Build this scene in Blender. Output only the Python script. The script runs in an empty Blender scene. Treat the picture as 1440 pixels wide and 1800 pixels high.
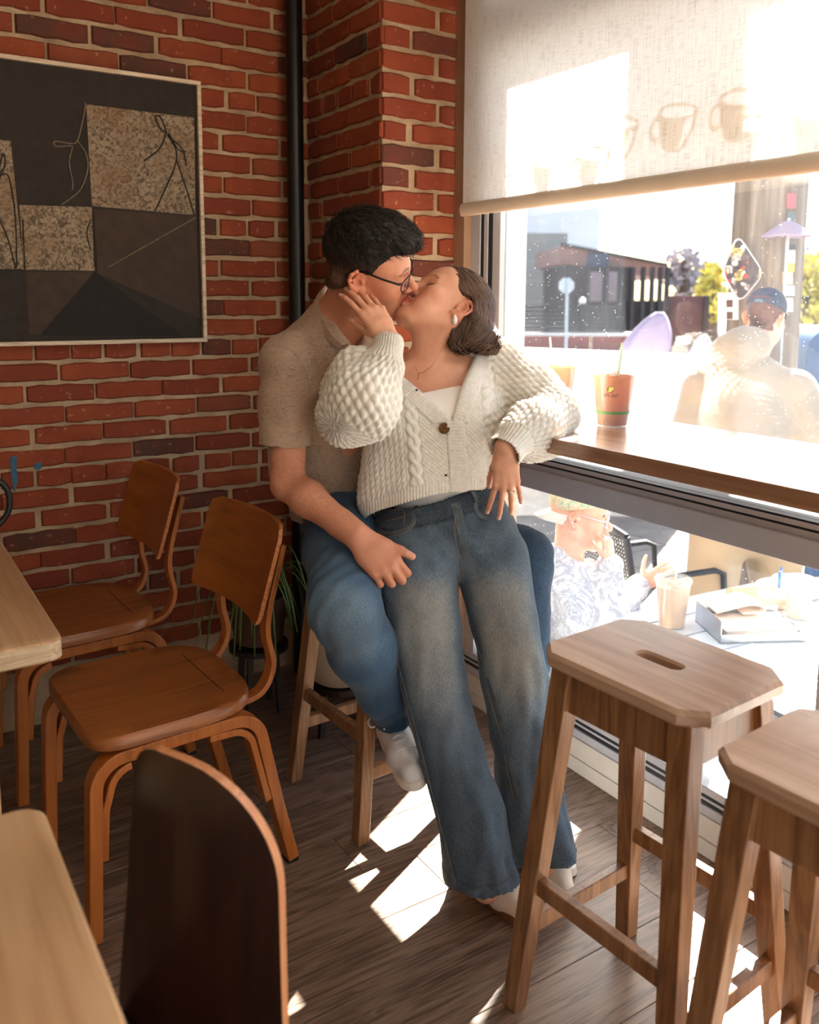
import bpy, bmesh, math, random
import numpy as np
from mathutils import Matrix, Vector
from mathutils.bvhtree import BVHTree

# ------------------------------------------------------------------ camera
SC = bpy.context.scene
COL = SC.collection
F, PX, PY, YAW, PIT, ROLL = 1539.52, 720.0, 734.484, 0.569, 0.1368, 0.0057
CAM = np.array([0.0, 0.0, 1.40])
_cy, _sy, _cp, _sp = math.cos(YAW), math.sin(YAW), math.cos(PIT), math.sin(PIT)
FW = np.array([_sy*_cp, _cy*_cp, -_sp])
_r = np.array([_cy, -_sy, 0.0])
_u = np.cross(_r, FW)
RT = _r*math.cos(ROLL) + _u*math.sin(ROLL)
UP = np.cross(RT, FW)
cd = bpy.data.cameras.new('camera')
cam = bpy.data.objects.new('camera', cd)
COL.objects.link(cam)
cd.sensor_fit = 'VERTICAL'
cd.sensor_height = 36.0
cd.lens = F/1800*36
cd.shift_y = -(900-PY)/1800
cd.clip_start = 0.02
cam.matrix_world = Matrix(((RT[0], UP[0], -FW[0], CAM[0]), (RT[1], UP[1], -FW[1], CAM[1]), (RT[2], UP[2], -FW[2], CAM[2]), (0, 0, 0, 1)))
cd.dof.use_dof = True
cd.dof.focus_distance = 2.15
cd.dof.aperture_fstop = 3.5
SC.camera = cam

# ------------------------------------------------------------------ world, sun, exposure
ELEV, AZ = math.radians(37.7), math.radians(30.5)
SUN = np.array([math.cos(AZ)*math.cos(ELEV), math.sin(AZ)*math.cos(ELEV), math.sin(ELEV)])
wd = bpy.data.worlds.new('sky')
SC.world = wd
wd.use_nodes = True
wn = wd.node_tree
sky = wn.nodes.new('ShaderNodeTexSky')
sky.sky_type = 'NISHITA'
sky.sun_disc = False
sky.sun_elevation = ELEV
sky.sun_rotation = math.atan2(SUN[0], SUN[1])
sky.dust_density = 2.0
sky.ozone_density = 1.0
wn.links.new(sky.outputs[0], wn.nodes['Background'].inputs[0])
wn.nodes['Background'].inputs[1].default_value = 0.44
sl = bpy.data.lights.new('sun', 'SUN')
sl.energy = 58.0
sl.angle = math.radians(0.55)
sl.color = (1.0, 0.96, 0.90)
so = bpy.data.objects.new('sun', sl)
so.rotation_euler = Vector(SUN).to_track_quat('Z', 'Y').to_euler()
so.location = (8, 4, 8)
COL.objects.link(so)
SC.view_settings.view_transform = 'Standard'
SC.view_settings.look = 'None'
SC.view_settings.exposure = 0.22
SC.view_settings.gamma = 1.0
SC.view_settings.use_curve_mapping = False
SC.cycles.use_denoising = True
SC.cycles.max_bounces = 10
SC.cycles.diffuse_bounces = 5
SC.cycles.transparent_max_bounces = 24
SC.cycles.sample_clamp_indirect = 8.0

# ------------------------------------------------------------------ helpers
rnd = random.Random(7)
def ray(x, y): return FW + RT*((x-PX)/F) - UP*((y-PY)/F)
def W(x, y, D): return CAM + ray(x, y)*D                       # point at depth D
def WZ(x, y, z): r = ray(x, y); return CAM + r*((z-CAM[2])/r[2])   # point on a level
def WX(x, y, X): r = ray(x, y); return CAM + r*(X/r[0])
def WY(x, y, Y): r = ray(x, y); return CAM + r*(Y/r[1])
def lin(r, g, b):
    f = lambda c: (c/255/12.92 if c <= 10 else ((c/255+0.055)/1.055)**2.4)
    return (f(r), f(g), f(b), 1.0)
def nrm(v):
    v = np.asarray(v, float)
    return v/(np.linalg.norm(v)+1e-12)

def nd(nt, typ, ins=None, **pr):
    n = nt.nodes.new('ShaderNode'+typ)
    for k, v in pr.items(): setattr(n, k, v)
    for k, v in (ins or {}).items():
        s = n.inputs[k]
        if isinstance(v, bpy.types.NodeSocket): nt.links.new(v, s)
        else: s.default_value = v
    return n
def newmat(name):
    m = bpy.data.materials.new(name)
    m.use_nodes = True
    return m, m.node_tree, m.node_tree.nodes['Principled BSDF']
def ramp(nt, fac, stops):
    n = nd(nt, 'ValToRGB', {0: fac})
    e = n.color_ramp.elements
    while len(e) < len(stops): e.new(0.5)
    for i, (p, c) in enumerate(stops): e[i].position = p; e[i].color = c
    return n.outputs[0]
def coords(nt, scale=(1, 1, 1), which='Object', rand=False):
    tc = nd(nt, 'TexCoord').outputs[which]
    if rand:
        oi = nd(nt, 'ObjectInfo').outputs['Random']
        off = nd(nt, 'VectorMath', {0: (37.0, 17.0, 23.0)}, operation='SCALE'); nt.links.new(oi, off.inputs[3])
        tc = nd(nt, 'VectorMath', {0: tc, 1: off.outputs[0]}, operation='ADD').outputs[0]
    return nd(nt, 'Mapping', {'Vector': tc, 'Scale': scale}).outputs[0]
def noise(nt, vec, scale=5.0, detail=4.0, rough=0.55, dist=0.0, out=0):
    return nd(nt, 'TexNoise', {'Vector': vec, 'Scale': scale, 'Detail': detail, 'Roughness': rough, 'Distortion': dist}).outputs[out]
def mixc(nt, fac, a, b, mode='MIX'):
    n = nd(nt, 'Mix', data_type='RGBA', blend_type=mode)
    for i, v in ((0, fac), (6, a), (7, b)):
        if isinstance(v, bpy.types.NodeSocket): nt.links.new(v, n.inputs[i])
        else: n.inputs[i].default_value = v
    return n.outputs[2]
def bump(nt, pb, h, strength=0.3, dist=0.002):
    b = nd(nt, 'Bump', {'Height': h, 'Strength': strength, 'Distance': dist})
    nt.links.new(b.outputs[0], pb.inputs['Normal'])
def setc(nt, pb, c):
    if isinstance(c, bpy.types.NodeSocket): nt.links.new(c, pb.inputs['Base Color'])
    else: pb.inputs['Base Color'].default_value = c
MATS = {}
def plain(name, c, rough=0.5, metal=0.0, var=0.12, vscale=12.0, bmp=0.0, bscale=80.0, spec=0.5, sheen=0.0):
    if name in MATS: return MATS[name]
    m, nt, pb = newmat(name)
    v = coords(nt)
    d = tuple(x*(1-var) for x in c[:3])+(1,); l = tuple(min(1, x*(1+var)) for x in c[:3])+(1,)
    setc(nt, pb, ramp(nt, noise(nt, v, vscale), [(0.3, d), (0.7, l)]))
    pb.inputs['Roughness'].default_value = rough
    pb.inputs['Metallic'].default_value = metal
    pb.inputs['Specular IOR Level'].default_value = spec
    pb.inputs['Sheen Weight'].default_value = sheen
    if bmp: bump(nt, pb, noise(nt, v, bscale), bmp, 0.002)
    MATS[name] = m
    return m
def wood(name, dark, mid, light, axis=0, scale=1.0, rough=0.4, grain=1.0, wear=None, coat=0.0, bmp=0.15, rand=True, pores=0.5, ring=0.085, along=1.0):
    """grain runs along the given object axis"""
    m, nt, pb = newmat(name)
    s = [9.0*scale]*3; s[axis] = 0.8*scale*along
    v = coords(nt, tuple(s), rand=rand)
    big = noise(nt, v, 1.6, 3.0, 0.5, 1.2)
    rings = nd(nt, 'Math', {0: big, 1: 26.0*grain}, operation='MULTIPLY').outputs[0]
    rings = nd(nt, 'Math', {0: rings}, operation='SINE').outputs[0]
    s2 = [120.0*scale]*3; s2[axis] = 3.0*scale*along
    fine = noise(nt, coords(nt, tuple(s2), rand=rand), 1.0, 3.0, 0.6)
    a = nd(nt, 'Math', {0: rings, 1: ring, 2: 0.5}, operation='MULTIPLY_ADD').outputs[0]
    f = nd(nt, 'Math', {0: fine, 1: pores, 2: a}, operation='MULTIPLY_ADD').outputs[0]
    f = nd(nt, 'Math', {0: f, 1: pores*0.5}, operation='SUBTRACT').outputs[0]
    c = ramp(nt, f, [(0.28, dark), (0.5, mid), (0.74, light)])
    if wear:
        w = noise(nt, coords(nt, (1, 1, 1), rand=rand), 7.0, 5.0, 0.65)
        c = mixc(nt, ramp(nt, w, [(0.52, (0, 0, 0, 1)), (0.72, (0.6, 0.6, 0.6, 1))]), c, wear)
    setc(nt, pb, c)
    pb.inputs['Roughness'].default_value = rough
    pb.inputs['Coat Weight'].default_value = coat
    pb.inputs['Coat Roughness'].default_value = 0.25
    bump(nt, pb, f, bmp, 0.001)
    MATS[name] = m
    return m

def tag(o, label=None, cat=None, group=None, kind=None):
    if label: o['label'] = label
    if cat: o['category'] = cat
    if group: o['group'] = group
    if kind: o['kind'] = kind
    return o
def empty(name, loc=(0, 0, 0), rz=0.0, **k):
    o = bpy.data.objects.new(name, None)
    o.location = loc; o.rotation_euler = (0, 0, rz); o.empty_display_size = 0.05
    COL.objects.link(o)
    return tag(o, **k)
def link_mesh(name, me, mat=None, parent=None, loc=None, rz=None, **k):
    o = bpy.data.objects.new(name, me)
    COL.objects.link(o)
    if mat is not None and not me.materials: me.materials.append(mat)
    if parent is not None: o.parent = parent
    if loc is not None: o.location = loc
    if rz is not None: o.rotation_euler = (0, 0, rz)
    return tag(o, **k)
def copy_tree(o, parent=None):
    c = o.copy(); COL.objects.link(c)
    if parent is not None: c.parent = parent
    for ch in list(o.children): copy_tree(ch, c)
    return c

class MB:
    """collects lofts, beams and tubes and links them as one mesh object"""
    def __init__(s): s.v = []; s.f = []
    def loft(s, rings, cap=True, closed=True, loop=False):
        n = len(rings[0]); b = len(s.v)
        for r in rings: s.v += [tuple(map(float, p)) for p in r]
        R = len(rings)
        for i in range(R if loop else R-1):
            a0 = b+i*n; a1 = b+((i+1) % R)*n
            for j in range(n if closed else n-1):
                k = (j+1) % n
                s.f.append((a0+j, a0+k, a1+k, a1+j))
        if cap and closed and not loop:
            s.f.append(tuple(b+j for j in reversed(range(n))))
            s.f.append(tuple(b+(R-1)*n+j for j in range(n)))
        return s
    def box(s, lo, hi):
        x0, y0, z0 = lo; x1, y1, z1 = hi
        return s.loft([[(x0, y0, z0), (x1, y0, z0), (x1, y1, z0), (x0, y1, z0)], [(x0, y0, z1), (x1, y0, z1), (x1, y1, z1), (x0, y1, z1)]])
    def beam(s, a, b, w0, d0, w1=None, d1=None, ux=(1, 0, 0), uy=(0, 1, 0)):
        """beam whose end sections lie in the plane of ux, uy"""
        ux, uy = np.array(ux, float), np.array(uy, float)
        rs = []
        for p, w, d in ((a, w0, d0), (b, w1 or w0, d1 or d0)):
            p = np.array(p, float)
            rs.append([p-ux*w/2-uy*d/2, p+ux*w/2-uy*d/2, p+ux*w/2+uy*d/2, p-ux*w/2+uy*d/2])
        return s.loft(rs)
    def tube(s, pts, r, n=8, cap=True, loop=False, flat=1.0, nrm_=None):
        pts = [np.array(p, float) for p in pts]; m = len(pts)
        rs = r if hasattr(r, '__len__') else [r]*m
        rings = []; ref = None
        for i, p in enumerate(pts):
            a = pts[i-1] if (i > 0 or loop) else p
            b = pts[(i+1) % m] if (i < m-1 or loop) else p
            t = nrm(b-a)
            if ref is None:
                ref = np.array(nrm_, float) if nrm_ is not None else (np.array([0, 0, 1.0]) if abs(t[2]) < 0.9 else np.array([1.0, 0, 0]))
            x = nrm(ref-t*(ref@t)); ref = x
            y = np.cross(t, x)
            rings.append([p+x*rs[i]*math.cos(2*math.pi*j/n)*flat+y*rs[i]*math.sin(2*math.pi*j/n) for j in range(n)])
        return s.loft(rings, cap=cap, loop=loop)
    def strip(s, path, w, t, side):
        """flat strip swept along path; w = width along side, t = thickness"""
        side = np.array(side, float); P = [np.array(p, float) for p in path]; rings = []
        for i, p in enumerate(P):
            a = P[max(i-1, 0)]; b = P[min(i+1, len(P)-1)]
            n = nrm(np.cross(nrm(b-a), side))
            rings.append([p-side*w/2-n*t/2, p+side*w/2-n*t/2, p+side*w/2+n*t/2, p-side*w/2+n*t/2])
        return s.loft(rings)
    def lathe(s, prof, c=(0, 0, 0), n=24, cap=True):
        return s.loft([[(c[0]+r*math.cos(2*math.pi*j/n), c[1]+r*math.sin(2*math.pi*j/n), c[2]+z) for j in range(n)] for r, z in prof], cap=cap)
    def prism(s, poly, ex):
        ex = np.array(ex, float)
        return s.loft([[np.array(p, float) for p in poly], [np.array(p, float)+ex for p in poly]])
    def mesh(s, name, smooth=None):
        me = bpy.data.meshes.new(name)
        me.from_pydata(s.v, [], s.f)
        bm = bmesh.new(); bm.from_mesh(me)
        bmesh.ops.recalc_face_normals(bm, faces=bm.faces)
        bm.to_mesh(me); bm.free()
        if smooth is not None:
            me.polygons.foreach_set('use_smooth', [True]*len(me.polygons))
            if smooth < 180: me.set_sharp_from_angle(angle=math.radians(smooth))
        return me
    def build(s, name, mat=None, parent=None, smooth=None, bevel=0.0, seg=2, loc=None, rz=None, **k):
        o = link_mesh(name, s.mesh(name, smooth if not bevel else 180), mat, parent, loc, rz, **k)
        if bevel:
            b = o.modifiers.new('bevel', 'BEVEL'); b.width = bevel; b.segments = seg; b.limit_method = 'ANGLE'; b.angle_limit = math.radians(35); b.harden_normals = True
            o.data.polygons.foreach_set('use_smooth', [True]*len(o.data.polygons)); o.data.set_sharp_from_angle(angle=math.radians(30))
        return o
def rrect(w, h, r, n=4, c=(0, 0)):
    pts = []
    for sx, sy, a0 in ((1, 1, 0), (-1, 1, 90), (-1, -1, 180), (1, -1, 270)):
        for i in range(n+1):
            a = math.radians(a0+90*i/n)
            pts.append((c[0]+sx*(w/2-r)+r*math.cos(a), c[1]+sy*(h/2-r)+r*math.sin(a)))
    return pts
def smooth_path(pts, n=6):
    """Catmull-Rom through pts"""
    P = [np.array(p, float) for p in pts]; P = [2*P[0]-P[1]]+P+[2*P[-1]-P[-2]]; out = []
    for i in range(1, len(P)-2):
        for k in range(n):
            t = k/n; a, b, c, d = P[i-1:i+3]
            out.append(0.5*((2*b)+(c-a)*t+(2*a-5*b+4*c-d)*t*t+(3*b-a-3*c+d)*t**3))
    out.append(P[-2]); return out
# ------------------------------------------------------------------ setting
XW, YA, YP, XP = 1.75, 2.944, 2.426, 1.445     # window wall, back wall, pier face, pier side
ZC = 3.0
BOARD = {}
def brick_mat(name, cols, tint):
    m, nt, pb = newmat(name)
    oi = nd(nt, 'ObjectInfo').outputs['Random']
    v = coords(nt, (1, 1, 1), rand=True)
    base = ramp(nt, oi, cols)
    n1 = noise(nt, v, 11.0, 5.0, 0.6)
    base = mixc(nt, ramp(nt, n1, [(0.35, (0.0, 0.0, 0.0, 1)), (0.75, (0.75, 0.75, 0.75, 1))]), base, tint)
    n2 = noise(nt, v, 55.0, 2.0, 0.5)
    base = mixc(nt, ramp(nt, n2, [(0.66, (0, 0, 0, 1)), (0.74, (0.55, 0.55, 0.55, 1))]), base, lin(176, 140, 110))
    setc(nt, pb, base)
    pb.inputs['Roughness'].default_value = 0.85
    pb.inputs['Specular IOR Level'].default_value = 0.25
    bump(nt, pb, noise(nt, v, 60.0, 6.0, 0.7), 0.5, 0.004)
    MATS[name] = m
    return m
RED = [(0.0, lin(118, 56, 36)), (0.18, lin(132, 62, 38)), (0.42, lin(150, 74, 44)), (0.62, lin(124, 58, 40)), (0.78, lin(164, 84, 48)), (0.9, lin(92, 56, 44)), (1.0, lin(70, 54, 46))]
brick_mat('brick_red', RED, lin(118, 52, 38))
mm, nt, pb = newmat('mortar')
v = coords(nt)
setc(nt, pb, ramp(nt, noise(nt, v, 9.0, 6.0, 0.65), [(0.3, lin(150, 126, 100)), (0.55, lin(184, 158, 126)), (0.75, lin(206, 184, 152))]))
pb.inputs['Roughness'].default_value = 0.95
bump(nt, pb, noise(nt, v, 140.0, 6.0, 0.7), 0.8, 0.006)
MATS['mortar'] = mm

def brick_variant(L, H, seed):
    r = random.Random(seed); nx, nz = max(3, int(L/0.035)), 2
    D = 0.03; rings = []
    j = lambda a: r.uniform(-a, a)
    xs = [-L/2+L*i/nx for i in range(nx+1)]
    top = [H/2+j(0.003) for _ in xs]; bot = [-H/2+j(0.003) for _ in xs]
    for k in (0, -1): top[k] -= 0.003; bot[k] += 0.003
    xl = [-L/2+j(0.004), L/2+j(0.004)]
    def outline(ins, y):
        o = []
        for i, x in enumerate(xs):
            xx = xl[0]+ins if i == 0 else (xl[1]-ins if i == nx else x)
            o.append((xx, y+j(0.0012), bot[i]+ins))
        for i in reversed(range(nx+1)):
            xx = xl[0]+ins if i == 0 else (xl[1]-ins if i == nx else xs[i])
            o.append((xx, y+j(0.0012), top[i]-ins))
        return o
    b = MB()
    b.loft([outline(0.0, D), outline(0.0, -0.003), outline(0.0045, -0.0085)])
    return b.mesh('brick', smooth=40)
BV = {}
def brick_mesh(L, kind):
    key = (kind, rnd.randrange(7))
    if key not in BV:
        BV[key] = brick_variant({'s': 0.205, 'h': 0.099, 'q': 0.05}[kind], 0.0585, hash(key[1]*31+ord(kind)))
        BV[key].materials.append(MATS['brick_red'])
    return BV[key], {'s': 0.205, 'h': 0.099, 'q': 0.05}[kind]
def lay(wall, org, rz, spans, z0, z1, hscale=1.0):
    """one course: spans are (start, end) along the wall"""
    ux = np.array([math.cos(rz), math.sin(rz), 0])
    for a, b in spans:
        L = b-a
        if L < 0.025: continue
        me, L0 = brick_mesh(L, 's' if L > 0.15 else ('h' if L > 0.07 else 'q'))
        o = bpy.data.objects.new('brick', me); COL.objects.link(o); o.parent = wall
        o.location = np.array(org)+ux*(a+b)/2+np.array([0, 0, (z0+z1)/2+rnd.uniform(-0.0015, 0.0015)])
        o.rotation_euler = (0, rnd.uniform(-0.008, 0.008), rz)
        o.scale = (L/L0, 1, (z1-z0)/0.0705*hscale)
def course(lo, hi, phase, step, gap=0.0115):
    out = []; n = math.floor((lo-phase)/step)
    while phase+n*step < hi:
        a = phase+n*step+gap/2+rnd.uniform(-0.005, 0.005); b = phase+(n+1)*step-gap/2+rnd.uniform(-0.005, 0.005)
        a = max(a, lo); b = min(b, hi)
        if b-a > 0.02: out.append((a, b))
        n += 1
    return out
def hide_under(spans, z, rect):
    x0, x1, z0, z1 = rect
    return [s for s in spans if not (z > z0 and z < z1 and s[0] > x0 and s[1] < x1)]

wall_back = MB().box((-3.2, YA, -0.1), (XP+0.02, YA+0.2, ZC)).build('wall_back', MATS['mortar'], kind='structure', label='dark red brick back wall with sandy mortar')
PAINT = (-0.62, 1.03, 1.27, 2.08)
for k in range(-19, 17):
    z0 = 1.460+(0.0705 if k >= 0 else 0.0672)*k; z1 = z0+(0.0705 if k >= 0 else 0.0672)
    header = (k-2) % 6 == 0
    lo = -0.30 if k < -3 else -0.05
    sp = course(lo, XP, 0.03+rnd.uniform(-0.02, 0.02), 0.1085) if header else course(lo, XP, (0.14 if k % 2 else 0.247)+rnd.uniform(-0.015, 0.015), 0.2145)
    sp = hide_under(sp, (z0+z1)/2, (-0.6, 1.0, 1.30, 2.06))
    lay(wall_back, (0, YA, 0), 0.0, sp, z0, z1)
wall_pier = MB().box((XP, YP, -0.1), (2.02, YA+0.2, ZC)).build('wall_pier', MATS['mortar'], kind='structure', label='brick pier standing out between the back wall and the window')
for k in range(-23, 13):
    z0 = 1.670+0.0705*k; z1 = z0+0.0705
    s = [(-0.002, 0.093), (0.118, 0.302)] if k % 2 else [(-0.002, 0.193), (0.214, 0.302)]
    s = [(a+(rnd.uniform(-0.006, 0.006) if a > 0 else 0), b+(rnd.uniform(-0.006, 0.006) if b < 0.3 else 0)) for a, b in s]
    lay(wall_pier, (XP, YP, 0), 0.0, s, z0, z1)
    # side face, measured from the back corner towards the room
    s = course(0.0, YA-YP, (0.01 if k % 2 else 0.1)+rnd.uniform(-0.015, 0.015), 0.2145 if (k+1) % 6 else 0.1085)
    s[-1] = (s[-1][0], YA-YP+0.002)
    lay(wall_pier, (XP, YA, 0), -math.pi/2, s, z0, z1)
m_bp = plain('blue_paint', lin(52, 98, 122), 0.8, var=0.25, vscale=60.0)
for pts in (((17, 806), (22, 801), (30, 803), (29, 822), (31, 845), (26, 866), (21, 848), (19, 826)), ((60, 818), (66, 812), (73, 815), (74, 822), (68, 826), (61, 824))):
    MB().prism([WY(x, y, YA-0.0088) for x, y in pts], (0, -0.0006, 0)).build('paint_mark', m_bp, wall_back)
# floor of grey brown planks running towards the window
m_floor = wood('floor_plank', lin(74, 57, 46), lin(120, 98, 81), lin(142, 120, 102), axis=0, scale=1.7, rough=0.36, grain=0.75, bmp=0.2, pores=0.85, ring=0.10, along=1.25)
floor = MB().box((-3.2, -2.6, -0.12), (XW, YA, -0.006)).build('floor', plain('floor_base', lin(30, 24, 20), 0.9), kind='structure', label='floor of grey brown wood-grain planks')
PLW = 0.165; pv = []
for i in range(4):
    b = MB(); L, w = 1.215, PLW
    def o2(ins, z): return [(-L/2+ins, -w/2+ins, z), (L/2-ins, -w/2+ins, z), (L/2-ins, w/2-ins, z), (-L/2+ins, w/2-ins, z)]
    b.loft([o2(0.0004, -0.006), o2(0.0004, -0.0012), o2(0.0018, 0.0)])
    me = b.mesh('plank'); me.materials.append(m_floor); pv.append(me)
row = 0; y = 1.065-PLW*22+PLW/2
while y < YA+0.05:
    off = rnd.uniform(0, 1.2)
    x = -3.2-off
    while x < XW:
        a, b_ = max(x, -3.2), min(x+1.215, XW)
        yl, yh = max(y-PLW/2, -2.6), min(y+PLW/2, YA)
        if b_-a > 0.03 and yh-yl > 0.02:
            o = bpy.data.objects.new('plank', pv[rnd.randrange(4)]); COL.objects.link(o); o.parent = floor
            o.location = ((a+b_)/2, (yl+yh)/2, 0); o.scale = ((b_-a)/1.215, (yh-yl)/PLW, 1)
        x += 1.215
    y += PLW
# room shell behind and beside the camera
m_plaster = plain('plaster', lin(196, 176, 150), 0.9, bmp=0.1)
m_ceil = plain('ceiling_paint', lin(176, 160, 138), 0.9)
MB().box((-3.2, -2.6, ZC), (2.02, YA+0.2, ZC+0.15)).build('ceiling', m_ceil, kind='structure', label='painted ceiling')
MB().box((-3.4, -2.8, -0.12), (-3.2, YA+0.2, ZC+0.15)).build('wall_left', m_plaster, kind='structure', label='plain plaster wall')
wf = MB().box((-3.2, -2.8, -0.12), (-2.4, -2.6, ZC)).box((1.2, -2.8, -0.12), (2.02, -2.6, ZC)).box((-2.4, -2.8, -0.12), (1.2, -2.6, 0.5)).box((-2.4, -2.8, 2.5), (1.2, -2.6, ZC))  # opening added so sky light fills the room
wf.build('wall_front', m_plaster, kind='structure', label='plaster wall with a wide opening added for fill light')

# ------------------------------------------------------------------ window wall
m_alu = plain('frame_aluminium', lin(176, 178, 182), 0.35, 0.0, var=0.05)
m_alug = plain('frame_grey', lin(172, 178, 188), 0.45, 0.0, var=0.05)
m_white = plain('white_paint', lin(206, 200, 188), 0.55, var=0.05, bmp=0.05)
m_gask = plain('rubber_gasket', lin(26, 28, 34), 0.6)
m_jamb = plain('jamb_tan', lin(150, 118, 92), 0.5, var=0.08)
mg, nt, pb = newmat('glass')
out = nt.nodes['Material Output']
tr = nd(nt, 'BsdfTransparent', {0: (0.97, 0.985, 0.98, 1)}); gl = nd(nt, 'BsdfGlossy', {0: (1, 1, 1, 1), 1: 0.0})
ge = nd(nt, 'NewGeometry')
dt = nd(nt, 'VectorMath', {0: ge.outputs['Normal'], 1: ge.outputs['Incoming']}, operation='DOT_PRODUCT').outputs['Value']
ct = nd(nt, 'Math', {0: 1.0, 1: nd(nt, 'Math', {0: dt}, operation='ABSOLUTE').outputs[0]}, operation='SUBTRACT').outputs[0]
fr = nd(nt, 'Math', {0: nd(nt, 'Math', {0: ct, 1: 5.0}, operation='POWER').outputs[0], 1: 0.9, 2: 0.04}, operation='MULTIPLY_ADD')
mx = nd(nt, 'MixShader', {0: fr.outputs[0], 1: tr.outputs[0], 2: gl.outputs[0]})
v = coords(nt)
df = nd(nt, 'BsdfTranslucent', {0: (0.9, 0.93, 1.0, 1)})
specks = nd(nt, 'TexVoronoi', {'Vector': v, 'Scale': 95.0})
spk = ramp(nt, specks.outputs['Distance'], [(0.05, (0.5, 0.5, 0.5, 1)), (0.11, (0, 0, 0, 1))])
spk = mixc(nt, 1.0, spk, ramp(nt, noise(nt, v, 40.0, 2.0), [(0.5, (0, 0, 0, 1)), (0.62, (1, 1, 1, 1))]), 'MULTIPLY')
film = ramp(nt, noise(nt, v, 3.0, 5.0, 0.6), [(0.3, (0.003, 0.003, 0.003, 1)), (0.8, (0.008, 0.008, 0.008, 1))])
dust = mixc(nt, 1.0, film, spk, 'ADD')
mx2 = nd(nt, 'MixShader', {0: dust, 1: mx.outputs[0], 2: df.outputs[0]})
nt.links.new(mx2.outputs[0], out.inputs[0])
MATS['glass'] = mg

# low panelled wall under the window
wr = MB().box((XW, -2.6, -0.12), (2.02, YP, 0.105)).build('wall_right', m_white, kind='structure', label='low white wall under the window')
for (za, zb, xi) in ((0.0, 0.043, 0.012), (0.0445, 0.104, 0.010)):
    ya = -2.6
    for yb in (-1.45, -0.2, 1.07, YP):
        MB().box((XW-xi, ya+0.001, za), (XW+0.002, yb-0.001, zb)).build('panel', m_white, wr, bevel=0.002)
        ya = yb
MB().box((XW, -2.6, 2.42), (2.02, YP, ZC)).build('wall_right', m_white, kind='structure', label='wall strip above the window')

win = empty('window_1', (XW, 1.6, 0.1), kind='structure', label='tall aluminium window wall beside the counter')
def wp(name, lo, hi, mat, bevel=0.0, **k):
    b = MB().box(np.array(lo)-[XW, 1.6, 0.1], np.array(hi)-[XW, 1.6, 0.1])
    return b.build(name, mat, win, bevel=bevel, **k)
# bottom rail
wp('sill', (XW-0.006, -2.6, 0.105), (XW+0.16, YP, 0.130), m_alu, 0.002)
wp('gasket', (XW+0.001, -2.6, 0.130), (XW+0.16, YP, 0.143), m_gask)
wp('rail', (XW-0.003, -2.6, 0.143), (XW+0.16, YP, 0.149), m_alu)
wp('gasket', (XW+0.001, -2.6, 0.149), (XW+0.16, YP, 0.156), m_gask)
wp('rail', (XW, -2.6, 0.156), (XW+0.16, YP, 0.178), m_alu, 0.002)
# mullion between the low and the high panes
wp('mullion', (XW-0.012, -2.6, 0.818), (XW+0.10, YP, 0.880), m_alug, 0.003)
wp('rail', (XW, -2.6, 0.880), (XW+0.10, YP, 0.895), m_alu)
wp('gasket', (XW+0.004, -2.6, 0.895), (XW+0.09, YP, 0.901), m_gask)
wp('rail', (XW, -2.6, 0.901), (XW+0.10, YP, 0.912), m_alu)
wp('gasket', (XW+0.006, -2.6, 0.912), (XW+0.09, YP, 0.917), m_gask)
# left jamb
wp('jamb', (XW-0.03, 2.365, 0.178), (XW+0.03, YP, 2.42), m_jamb, 0.002)
wp('stile', (XW, 2.318, 0.178), (XW+0.12, 2.366, 2.42), m_alu, 0.002)
wp('gasket', (XW+0.004, 2.299, 0.917), (XW+0.12, 2.318, 2.42), m_gask)
wp('stile', (XW+0.002, 2.281, 0.917), (XW+0.12, 2.299, 2.42), m_alu)
wp('gasket', (XW+0.006, 2.264, 0.917), (XW+0.12, 2.281, 2.42), m_gask)
wp('stile', (XW+0.01, 2.225, 0.917), (XW+0.12, 2.264, 2.42), m_alu, 0.002)
MB().box((XW-0.014, YP-0.007, 0.0), (XW+0.004, YP+0.0, ZC)).build('trim_2', m_white, kind='structure', label='white caulk strip between the pier and the window')
for yb in (1.03, -0.12, -1.27):
    wp('stile', (XW-0.002, yb-0.03, 0.178), (XW+0.10, yb+0.03, 0.818), m_alug, 0.002)
for yb in (-0.12, -1.27):
    wp('stile', (XW-0.002, yb-0.03, 0.917), (XW+0.10, yb+0.03, 2.42), m_alug, 0.002)
wp('transom', (XW+0.005, -2.6, 2.135), (XW+0.09, YP, 2.275), m_alug, 0.003)
wp('rail', (XW, -2.6, 2.37), (XW+0.12, YP, 2.42), m_alu, 0.003)
for (ya, yb) in ((1.06, 2.318), (-0.09, 1.0), (-1.24, -0.15), (-2.6, -1.3)):
    wp('pane', (XW+0.03, ya, 0.178), (XW+0.034, yb, 0.818), MATS['glass'])
for (ya, yb) in ((-0.09, 2.225), (-1.24, -0.15), (-2.6, -1.3)):
    wp('pane', (XW+0.03, ya, 0.917), (XW+0.034, yb, 2.135), MATS['glass'])
    wp('pane', (XW+0.03, ya, 2.275), (XW+0.034, yb, 2.37), MATS['glass'])
w2 = empty('fill_window', (-0.6, -2.7, 0.5), kind='structure', label='unseen window added behind the viewer to let in fill light')  # frame of the added opening that brings in sky fill
b = MB().box((-1.8, -0.03, 0), (1.8, 0.03, 0.05)).box((-1.8, -0.03, 1.95), (1.8, 0.03, 2.0))
for x in (-1.8, -0.63, 0.58, 1.75): b.box((x, -0.03, 0.05), (x+0.05, 0.03, 1.95))
b.build('fill_window_frame', m_alug, w2)

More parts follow.
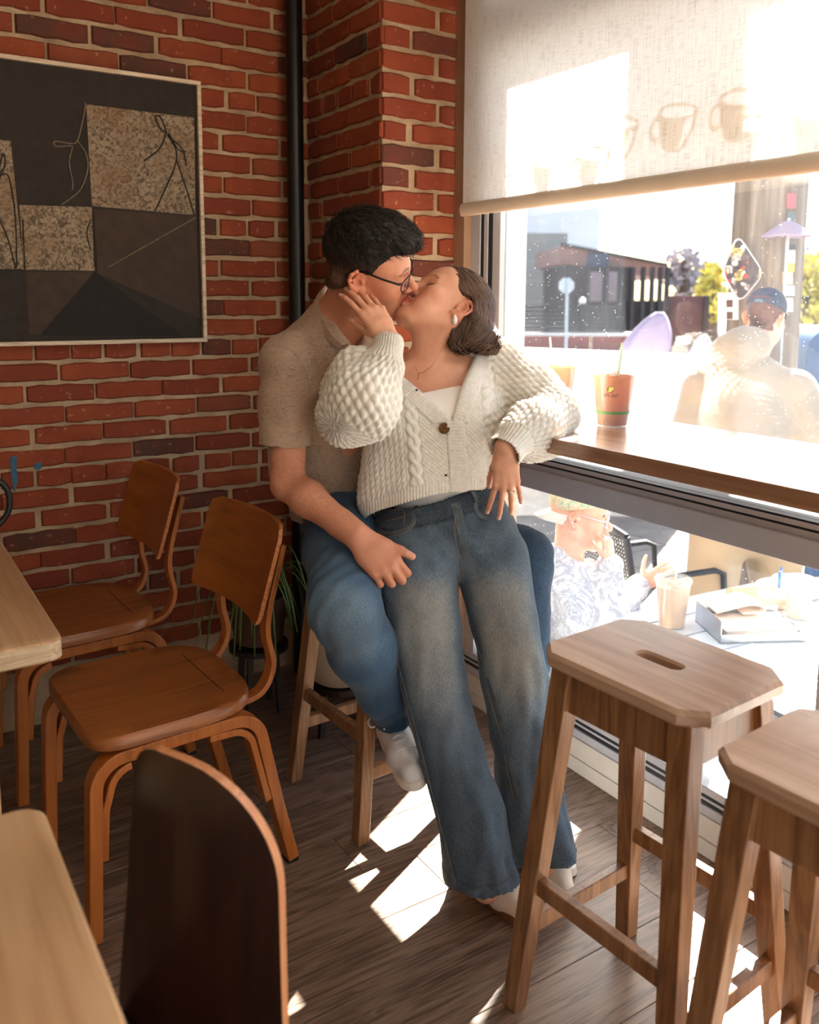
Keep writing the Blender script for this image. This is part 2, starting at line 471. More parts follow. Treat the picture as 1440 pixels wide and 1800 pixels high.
# counter along the window and the ledge outside
m_counter = wood('counter_wood', lin(112, 78, 56), lin(152, 112, 84), lin(182, 144, 114), axis=1, scale=0.8, rough=0.30, coat=0.9, bmp=0.05)
ctr = empty('counter', (1.58, 1.2, 1.038), label='long brown wooden counter along the window', cat='counter')
MB().box((-0.21, -2.2, 0.0), (0.198, 1.226, 0.037)).build('worktop', m_counter, ctr, bevel=0.003)
m_steel = plain('bracket_steel', lin(120, 122, 126), 0.35, 0.8)
for y in (-0.9, 1.0):
    MB().box((0.02, y, -0.012), (0.168, y+0.04, 0.0)).box((0.155, y, -0.13), (0.168, y+0.04, -0.012)).build('bracket', m_steel, ctr)
# pipe in the corner
m_pipe = plain('black_pipe', lin(16, 15, 14), 0.35, 0.3, var=0.2)
MB().tube([(1.359, 2.875, z) for z in (0.0, 1.0, 2.0, ZC)], 0.0295, 24, cap=False).build('drain_pipe', m_pipe, smooth=60, label='tall black pipe standing in the brick corner', cat='pipe')
# ------------------------------------------------------------------ furniture
m_stool = wood('stool_wood', lin(98, 66, 42), lin(146, 104, 68), lin(178, 136, 96), axis=2, scale=1.0, rough=0.38, grain=0.9, wear=lin(96, 64, 42), coat=0.2, bmp=0.1)
m_stoolseat = wood('stool_seat_wood', lin(140, 106, 84), lin(180, 146, 120), lin(204, 174, 148), axis=1, scale=0.9, rough=0.32, grain=0.7, wear=lin(158, 122, 96), coat=0.9, bmp=0.05, pores=0.4)
def make_stool(label):
    """origin on the floor under the seat; long side along local y"""
    root = empty('bar_stool', label=label, cat='stool', group='wooden bar stools along the window counter')
    L, w, H, t = 0.366, 0.284, 0.745, 0.030
    c = 0.036
    def oct_(ins, z):
        a, b = w/2-ins, L/2-ins; k = c-ins*0.4
        return [(a-k, -b, z), (a, -b+k*1.1, z), (a, b-k*1.1, z), (a-k, b, z), (-a+k, b, z), (-a, b-k*1.1, z), (-a, -b+k*1.1, z), (-a+k, -b, z)]
    # seat with a real grip hole
    n = 48
    bm = bmesh.new()
    def ring(ins, z):
        o = oct_(ins, z); P = []
        for i in range(8):
            a = np.array(o[i]); b = np.array(o[(i+1) % 8])
            for k in range(6): P.append(a+(b-a)*k/6)
        return P
    def hole(g, z):
        P = []
        for i in range(48):
            ph = math.atan2(*(np.array(ring(0, 0)[i])[[1, 0]]))
            # stadium, long along y
            ly, lx = 0.033, 0.0145+g
            d = np.array([math.cos(ph)*0.34, math.sin(ph)]); s = 1e9
            q = np.array([d[0], d[1]])*0.5
            y = max(-ly, min(ly, q[1]*0.14)); v = np.array([q[0]*0.14, q[1]*0.14-y])
            if abs(q[1]*0.14) < ly: v = np.array([math.copysign(1, d[0]), 0.0])
            v = v/(np.linalg.norm(v)+1e-9)*lx
            P.append((v[0], y+v[1], z))
        return P
    prof = [ring(0.006, H-t), ring(0.0, H-t+0.006), ring(0.0, H-0.008), ring(0.006, H), hole(0.004, H), hole(0.0, H-0.005), hole(0.0, H-t)]
    mb = MB(); mb.loft(prof, cap=False, loop=True)
    mb.build('seat', m_stoolseat, root, smooth=35)
    # legs splay outwards
    tops = {}; feet = {}
    for sx in (-1, 1):
        for sy in (-1, 1):
            tp = np.array([sx*0.098, sy*0.132, H-t]); ft = np.array([sx*0.170, sy*0.182, 0.0])
            tops[sx, sy], feet[sx, sy] = tp, ft
            MB().beam(ft, tp, 0.034, 0.036, 0.042, 0.046).build('leg', m_stool, root, bevel=0.003)
    at = lambda sx, sy, z: feet[sx, sy]+(tops[sx, sy]-feet[sx, sy])*(z/(H-t))
    for sx in (-1, 1):
        MB().beam(at(sx, -1, 0.665), at(sx, 1, 0.665), 0.018, 0.075, ux=(1, 0, 0), uy=(0, 0, 1)).build('apron', m_stool, root, bevel=0.002)
    for sy in (-1, 1):
        MB().beam(at(-1, sy, 0.665), at(1, sy, 0.665), 0.018, 0.075, ux=(0, 1, 0), uy=(0, 0, 1)).build('apron', m_stool, root, bevel=0.002)
    for sx in (-1, 1):
        MB().beam(at(sx, -1, 0.27), at(sx, 1, 0.27), 0.022, 0.034, ux=(1, 0, 0), uy=(0, 0, 1)).build('stretcher', m_stool, root, bevel=0.003)
    for sy in (-1, 1):
        MB().beam(at(-1, sy, 0.175), at(1, sy, 0.175), 0.022, 0.034, ux=(0, 1, 0), uy=(0, 0, 1)).build('stretcher', m_stool, root, bevel=0.003)
    return root
st1 = make_stool('worn brown wooden bar stool, nearest the brick pier, with the seated man on it')
st1.location = (1.19, 2.025, 0); st1.rotation_euler[2] = math.radians(3)
st2 = copy_tree(st1); st2['label'] = 'empty wooden bar stool with an oval grip hole, whole seat in view, beside the woman'
st2.location = (1.212, 1.04, 0); st2.rotation_euler[2] = math.radians(3.9)
st3 = copy_tree(st1); st3['label'] = 'wooden bar stool cut off by the photo edge, nearest the viewer'
st3.location = (1.165, 0.605, 0); st3.rotation_euler[2] = math.radians(4)

# bent plywood chairs
m_ply = wood('bent_ply', lin(118, 60, 16), lin(164, 92, 34), lin(188, 112, 48), axis=2, scale=0.8, rough=0.35, grain=0.6, coat=0.3, bmp=0.06)
m_plyh = wood('bent_ply_seat', lin(106, 58, 22), lin(148, 86, 38), lin(170, 106, 56), axis=0, scale=0.8, rough=0.36, grain=0.6, wear=lin(128, 84, 54), coat=0.25, bmp=0.06)
m_plyb = wood('back_ply', lin(116, 60, 16), lin(148, 80, 24), lin(162, 92, 32), axis=1, scale=0.7, rough=0.34, grain=0.5, coat=0.3, bmp=0.05)
m_edge = wood('ply_edge', lin(120, 62, 24), lin(176, 104, 52), lin(206, 140, 82), axis=1, scale=1.5, rough=0.5, grain=3.0, bmp=0.1)
m_foot = plain('foot_pad', lin(22, 20, 18), 0.7)
def arc(c, r, a0, a1, n=7):
    return [(c[0]+r*math.cos(math.radians(a0+(a1-a0)*i/n)), 0, c[1]+r*math.sin(math.radians(a0+(a1-a0)*i/n))) for i in range(n+1)]
def make_chair(label):
    """front along local -x"""
    root = empty('bent_plywood_chair', label=label, cat='chair', group='orange brown bent plywood chairs')
    # seat: rounded slab, wider at the front, slightly dished
    def outline(ins, z):
        P = []
        for i in range(40):
            a = 2*math.pi*i/40
            ca, sa = math.cos(a), math.sin(a)
            ex = 2.0/(3.6 if ca > 0 else 6.5)
            x = math.copysign(abs(ca)**ex, ca)*(0.205-ins); y = math.copysign(abs(sa)**ex, sa)*(0.222-ins-0.012*max(ca, 0))
            P.append((x-0.01, y, z))
        return P
    b = MB(); b.loft([outline(0.008, 0.428), outline(0.0, 0.434), outline(0.0, 0.456), outline(0.006, 0.463), outline(0.05, 0.461), outline(0.13, 0.458)])
    b.build('seat', m_plyh, root, smooth=50)
    # wear joint of the rear glued lip
    MB().box((0.118, -0.19, 0.4585), (0.1195, 0.19, 0.4612)).build('joint', m_foot, root)
    for sy in (-1, 1):
        y = sy*0.192
        path = [(-0.222, y, 0.0), (-0.214, y, 0.2)]+[(p[0]-0.142, y, p[2]) for p in arc((0, 0.345), 0.066, 180, 90)]
        path += [(0.0, y, 0.414)]+[(p[0]+0.115, y, p[2]) for p in arc((0, 0.345), 0.069, 90, 18)]+[(0.225, y, 0.16), (0.262, y, 0.012)]
        MB().strip(path, 0.044, 0.029, (0, 1, 0)).build('leg_frame', m_ply, root, bevel=0.003)
        inner = [(-0.196, y, 0.185), (-0.189, y, 0.30)]+[(p[0]-0.125, y, p[2]) for p in arc((0, 0.335), 0.052, 160, 95)]
        MB().strip(inner, 0.042, 0.017, (0, 1, 0)).build('inner_ply', m_ply, root, bevel=0.003)
        inner = [(0.05, y, 0.392)]+[(p[0]+0.105, y, p[2]) for p in arc((0, 0.335), 0.055, 80, 20)]+[(0.196, y, 0.19)]
        MB().strip(inner, 0.042, 0.017, (0, 1, 0)).build('inner_ply', m_ply, root, bevel=0.003)
        MB().box((0.248, y-0.015, 0.0), (0.277, y+0.015, 0.012)).build('foot_pad', m_foot, root)
        # back support: out from under the seat, S-curve up to the back
        yb = sy*0.135
        sup = smooth_path([(0.06, yb, 0.424), (0.15, yb, 0.424), (0.215, yb, 0.44), (0.245, yb, 0.50), (0.232, yb, 0.575), (0.236, yb, 0.64), (0.262, yb, 0.74), (0.278, yb, 0.80)], 6)
        MB().strip(sup, 0.036, 0.0145, (0, 1, 0)).build('back_support', m_ply, root, bevel=0.003)
    # back panel, curved in plan and leaning back
    def sheet(off):
        G = []
        for i in range(9):
            z = 0.625+(0.862-0.625)*i/8; row = []
            for j in range(15):
                u = -1+2*j/14; y = u*0.205
                rr = 1.0
                x = 0.205+0.30*(z-0.625)-0.034*u*u*1.0+off
                row.append([x, y, z])
            G.append(row)
        return G
    A, B = sheet(0.0), sheet(0.013)
    def corner(g):
        # round the four corners
        for i in range(9):
            for j in range(15):
                u = -1+2*j/14; v = -1+2*i/8
                du, dv = max(abs(u)-0.86, 0)/0.14, max(abs(v)-0.78, 0)/0.22
                d = math.hypot(du, dv)
                if du > 0 and dv > 0 and d > 1:
                    s = 1/d
                    nu, nv = 0.86+0.14*du*s, 0.78+0.22*dv*s
                    g[i][j][1] *= nu/abs(u)
                    z = 0.7435+0.1185*math.copysign(nv, v)
                    g[i][j][0] += 0.30*(z-g[i][j][2]); g[i][j][2] = z
        return g
    A, B = corner(A), corner(B)
    b = MB()
    na = 9*15
    b.v = [tuple(p) for r in A for p in r]+[tuple(p) for r in B for p in r]
    idx = lambda s, i, j: s*na+i*15+j
    for i in range(8):
        for j in range(14):
            b.f.append((idx(0, i, j), idx(0, i+1, j), idx(0, i+1, j+1), idx(0, i, j+1)))
            b.f.append((idx(1, i, j), idx(1, i, j+1), idx(1, i+1, j+1), idx(1, i+1, j)))
    bd = [(0, j) for j in range(14)]+[(i, 14) for i in range(8)]+[(8, j) for j in range(14, 0, -1)]+[(i, 0) for i in range(8, 0, -1)]
    for q in range(len(bd)):
        a, c = bd[q], bd[(q+1) % len(bd)]
        b.f.append((idx(0, *a), idx(0, *c), idx(1, *c), idx(1, *a)))
    o = b.build('backrest', m_plyb, root, bevel=0.003)
    o.data.materials.append(m_edge)
    for p in o.data.polygons:
        if p.index >= 8*14*2: p.material_index = 1
    # cross rail under the seat
    MB().box((-0.1, -0.19, 0.414), (-0.06, 0.19, 0.432)).build('cross_rail', m_ply, root, bevel=0.002)
    MB().box((0.06, -0.19, 0.414), (0.10, 0.19, 0.432)).build('cross_rail', m_ply, root, bevel=0.002)
    return root
ch2 = make_chair('scuffed orange plywood chair, whole seat in view, nearer of the two by the wall')
ch2.location = (0.575, 2.045, 0); ch2.rotation_euler[2] = math.radians(3)
ch1 = copy_tree(ch2); ch1['label'] = 'orange plywood chair against the brick wall, partly behind the table corner'
ch1.location = (0.535, 2.688, 0); ch1.rotation_euler[2] = math.radians(2)

# near chair seen from behind: tall rounded shell
m_dark = wood('dark_ply', lin(22, 10, 7), lin(40, 18, 11), lin(55, 27, 16), axis=2, scale=0.8, rough=0.3, grain=0.8, coat=0.3, bmp=0.05)
m_dedge = wood('dark_ply_edge', lin(150, 92, 52), lin(186, 122, 76), lin(206, 146, 100), axis=2, scale=1.2, rough=0.5, grain=1.0)
ch3 = empty('shell_chair', (0.322, 0.995, 0), math.atan2(0.228, -0.138), label='dark brown plywood shell chair with a tall rounded back, nearest the viewer', cat='chair')
# local x = along the width (from the window side to the wall side), local y = towards the sitter
def shell(n=30):
    P = []
    zt = 0.835; hw = 0.122
    def half(z):
        t = max(0.0, (z-0.50)/(zt-0.50))
        return hw*(1+0.10*(1-t))*(1-0.0*t)
    outl = []
    rn, rf = 0.15, 0.045     # wide rounding at one shoulder, tight at the other
    for i in range(13):
        a = math.pi/2*i/12
        outl.append((-hw+rn*0.9-rn*0.9*math.cos(a), zt-rn+rn*math.sin(a)))
    for i in range(9):
        a = math.pi/2*(1-i/8)
        outl.append((0.100-rf+rf*math.cos(a), zt-rf+rf*math.sin(a)))
    return outl
ol = shell()
poly = [(-0.134, 0.40)]+[(-0.127, 0.55)]+ol+[(0.121, 0.60), (0.139, 0.48), (0.146, 0.40)]
b = MB()
lean = lambda x, z: -0.05*(z-0.45)-0.028*(x/0.14)**2+0.028
cols = 17
A = []; B = []
zs = [0.40+(0.835-0.40)*(1-(1-i/24)**1.4) for i in range(25)]
def width_at(z):
    l = None; xs = []
    for i in range(len(poly)-1):
        (x0, z0), (x1, z1) = poly[i], poly[i+1]
        if (z0-z)*(z1-z) <= 0 and abs(z1-z0) > 1e-9: xs.append(x0+(x1-x0)*(z-z0)/(z1-z0))
    return (min(xs), max(xs)) if xs else (0.0, 0.02)
for z in zs:
    a, c = width_at(min(z, 0.8349))
    for j in range(cols):
        x = a+(c-a)*j/(cols-1)
        A.append((x, lean(x, z), z)); B.append((x, lean(x, z)-0.013, z))
nz = len(zs); na = nz*cols
b.v = A+B
for i in range(nz-1):
    for j in range(cols-1):
        p = i*cols+j
        b.f.append((p, p+1, p+cols+1, p+cols)); b.f.append((na+p, na+p+cols, na+p+cols+1, na+p+1))
nb = len(b.f)
bd = [j for j in range(cols-1)]+[i*cols+cols-1 for i in range(nz-1)]+[(nz-1)*cols+j for j in range(cols-1, 0, -1)]+[i*cols for i in range(nz-1, 0, -1)]
for q in range(len(bd)):
    s, t = bd[q], bd[(q+1) % len(bd)]
    b.f.append((s, t, na+t, na+s))
o = b.build('backrest', m_dark, ch3, smooth=40)
o.data.materials.append(m_dedge)
for p in o.data.polygons:
    if p.index >= nb: p.material_index = 1
def so_(ins, z):
    return [(x, y+0.205, z) for x, y in rrect(0.37-ins*2, 0.40-ins*2, 0.07, 5)]
MB().loft([so_(0.004, 0.43), so_(0, 0.435), so_(0, 0.441), so_(0.004, 0.445)]).build('seat', m_dark, ch3, smooth=40)
MB().strip(smooth_path([(0, 0.03, 0.437), (0, 0.004, 0.43), (0, -0.004, 0.415), (0, -0.01, 0.40)], 3), 0.2, 0.012, (1, 0, 0)).build('bend', m_dark, ch3, smooth=60)
for sx in (-1, 1):
    for yy, dy in ((0.06, -0.05), (0.36, 0.04)):
        MB().beam((sx*0.19, yy+dy, 0), (sx*0.14, yy, 0.432), 0.026, 0.026, 0.034, 0.034).build('leg', m_dark, ch3, bevel=0.004)

# tables
m_table = wood('table_wood', lin(178, 136, 98), lin(206, 166, 124), lin(220, 184, 144), axis=1, scale=0.7, rough=0.45, grain=0.5, bmp=0.05, pores=0.4)
m_worn = wood('table_edge', lin(150, 118, 86), lin(200, 172, 136), lin(222, 200, 170), axis=0, scale=2.0, rough=0.6, grain=1.0, wear=lin(120, 92, 66), bmp=0.1)
def make_table(label, lx, ly):
    root = empty('cafe_table', label=label, cat='table', group='pale wooden cafe tables')
    def o_(ins, z): return [(x, y, z) for x, y in rrect(lx-2*ins, ly-2*ins, 0.03, 5)]
    o = MB().loft([o_(0.004, 0.698), o_(0, 0.702), o_(0, 0.736), o_(0.004, 0.740)]).build('tabletop', m_table, root, smooth=40)
    o.data.materials.append(m_worn)
    for p in o.data.polygons:
        if abs(p.normal.z) < 0.3: p.material_index = 1
    for sx in (-1, 1):
        for sy in (-1, 1):
            cx, cy = sx*(lx/2-0.14), sy*(ly/2-0.12)
            MB().beam((cx, cy, 0), (cx, cy, 0.698), 0.042, 0.042, 0.05, 0.05).build('leg', m_table, root, bevel=0.004)
    for sx in (-1, 1):
        MB().box((sx*(lx/2-0.14)-0.01, -ly/2+0.14, 0.655), (sx*(lx/2-0.14)+0.01, ly/2-0.14, 0.698)).build('apron', m_table, root, bevel=0.002)
    for sy in (-1, 1):
        MB().box((-lx/2+0.16, sy*(ly/2-0.12)-0.01, 0.655), (lx/2-0.16, sy*(ly/2-0.12)+0.01, 0.698)).build('apron', m_table, root, bevel=0.002)
    return root
tb1 = make_table('pale wooden table with a worn front edge, beside the orange chairs', 0.62, 1.10)
tb1.location = (0.002, 2.275, 0)
tb2 = make_table('pale wooden table nearest the viewer, only its bare corner in view', 0.62, 1.10)
tb2.location = (-0.138, 0.612, 0)
# drop cable loop by the wall and a grey cord near the floor
sp_ = [WY(x, y, 2.5) for x, y in ((-70, 1000), (-20, 935), (10, 908), (17, 880), (6, 852), (-30, 838), (-80, 860), (-110, 930), (-125, 1000))]
for q in (0, -1): sp_[q][2] = 0.748
MB().tube(smooth_path(sp_, 6), 0.008, 10).build('strap_loop', plain('black_strap', lin(14, 12, 12), 0.5), smooth=60, label='black looped strap standing on the table by the wall', cat='strap')
MB().tube(smooth_path([(0.236, 2.91, 0.42), (0.238, 2.92, 0.34), (0.252, 2.915, 0.26), (0.262, 2.91, 0.19), (0.262, 2.86, 0.008), (0.2, 2.80, 0.006)], 6), 0.005, 8).build('hanging_cable', plain('grey_cord', lin(110, 108, 104), 0.5), smooth=60, label='thin grey cord hanging down the brick wall behind the chairs', cat='cord')

# picture on the wall
m_pf = wood('whitewashed_wood', lin(146, 122, 98), lin(206, 186, 160), lin(228, 212, 188), axis=0, scale=3.0, rough=0.7, grain=1.0, bmp=0.2)
pic = empty('framed_picture', (0.2, YA-0.03, 1.675), label='large framed dark abstract picture of stick figures on the brick wall', cat='picture')
PXo, PZo = 0.2, 1.675
def pp(x, y, dy=0.0):
    p = WY(x, y, YA-0.036); return np.array([p[0]-PXo, dy, p[2]-PZo])
m_can = plain('dark_canvas', lin(42, 34, 28), 0.85, var=0.25, vscale=30.0, bmp=0.3, bscale=400.0)
m_brn = plain('brown_canvas', lin(62, 46, 36), 0.85, var=0.2, vscale=25.0, bmp=0.3, bscale=400.0)
m_blk = plain('black_canvas', lin(27, 22, 20), 0.85, var=0.25, vscale=25.0)
def mottled(name, a, b_, c):
    m, nt, pb = newmat(name)
    v = coords(nt, (1, 1, 1.0))
    n = noise(nt, v, 60.0, 3.0, 0.6, 1.6)
    n2 = noise(nt, v, 6.0, 2.0)
    col = ramp(nt, n, [(0.40, a), (0.5, b_), (0.62, c)])
    setc(nt, pb, mixc(nt, ramp(nt, n2, [(0.45, (0, 0, 0, 1)), (0.65, (0.5, 0.5, 0.5, 1))]), col, lin(128, 96, 68)))
    pb.inputs['Roughness'].default_value = 0.85
    return m
m_mot = mottled('mottled_paint', lin(82, 68, 54), lin(132, 114, 92), lin(156, 138, 114))
c_tl, c_tr, c_br, c_bl = WY(-150, 87, YA-0.036), WY(345, 150, YA-0.036), WY(360, 594, YA-0.036), WY(-150, 602, YA-0.036)
xl, xr, zb, zt = -0.60, c_tr[0]-0.0, c_br[2], c_tr[2]
xl -= PXo; xr -= PXo; zb -= PZo; zt -= PZo
MB().box((xl, -0.002, zb), (xr, 0.03, zt)).build('canvas', m_can, pic)
fwid = 0.013
for nm, lo, hi in (('frame_rail', (xl-fwid, -0.016, zt), (xr+fwid, 0.03, zt+fwid)), ('frame_rail', (xl-fwid, -0.016, zb-fwid), (xr+fwid, 0.03, zb)), ('frame_rail', (xl-fwid, -0.016, zb), (xl, 0.03, zt)), ('frame_rail', (xr, -0.016, zb), (xr+fwid, 0.03, zt))):
    MB().box(lo, hi).build(nm, m_pf, pic, bevel=0.002)
def patch(pts, mat, lift):
    q = [pp(x, y, -0.002) for x, y in pts]
    return MB().prism(q, (0, -lift, 0)).build('painted_patch', mat, pic)
patch([(152, 183), (342, 207), (344, 378), (162, 362)], m_mot, 0.0015)
patch([(34, 360), (162, 364), (167, 476), (42, 474)], m_mot, 0.0015)
patch([(-60, 240), (19, 247), (42, 473), (-60, 472)], m_mot, 0.0012)
patch([(166, 367), (345, 380), (352, 560), (172, 480)], m_brn, 0.001)
patch([(46, 478), (166, 478), (70, 588), (52, 588)], m_brn, 0.0008)
patch([(168, 478), (320, 590), (72, 590)], m_blk, 0.0012)
m_char = plain('charcoal_line', lin(36, 32, 28), 0.9)
m_chalk = plain('chalk_line', lin(118, 102, 82), 0.9, var=0.3, vscale=80.0)
def line(pts, r, mat, closed=False):
    P = smooth_path([pp(x, y, -0.0036) for x, y in pts], 4)
    MB().tube(P, r, 5).build('drawn_line', mat, pic, smooth=180)
def lines(rows, r, mat):
    for pts in rows: line(pts, r, mat)
lines([[(293, 232), (284, 228), (276, 214), (273, 205), (279, 203), (286, 212), (291, 226), (293, 234)], [(293, 234), (280, 262), (253, 283)], [(295, 238), (321, 262), (328, 292)], [(295, 236), (311, 280), (273, 371)], [(311, 282), (329, 335), (342, 378)], [(297, 234), (313, 262), (327, 266)]], 0.0028, m_char)
lines([[(-2, 300), (6, 268), (9, 290), (2, 305), (16, 312), (27, 380), (30, 470)], [(2, 305), (-8, 360), (14, 420), (28, 472)], [(160, 385), (153, 410), (160, 440)], [(163, 372), (167, 470)], [(40, 385), (44, 474)]], 0.0022, m_char)
lines([[(150, 180), (149, 195), (137, 245), (125, 252), (97, 248), (99, 257), (122, 256), (127, 258)], [(137, 248), (152, 272), (154, 300), (140, 335), (108, 360)], [(128, 256), (122, 285), (128, 320), (127, 334)], [(190, 470), (345, 382)]], 0.0022, m_chalk)

# plant by the pier
m_pot = plain('white_pot', lin(206, 192, 168), 0.5, var=0.08)
m_brpot = plain('brown_pot', lin(84, 58, 42), 0.6, var=0.2)
m_leaf = plain('thin_leaf', lin(84, 104, 46), 0.5, var=0.3, vscale=8.0)
m_soil = plain('soil', lin(34, 26, 20), 0.95)
m_stand = plain('dark_stand', lin(40, 26, 18), 0.5)
pl = empty('potted_spider_plant', (1.10, 2.66, 0), label='spiky green plant in a brown pot on a dark stand behind the stool', cat='plant')
MB().lathe([(0.055, 0.24), (0.082, 0.255), (0.098, 0.40), (0.102, 0.41), (0.094, 0.412), (0.090, 0.395)], n=28).build('pot', m_brpot, pl, smooth=50)
MB().lathe([(0.088, 0.39), (0.088, 0.398)]).build('soil', m_soil, pl)
for a in range(4):
    x, y = 0.06*math.cos(a*math.pi/2+0.7), 0.06*math.sin(a*math.pi/2+0.7)
    MB().beam((x*1.3, y*1.3, 0), (x, y, 0.24), 0.018, 0.018).build('stand_leg', m_stand, pl)
MB().lathe([(0.10, 0.222), (0.10, 0.24)]).build('stand_top', m_stand, pl)
r2_ = random.Random(3)
for i in range(46):
    a = r2_.uniform(0, 2*math.pi); L = r2_.uniform(0.16, 0.36); h = r2_.uniform(0.05, 0.2); d = r2_.uniform(0.08, 0.22)
    c, s = math.cos(a), math.sin(a)
    if s > 0.2: d *= 0.5
    P = [(c*0.02, s*0.02, 0.398), (c*d*0.35, s*d*0.35, 0.40+h*0.8), (c*d*0.75, s*d*0.75, 0.40+h), (c*d*1.1, s*d*1.1, 0.40+h*0.6-L*0.15), (c*d*1.3, s*d*1.3, 0.40+h*0.1-L*0.4)]
    P = smooth_path(P, 4)
    MB().strip(P, 0.005, 0.0012, (-s, c, 0)).build('leaf', m_leaf, pl, smooth=180)
p2 = empty('white_pot', (1.275, 2.40, 0), label='round white ceramic pot on a low dark stand behind the stool', cat='pot')
MB().lathe([(0.075, 0.17), (0.092, 0.18), (0.108, 0.23), (0.112, 0.40), (0.106, 0.405), (0.102, 0.39), (0.10, 0.30)], n=32).build('pot', m_pot, p2, smooth=50)
MB().lathe([(0.0, 0.34), (0.1005, 0.345)]).build('soil', m_soil, p2)
MB().lathe([(0.106, 0.214), (0.1085, 0.218), (0.1085, 0.222)], n=32, cap=False).build('band', m_pot, p2, smooth=50)
for a in range(4):
    x, y = 0.075*math.cos(a*math.pi/2+0.3), 0.075*math.sin(a*math.pi/2+0.3)
    MB().beam((x*1.2, y*1.2, 0), (x, y, 0.155), 0.018, 0.018).build('stand_leg', m_stand, p2)
MB().lathe([(0.10, 0.15), (0.10, 0.17)]).build('stand_top', m_stand, p2)

# fill lights added in pendant form, unseen above the frame
m_fill_shade = plain('fill_lamp_shade', lin(60, 52, 44), 0.5, 0.3)
mb_, nt, pb = newmat('fill_bulb')
pb.inputs['Emission Color'].default_value = (1.0, 0.78, 0.5, 1); pb.inputs['Emission Strength'].default_value = 6.0
def lamp(x, y, power, colour, label):  # adds one fill light in pendant form
    r = empty('fill_pendant', (x, y, 2.45), label=label, cat='lamp', group='added fill lights above the frame')
    MB().tube([(0, 0, 0.14), (0, 0, ZC-2.45)], 0.004, 6).build('cord', m_pipe, r)
    MB().lathe([(0.03, 0.15), (0.05, 0.14), (0.16, 0.02), (0.165, 0.0), (0.155, 0.004), (0.045, 0.13)], n=28, cap=False).build('shade', m_fill_shade, r, smooth=50)
    MB().lathe([(0.0, -0.005), (0.025, 0.0), (0.04, 0.03), (0.03, 0.07), (0.018, 0.10), (0.0, 0.12)], n=16).build('fill_bulb', mb_, r, smooth=180)
    ld = bpy.data.lights.new('fill_light', 'POINT'); ld.energy = power; ld.color = colour; ld.shadow_soft_size = 0.05
    lo = bpy.data.objects.new('fill_light', ld); COL.objects.link(lo); lo.parent = r; lo.location = (0, 0, -0.06)
for x, y, e, c, w in ((0.30, 1.2, 3.2, (1.0, 0.80, 0.56), 'over the orange chairs'), (1.12, 0.62, 11.5, (1.0, 0.95, 0.88), 'over the bar stools'), (0.1, -0.9, 6.0, (1.0, 0.86, 0.68), 'behind the viewer by the added window'), (-1.6, -0.8, 4.0, (1.0, 0.80, 0.56), 'in the far corner behind the viewer')):
    lamp(x, y, e, c, 'added fill light in a dark pendant shade '+w)
# ------------------------------------------------------------------ roller blind and window stickers
mbl, nt, pb = newmat('blind_fabric')
v = coords(nt, (1, 1, 1))
wv = noise(nt, coords(nt, (1, 260, 14)), 1.0, 2.0, 0.5); wv2 = noise(nt, coords(nt, (1, 30, 420)), 1.0, 2.0, 0.5)
wvs = nd(nt, 'Math', {0: wv, 1: wv2}, operation='ADD').outputs[0]
cf = ramp(nt, wvs, [(0.75, lin(232, 229, 225)), (1.25, lin(250, 249, 248))])
dfn = nd(nt, 'BsdfDiffuse', {0: cf}); trl = nd(nt, 'BsdfTranslucent', {0: cf})
mxs = nd(nt, 'MixShader', {0: 0.45, 1: dfn.outputs[0], 2: trl.outputs[0]})
nt.links.new(mxs.outputs[0], nt.nodes['Material Output'].inputs[0])
m_hem = plain('blind_hem', lin(208, 192, 172), 0.85, var=0.04, bmp=0.1, bscale=500.0)
XB = 1.70
bl = empty('roller_blind', (XB, 1.0, 2.40), label='cream roller blind pulled halfway down the window', cat='blind')
b = MB()
b.box((-0.0006, -1.25, -0.705), (0.0006, 1.345, 0.0))
b.build('fabric', mbl, bl)
b = MB(); prof = [(0.011*math.cos(a), 0.021*math.sin(a)-0.720) for a in [2*math.pi*i/16 for i in range(16)]]
b.loft([[(x, y, z) for x, z in prof] for y in (-1.255, 1.349)]).build('hem_bar', m_hem, bl, smooth=60)
MB().tube([(0.0, -1.28, 0.02), (0.0, 1.38, 0.02)], 0.035, 20).build('roller', m_white, bl, smooth=60)
# cup shaped stickers on the outer face of the pane, their shadows fall on the blind
m_stk, nt, pb = newmat('sticker_vinyl')
v = coords(nt); cs = ramp(nt, noise(nt, v, 30.0), [(0.3, lin(214, 200, 176)), (0.7, lin(222, 208, 186))])
nt.links.new(nd(nt, 'MixShader', {0: 0.975, 1: nd(nt, 'BsdfTransparent', {0: (1, 0.97, 0.92, 1)}).outputs[0], 2: nd(nt, 'BsdfDiffuse', {0: cs}).outputs[0]}).outputs[0], nt.nodes['Material Output'].inputs[0])
m_silhouette = plain('painted_silhouette', lin(226, 206, 178), 0.9, var=0.03)  # tint that paints backlit cup silhouettes onto the blind
n2 = m_silhouette.node_tree; t2_ = nd(n2, 'BsdfTransparent', {0: (1, 0.95, 0.88, 1)})
n2.links.new(nd(n2, 'MixShader', {0: 0.78, 2: t2_.outputs[0], 1: n2.nodes['Principled BSDF'].outputs[0]}).outputs[0], n2.nodes['Material Output'].inputs[0])
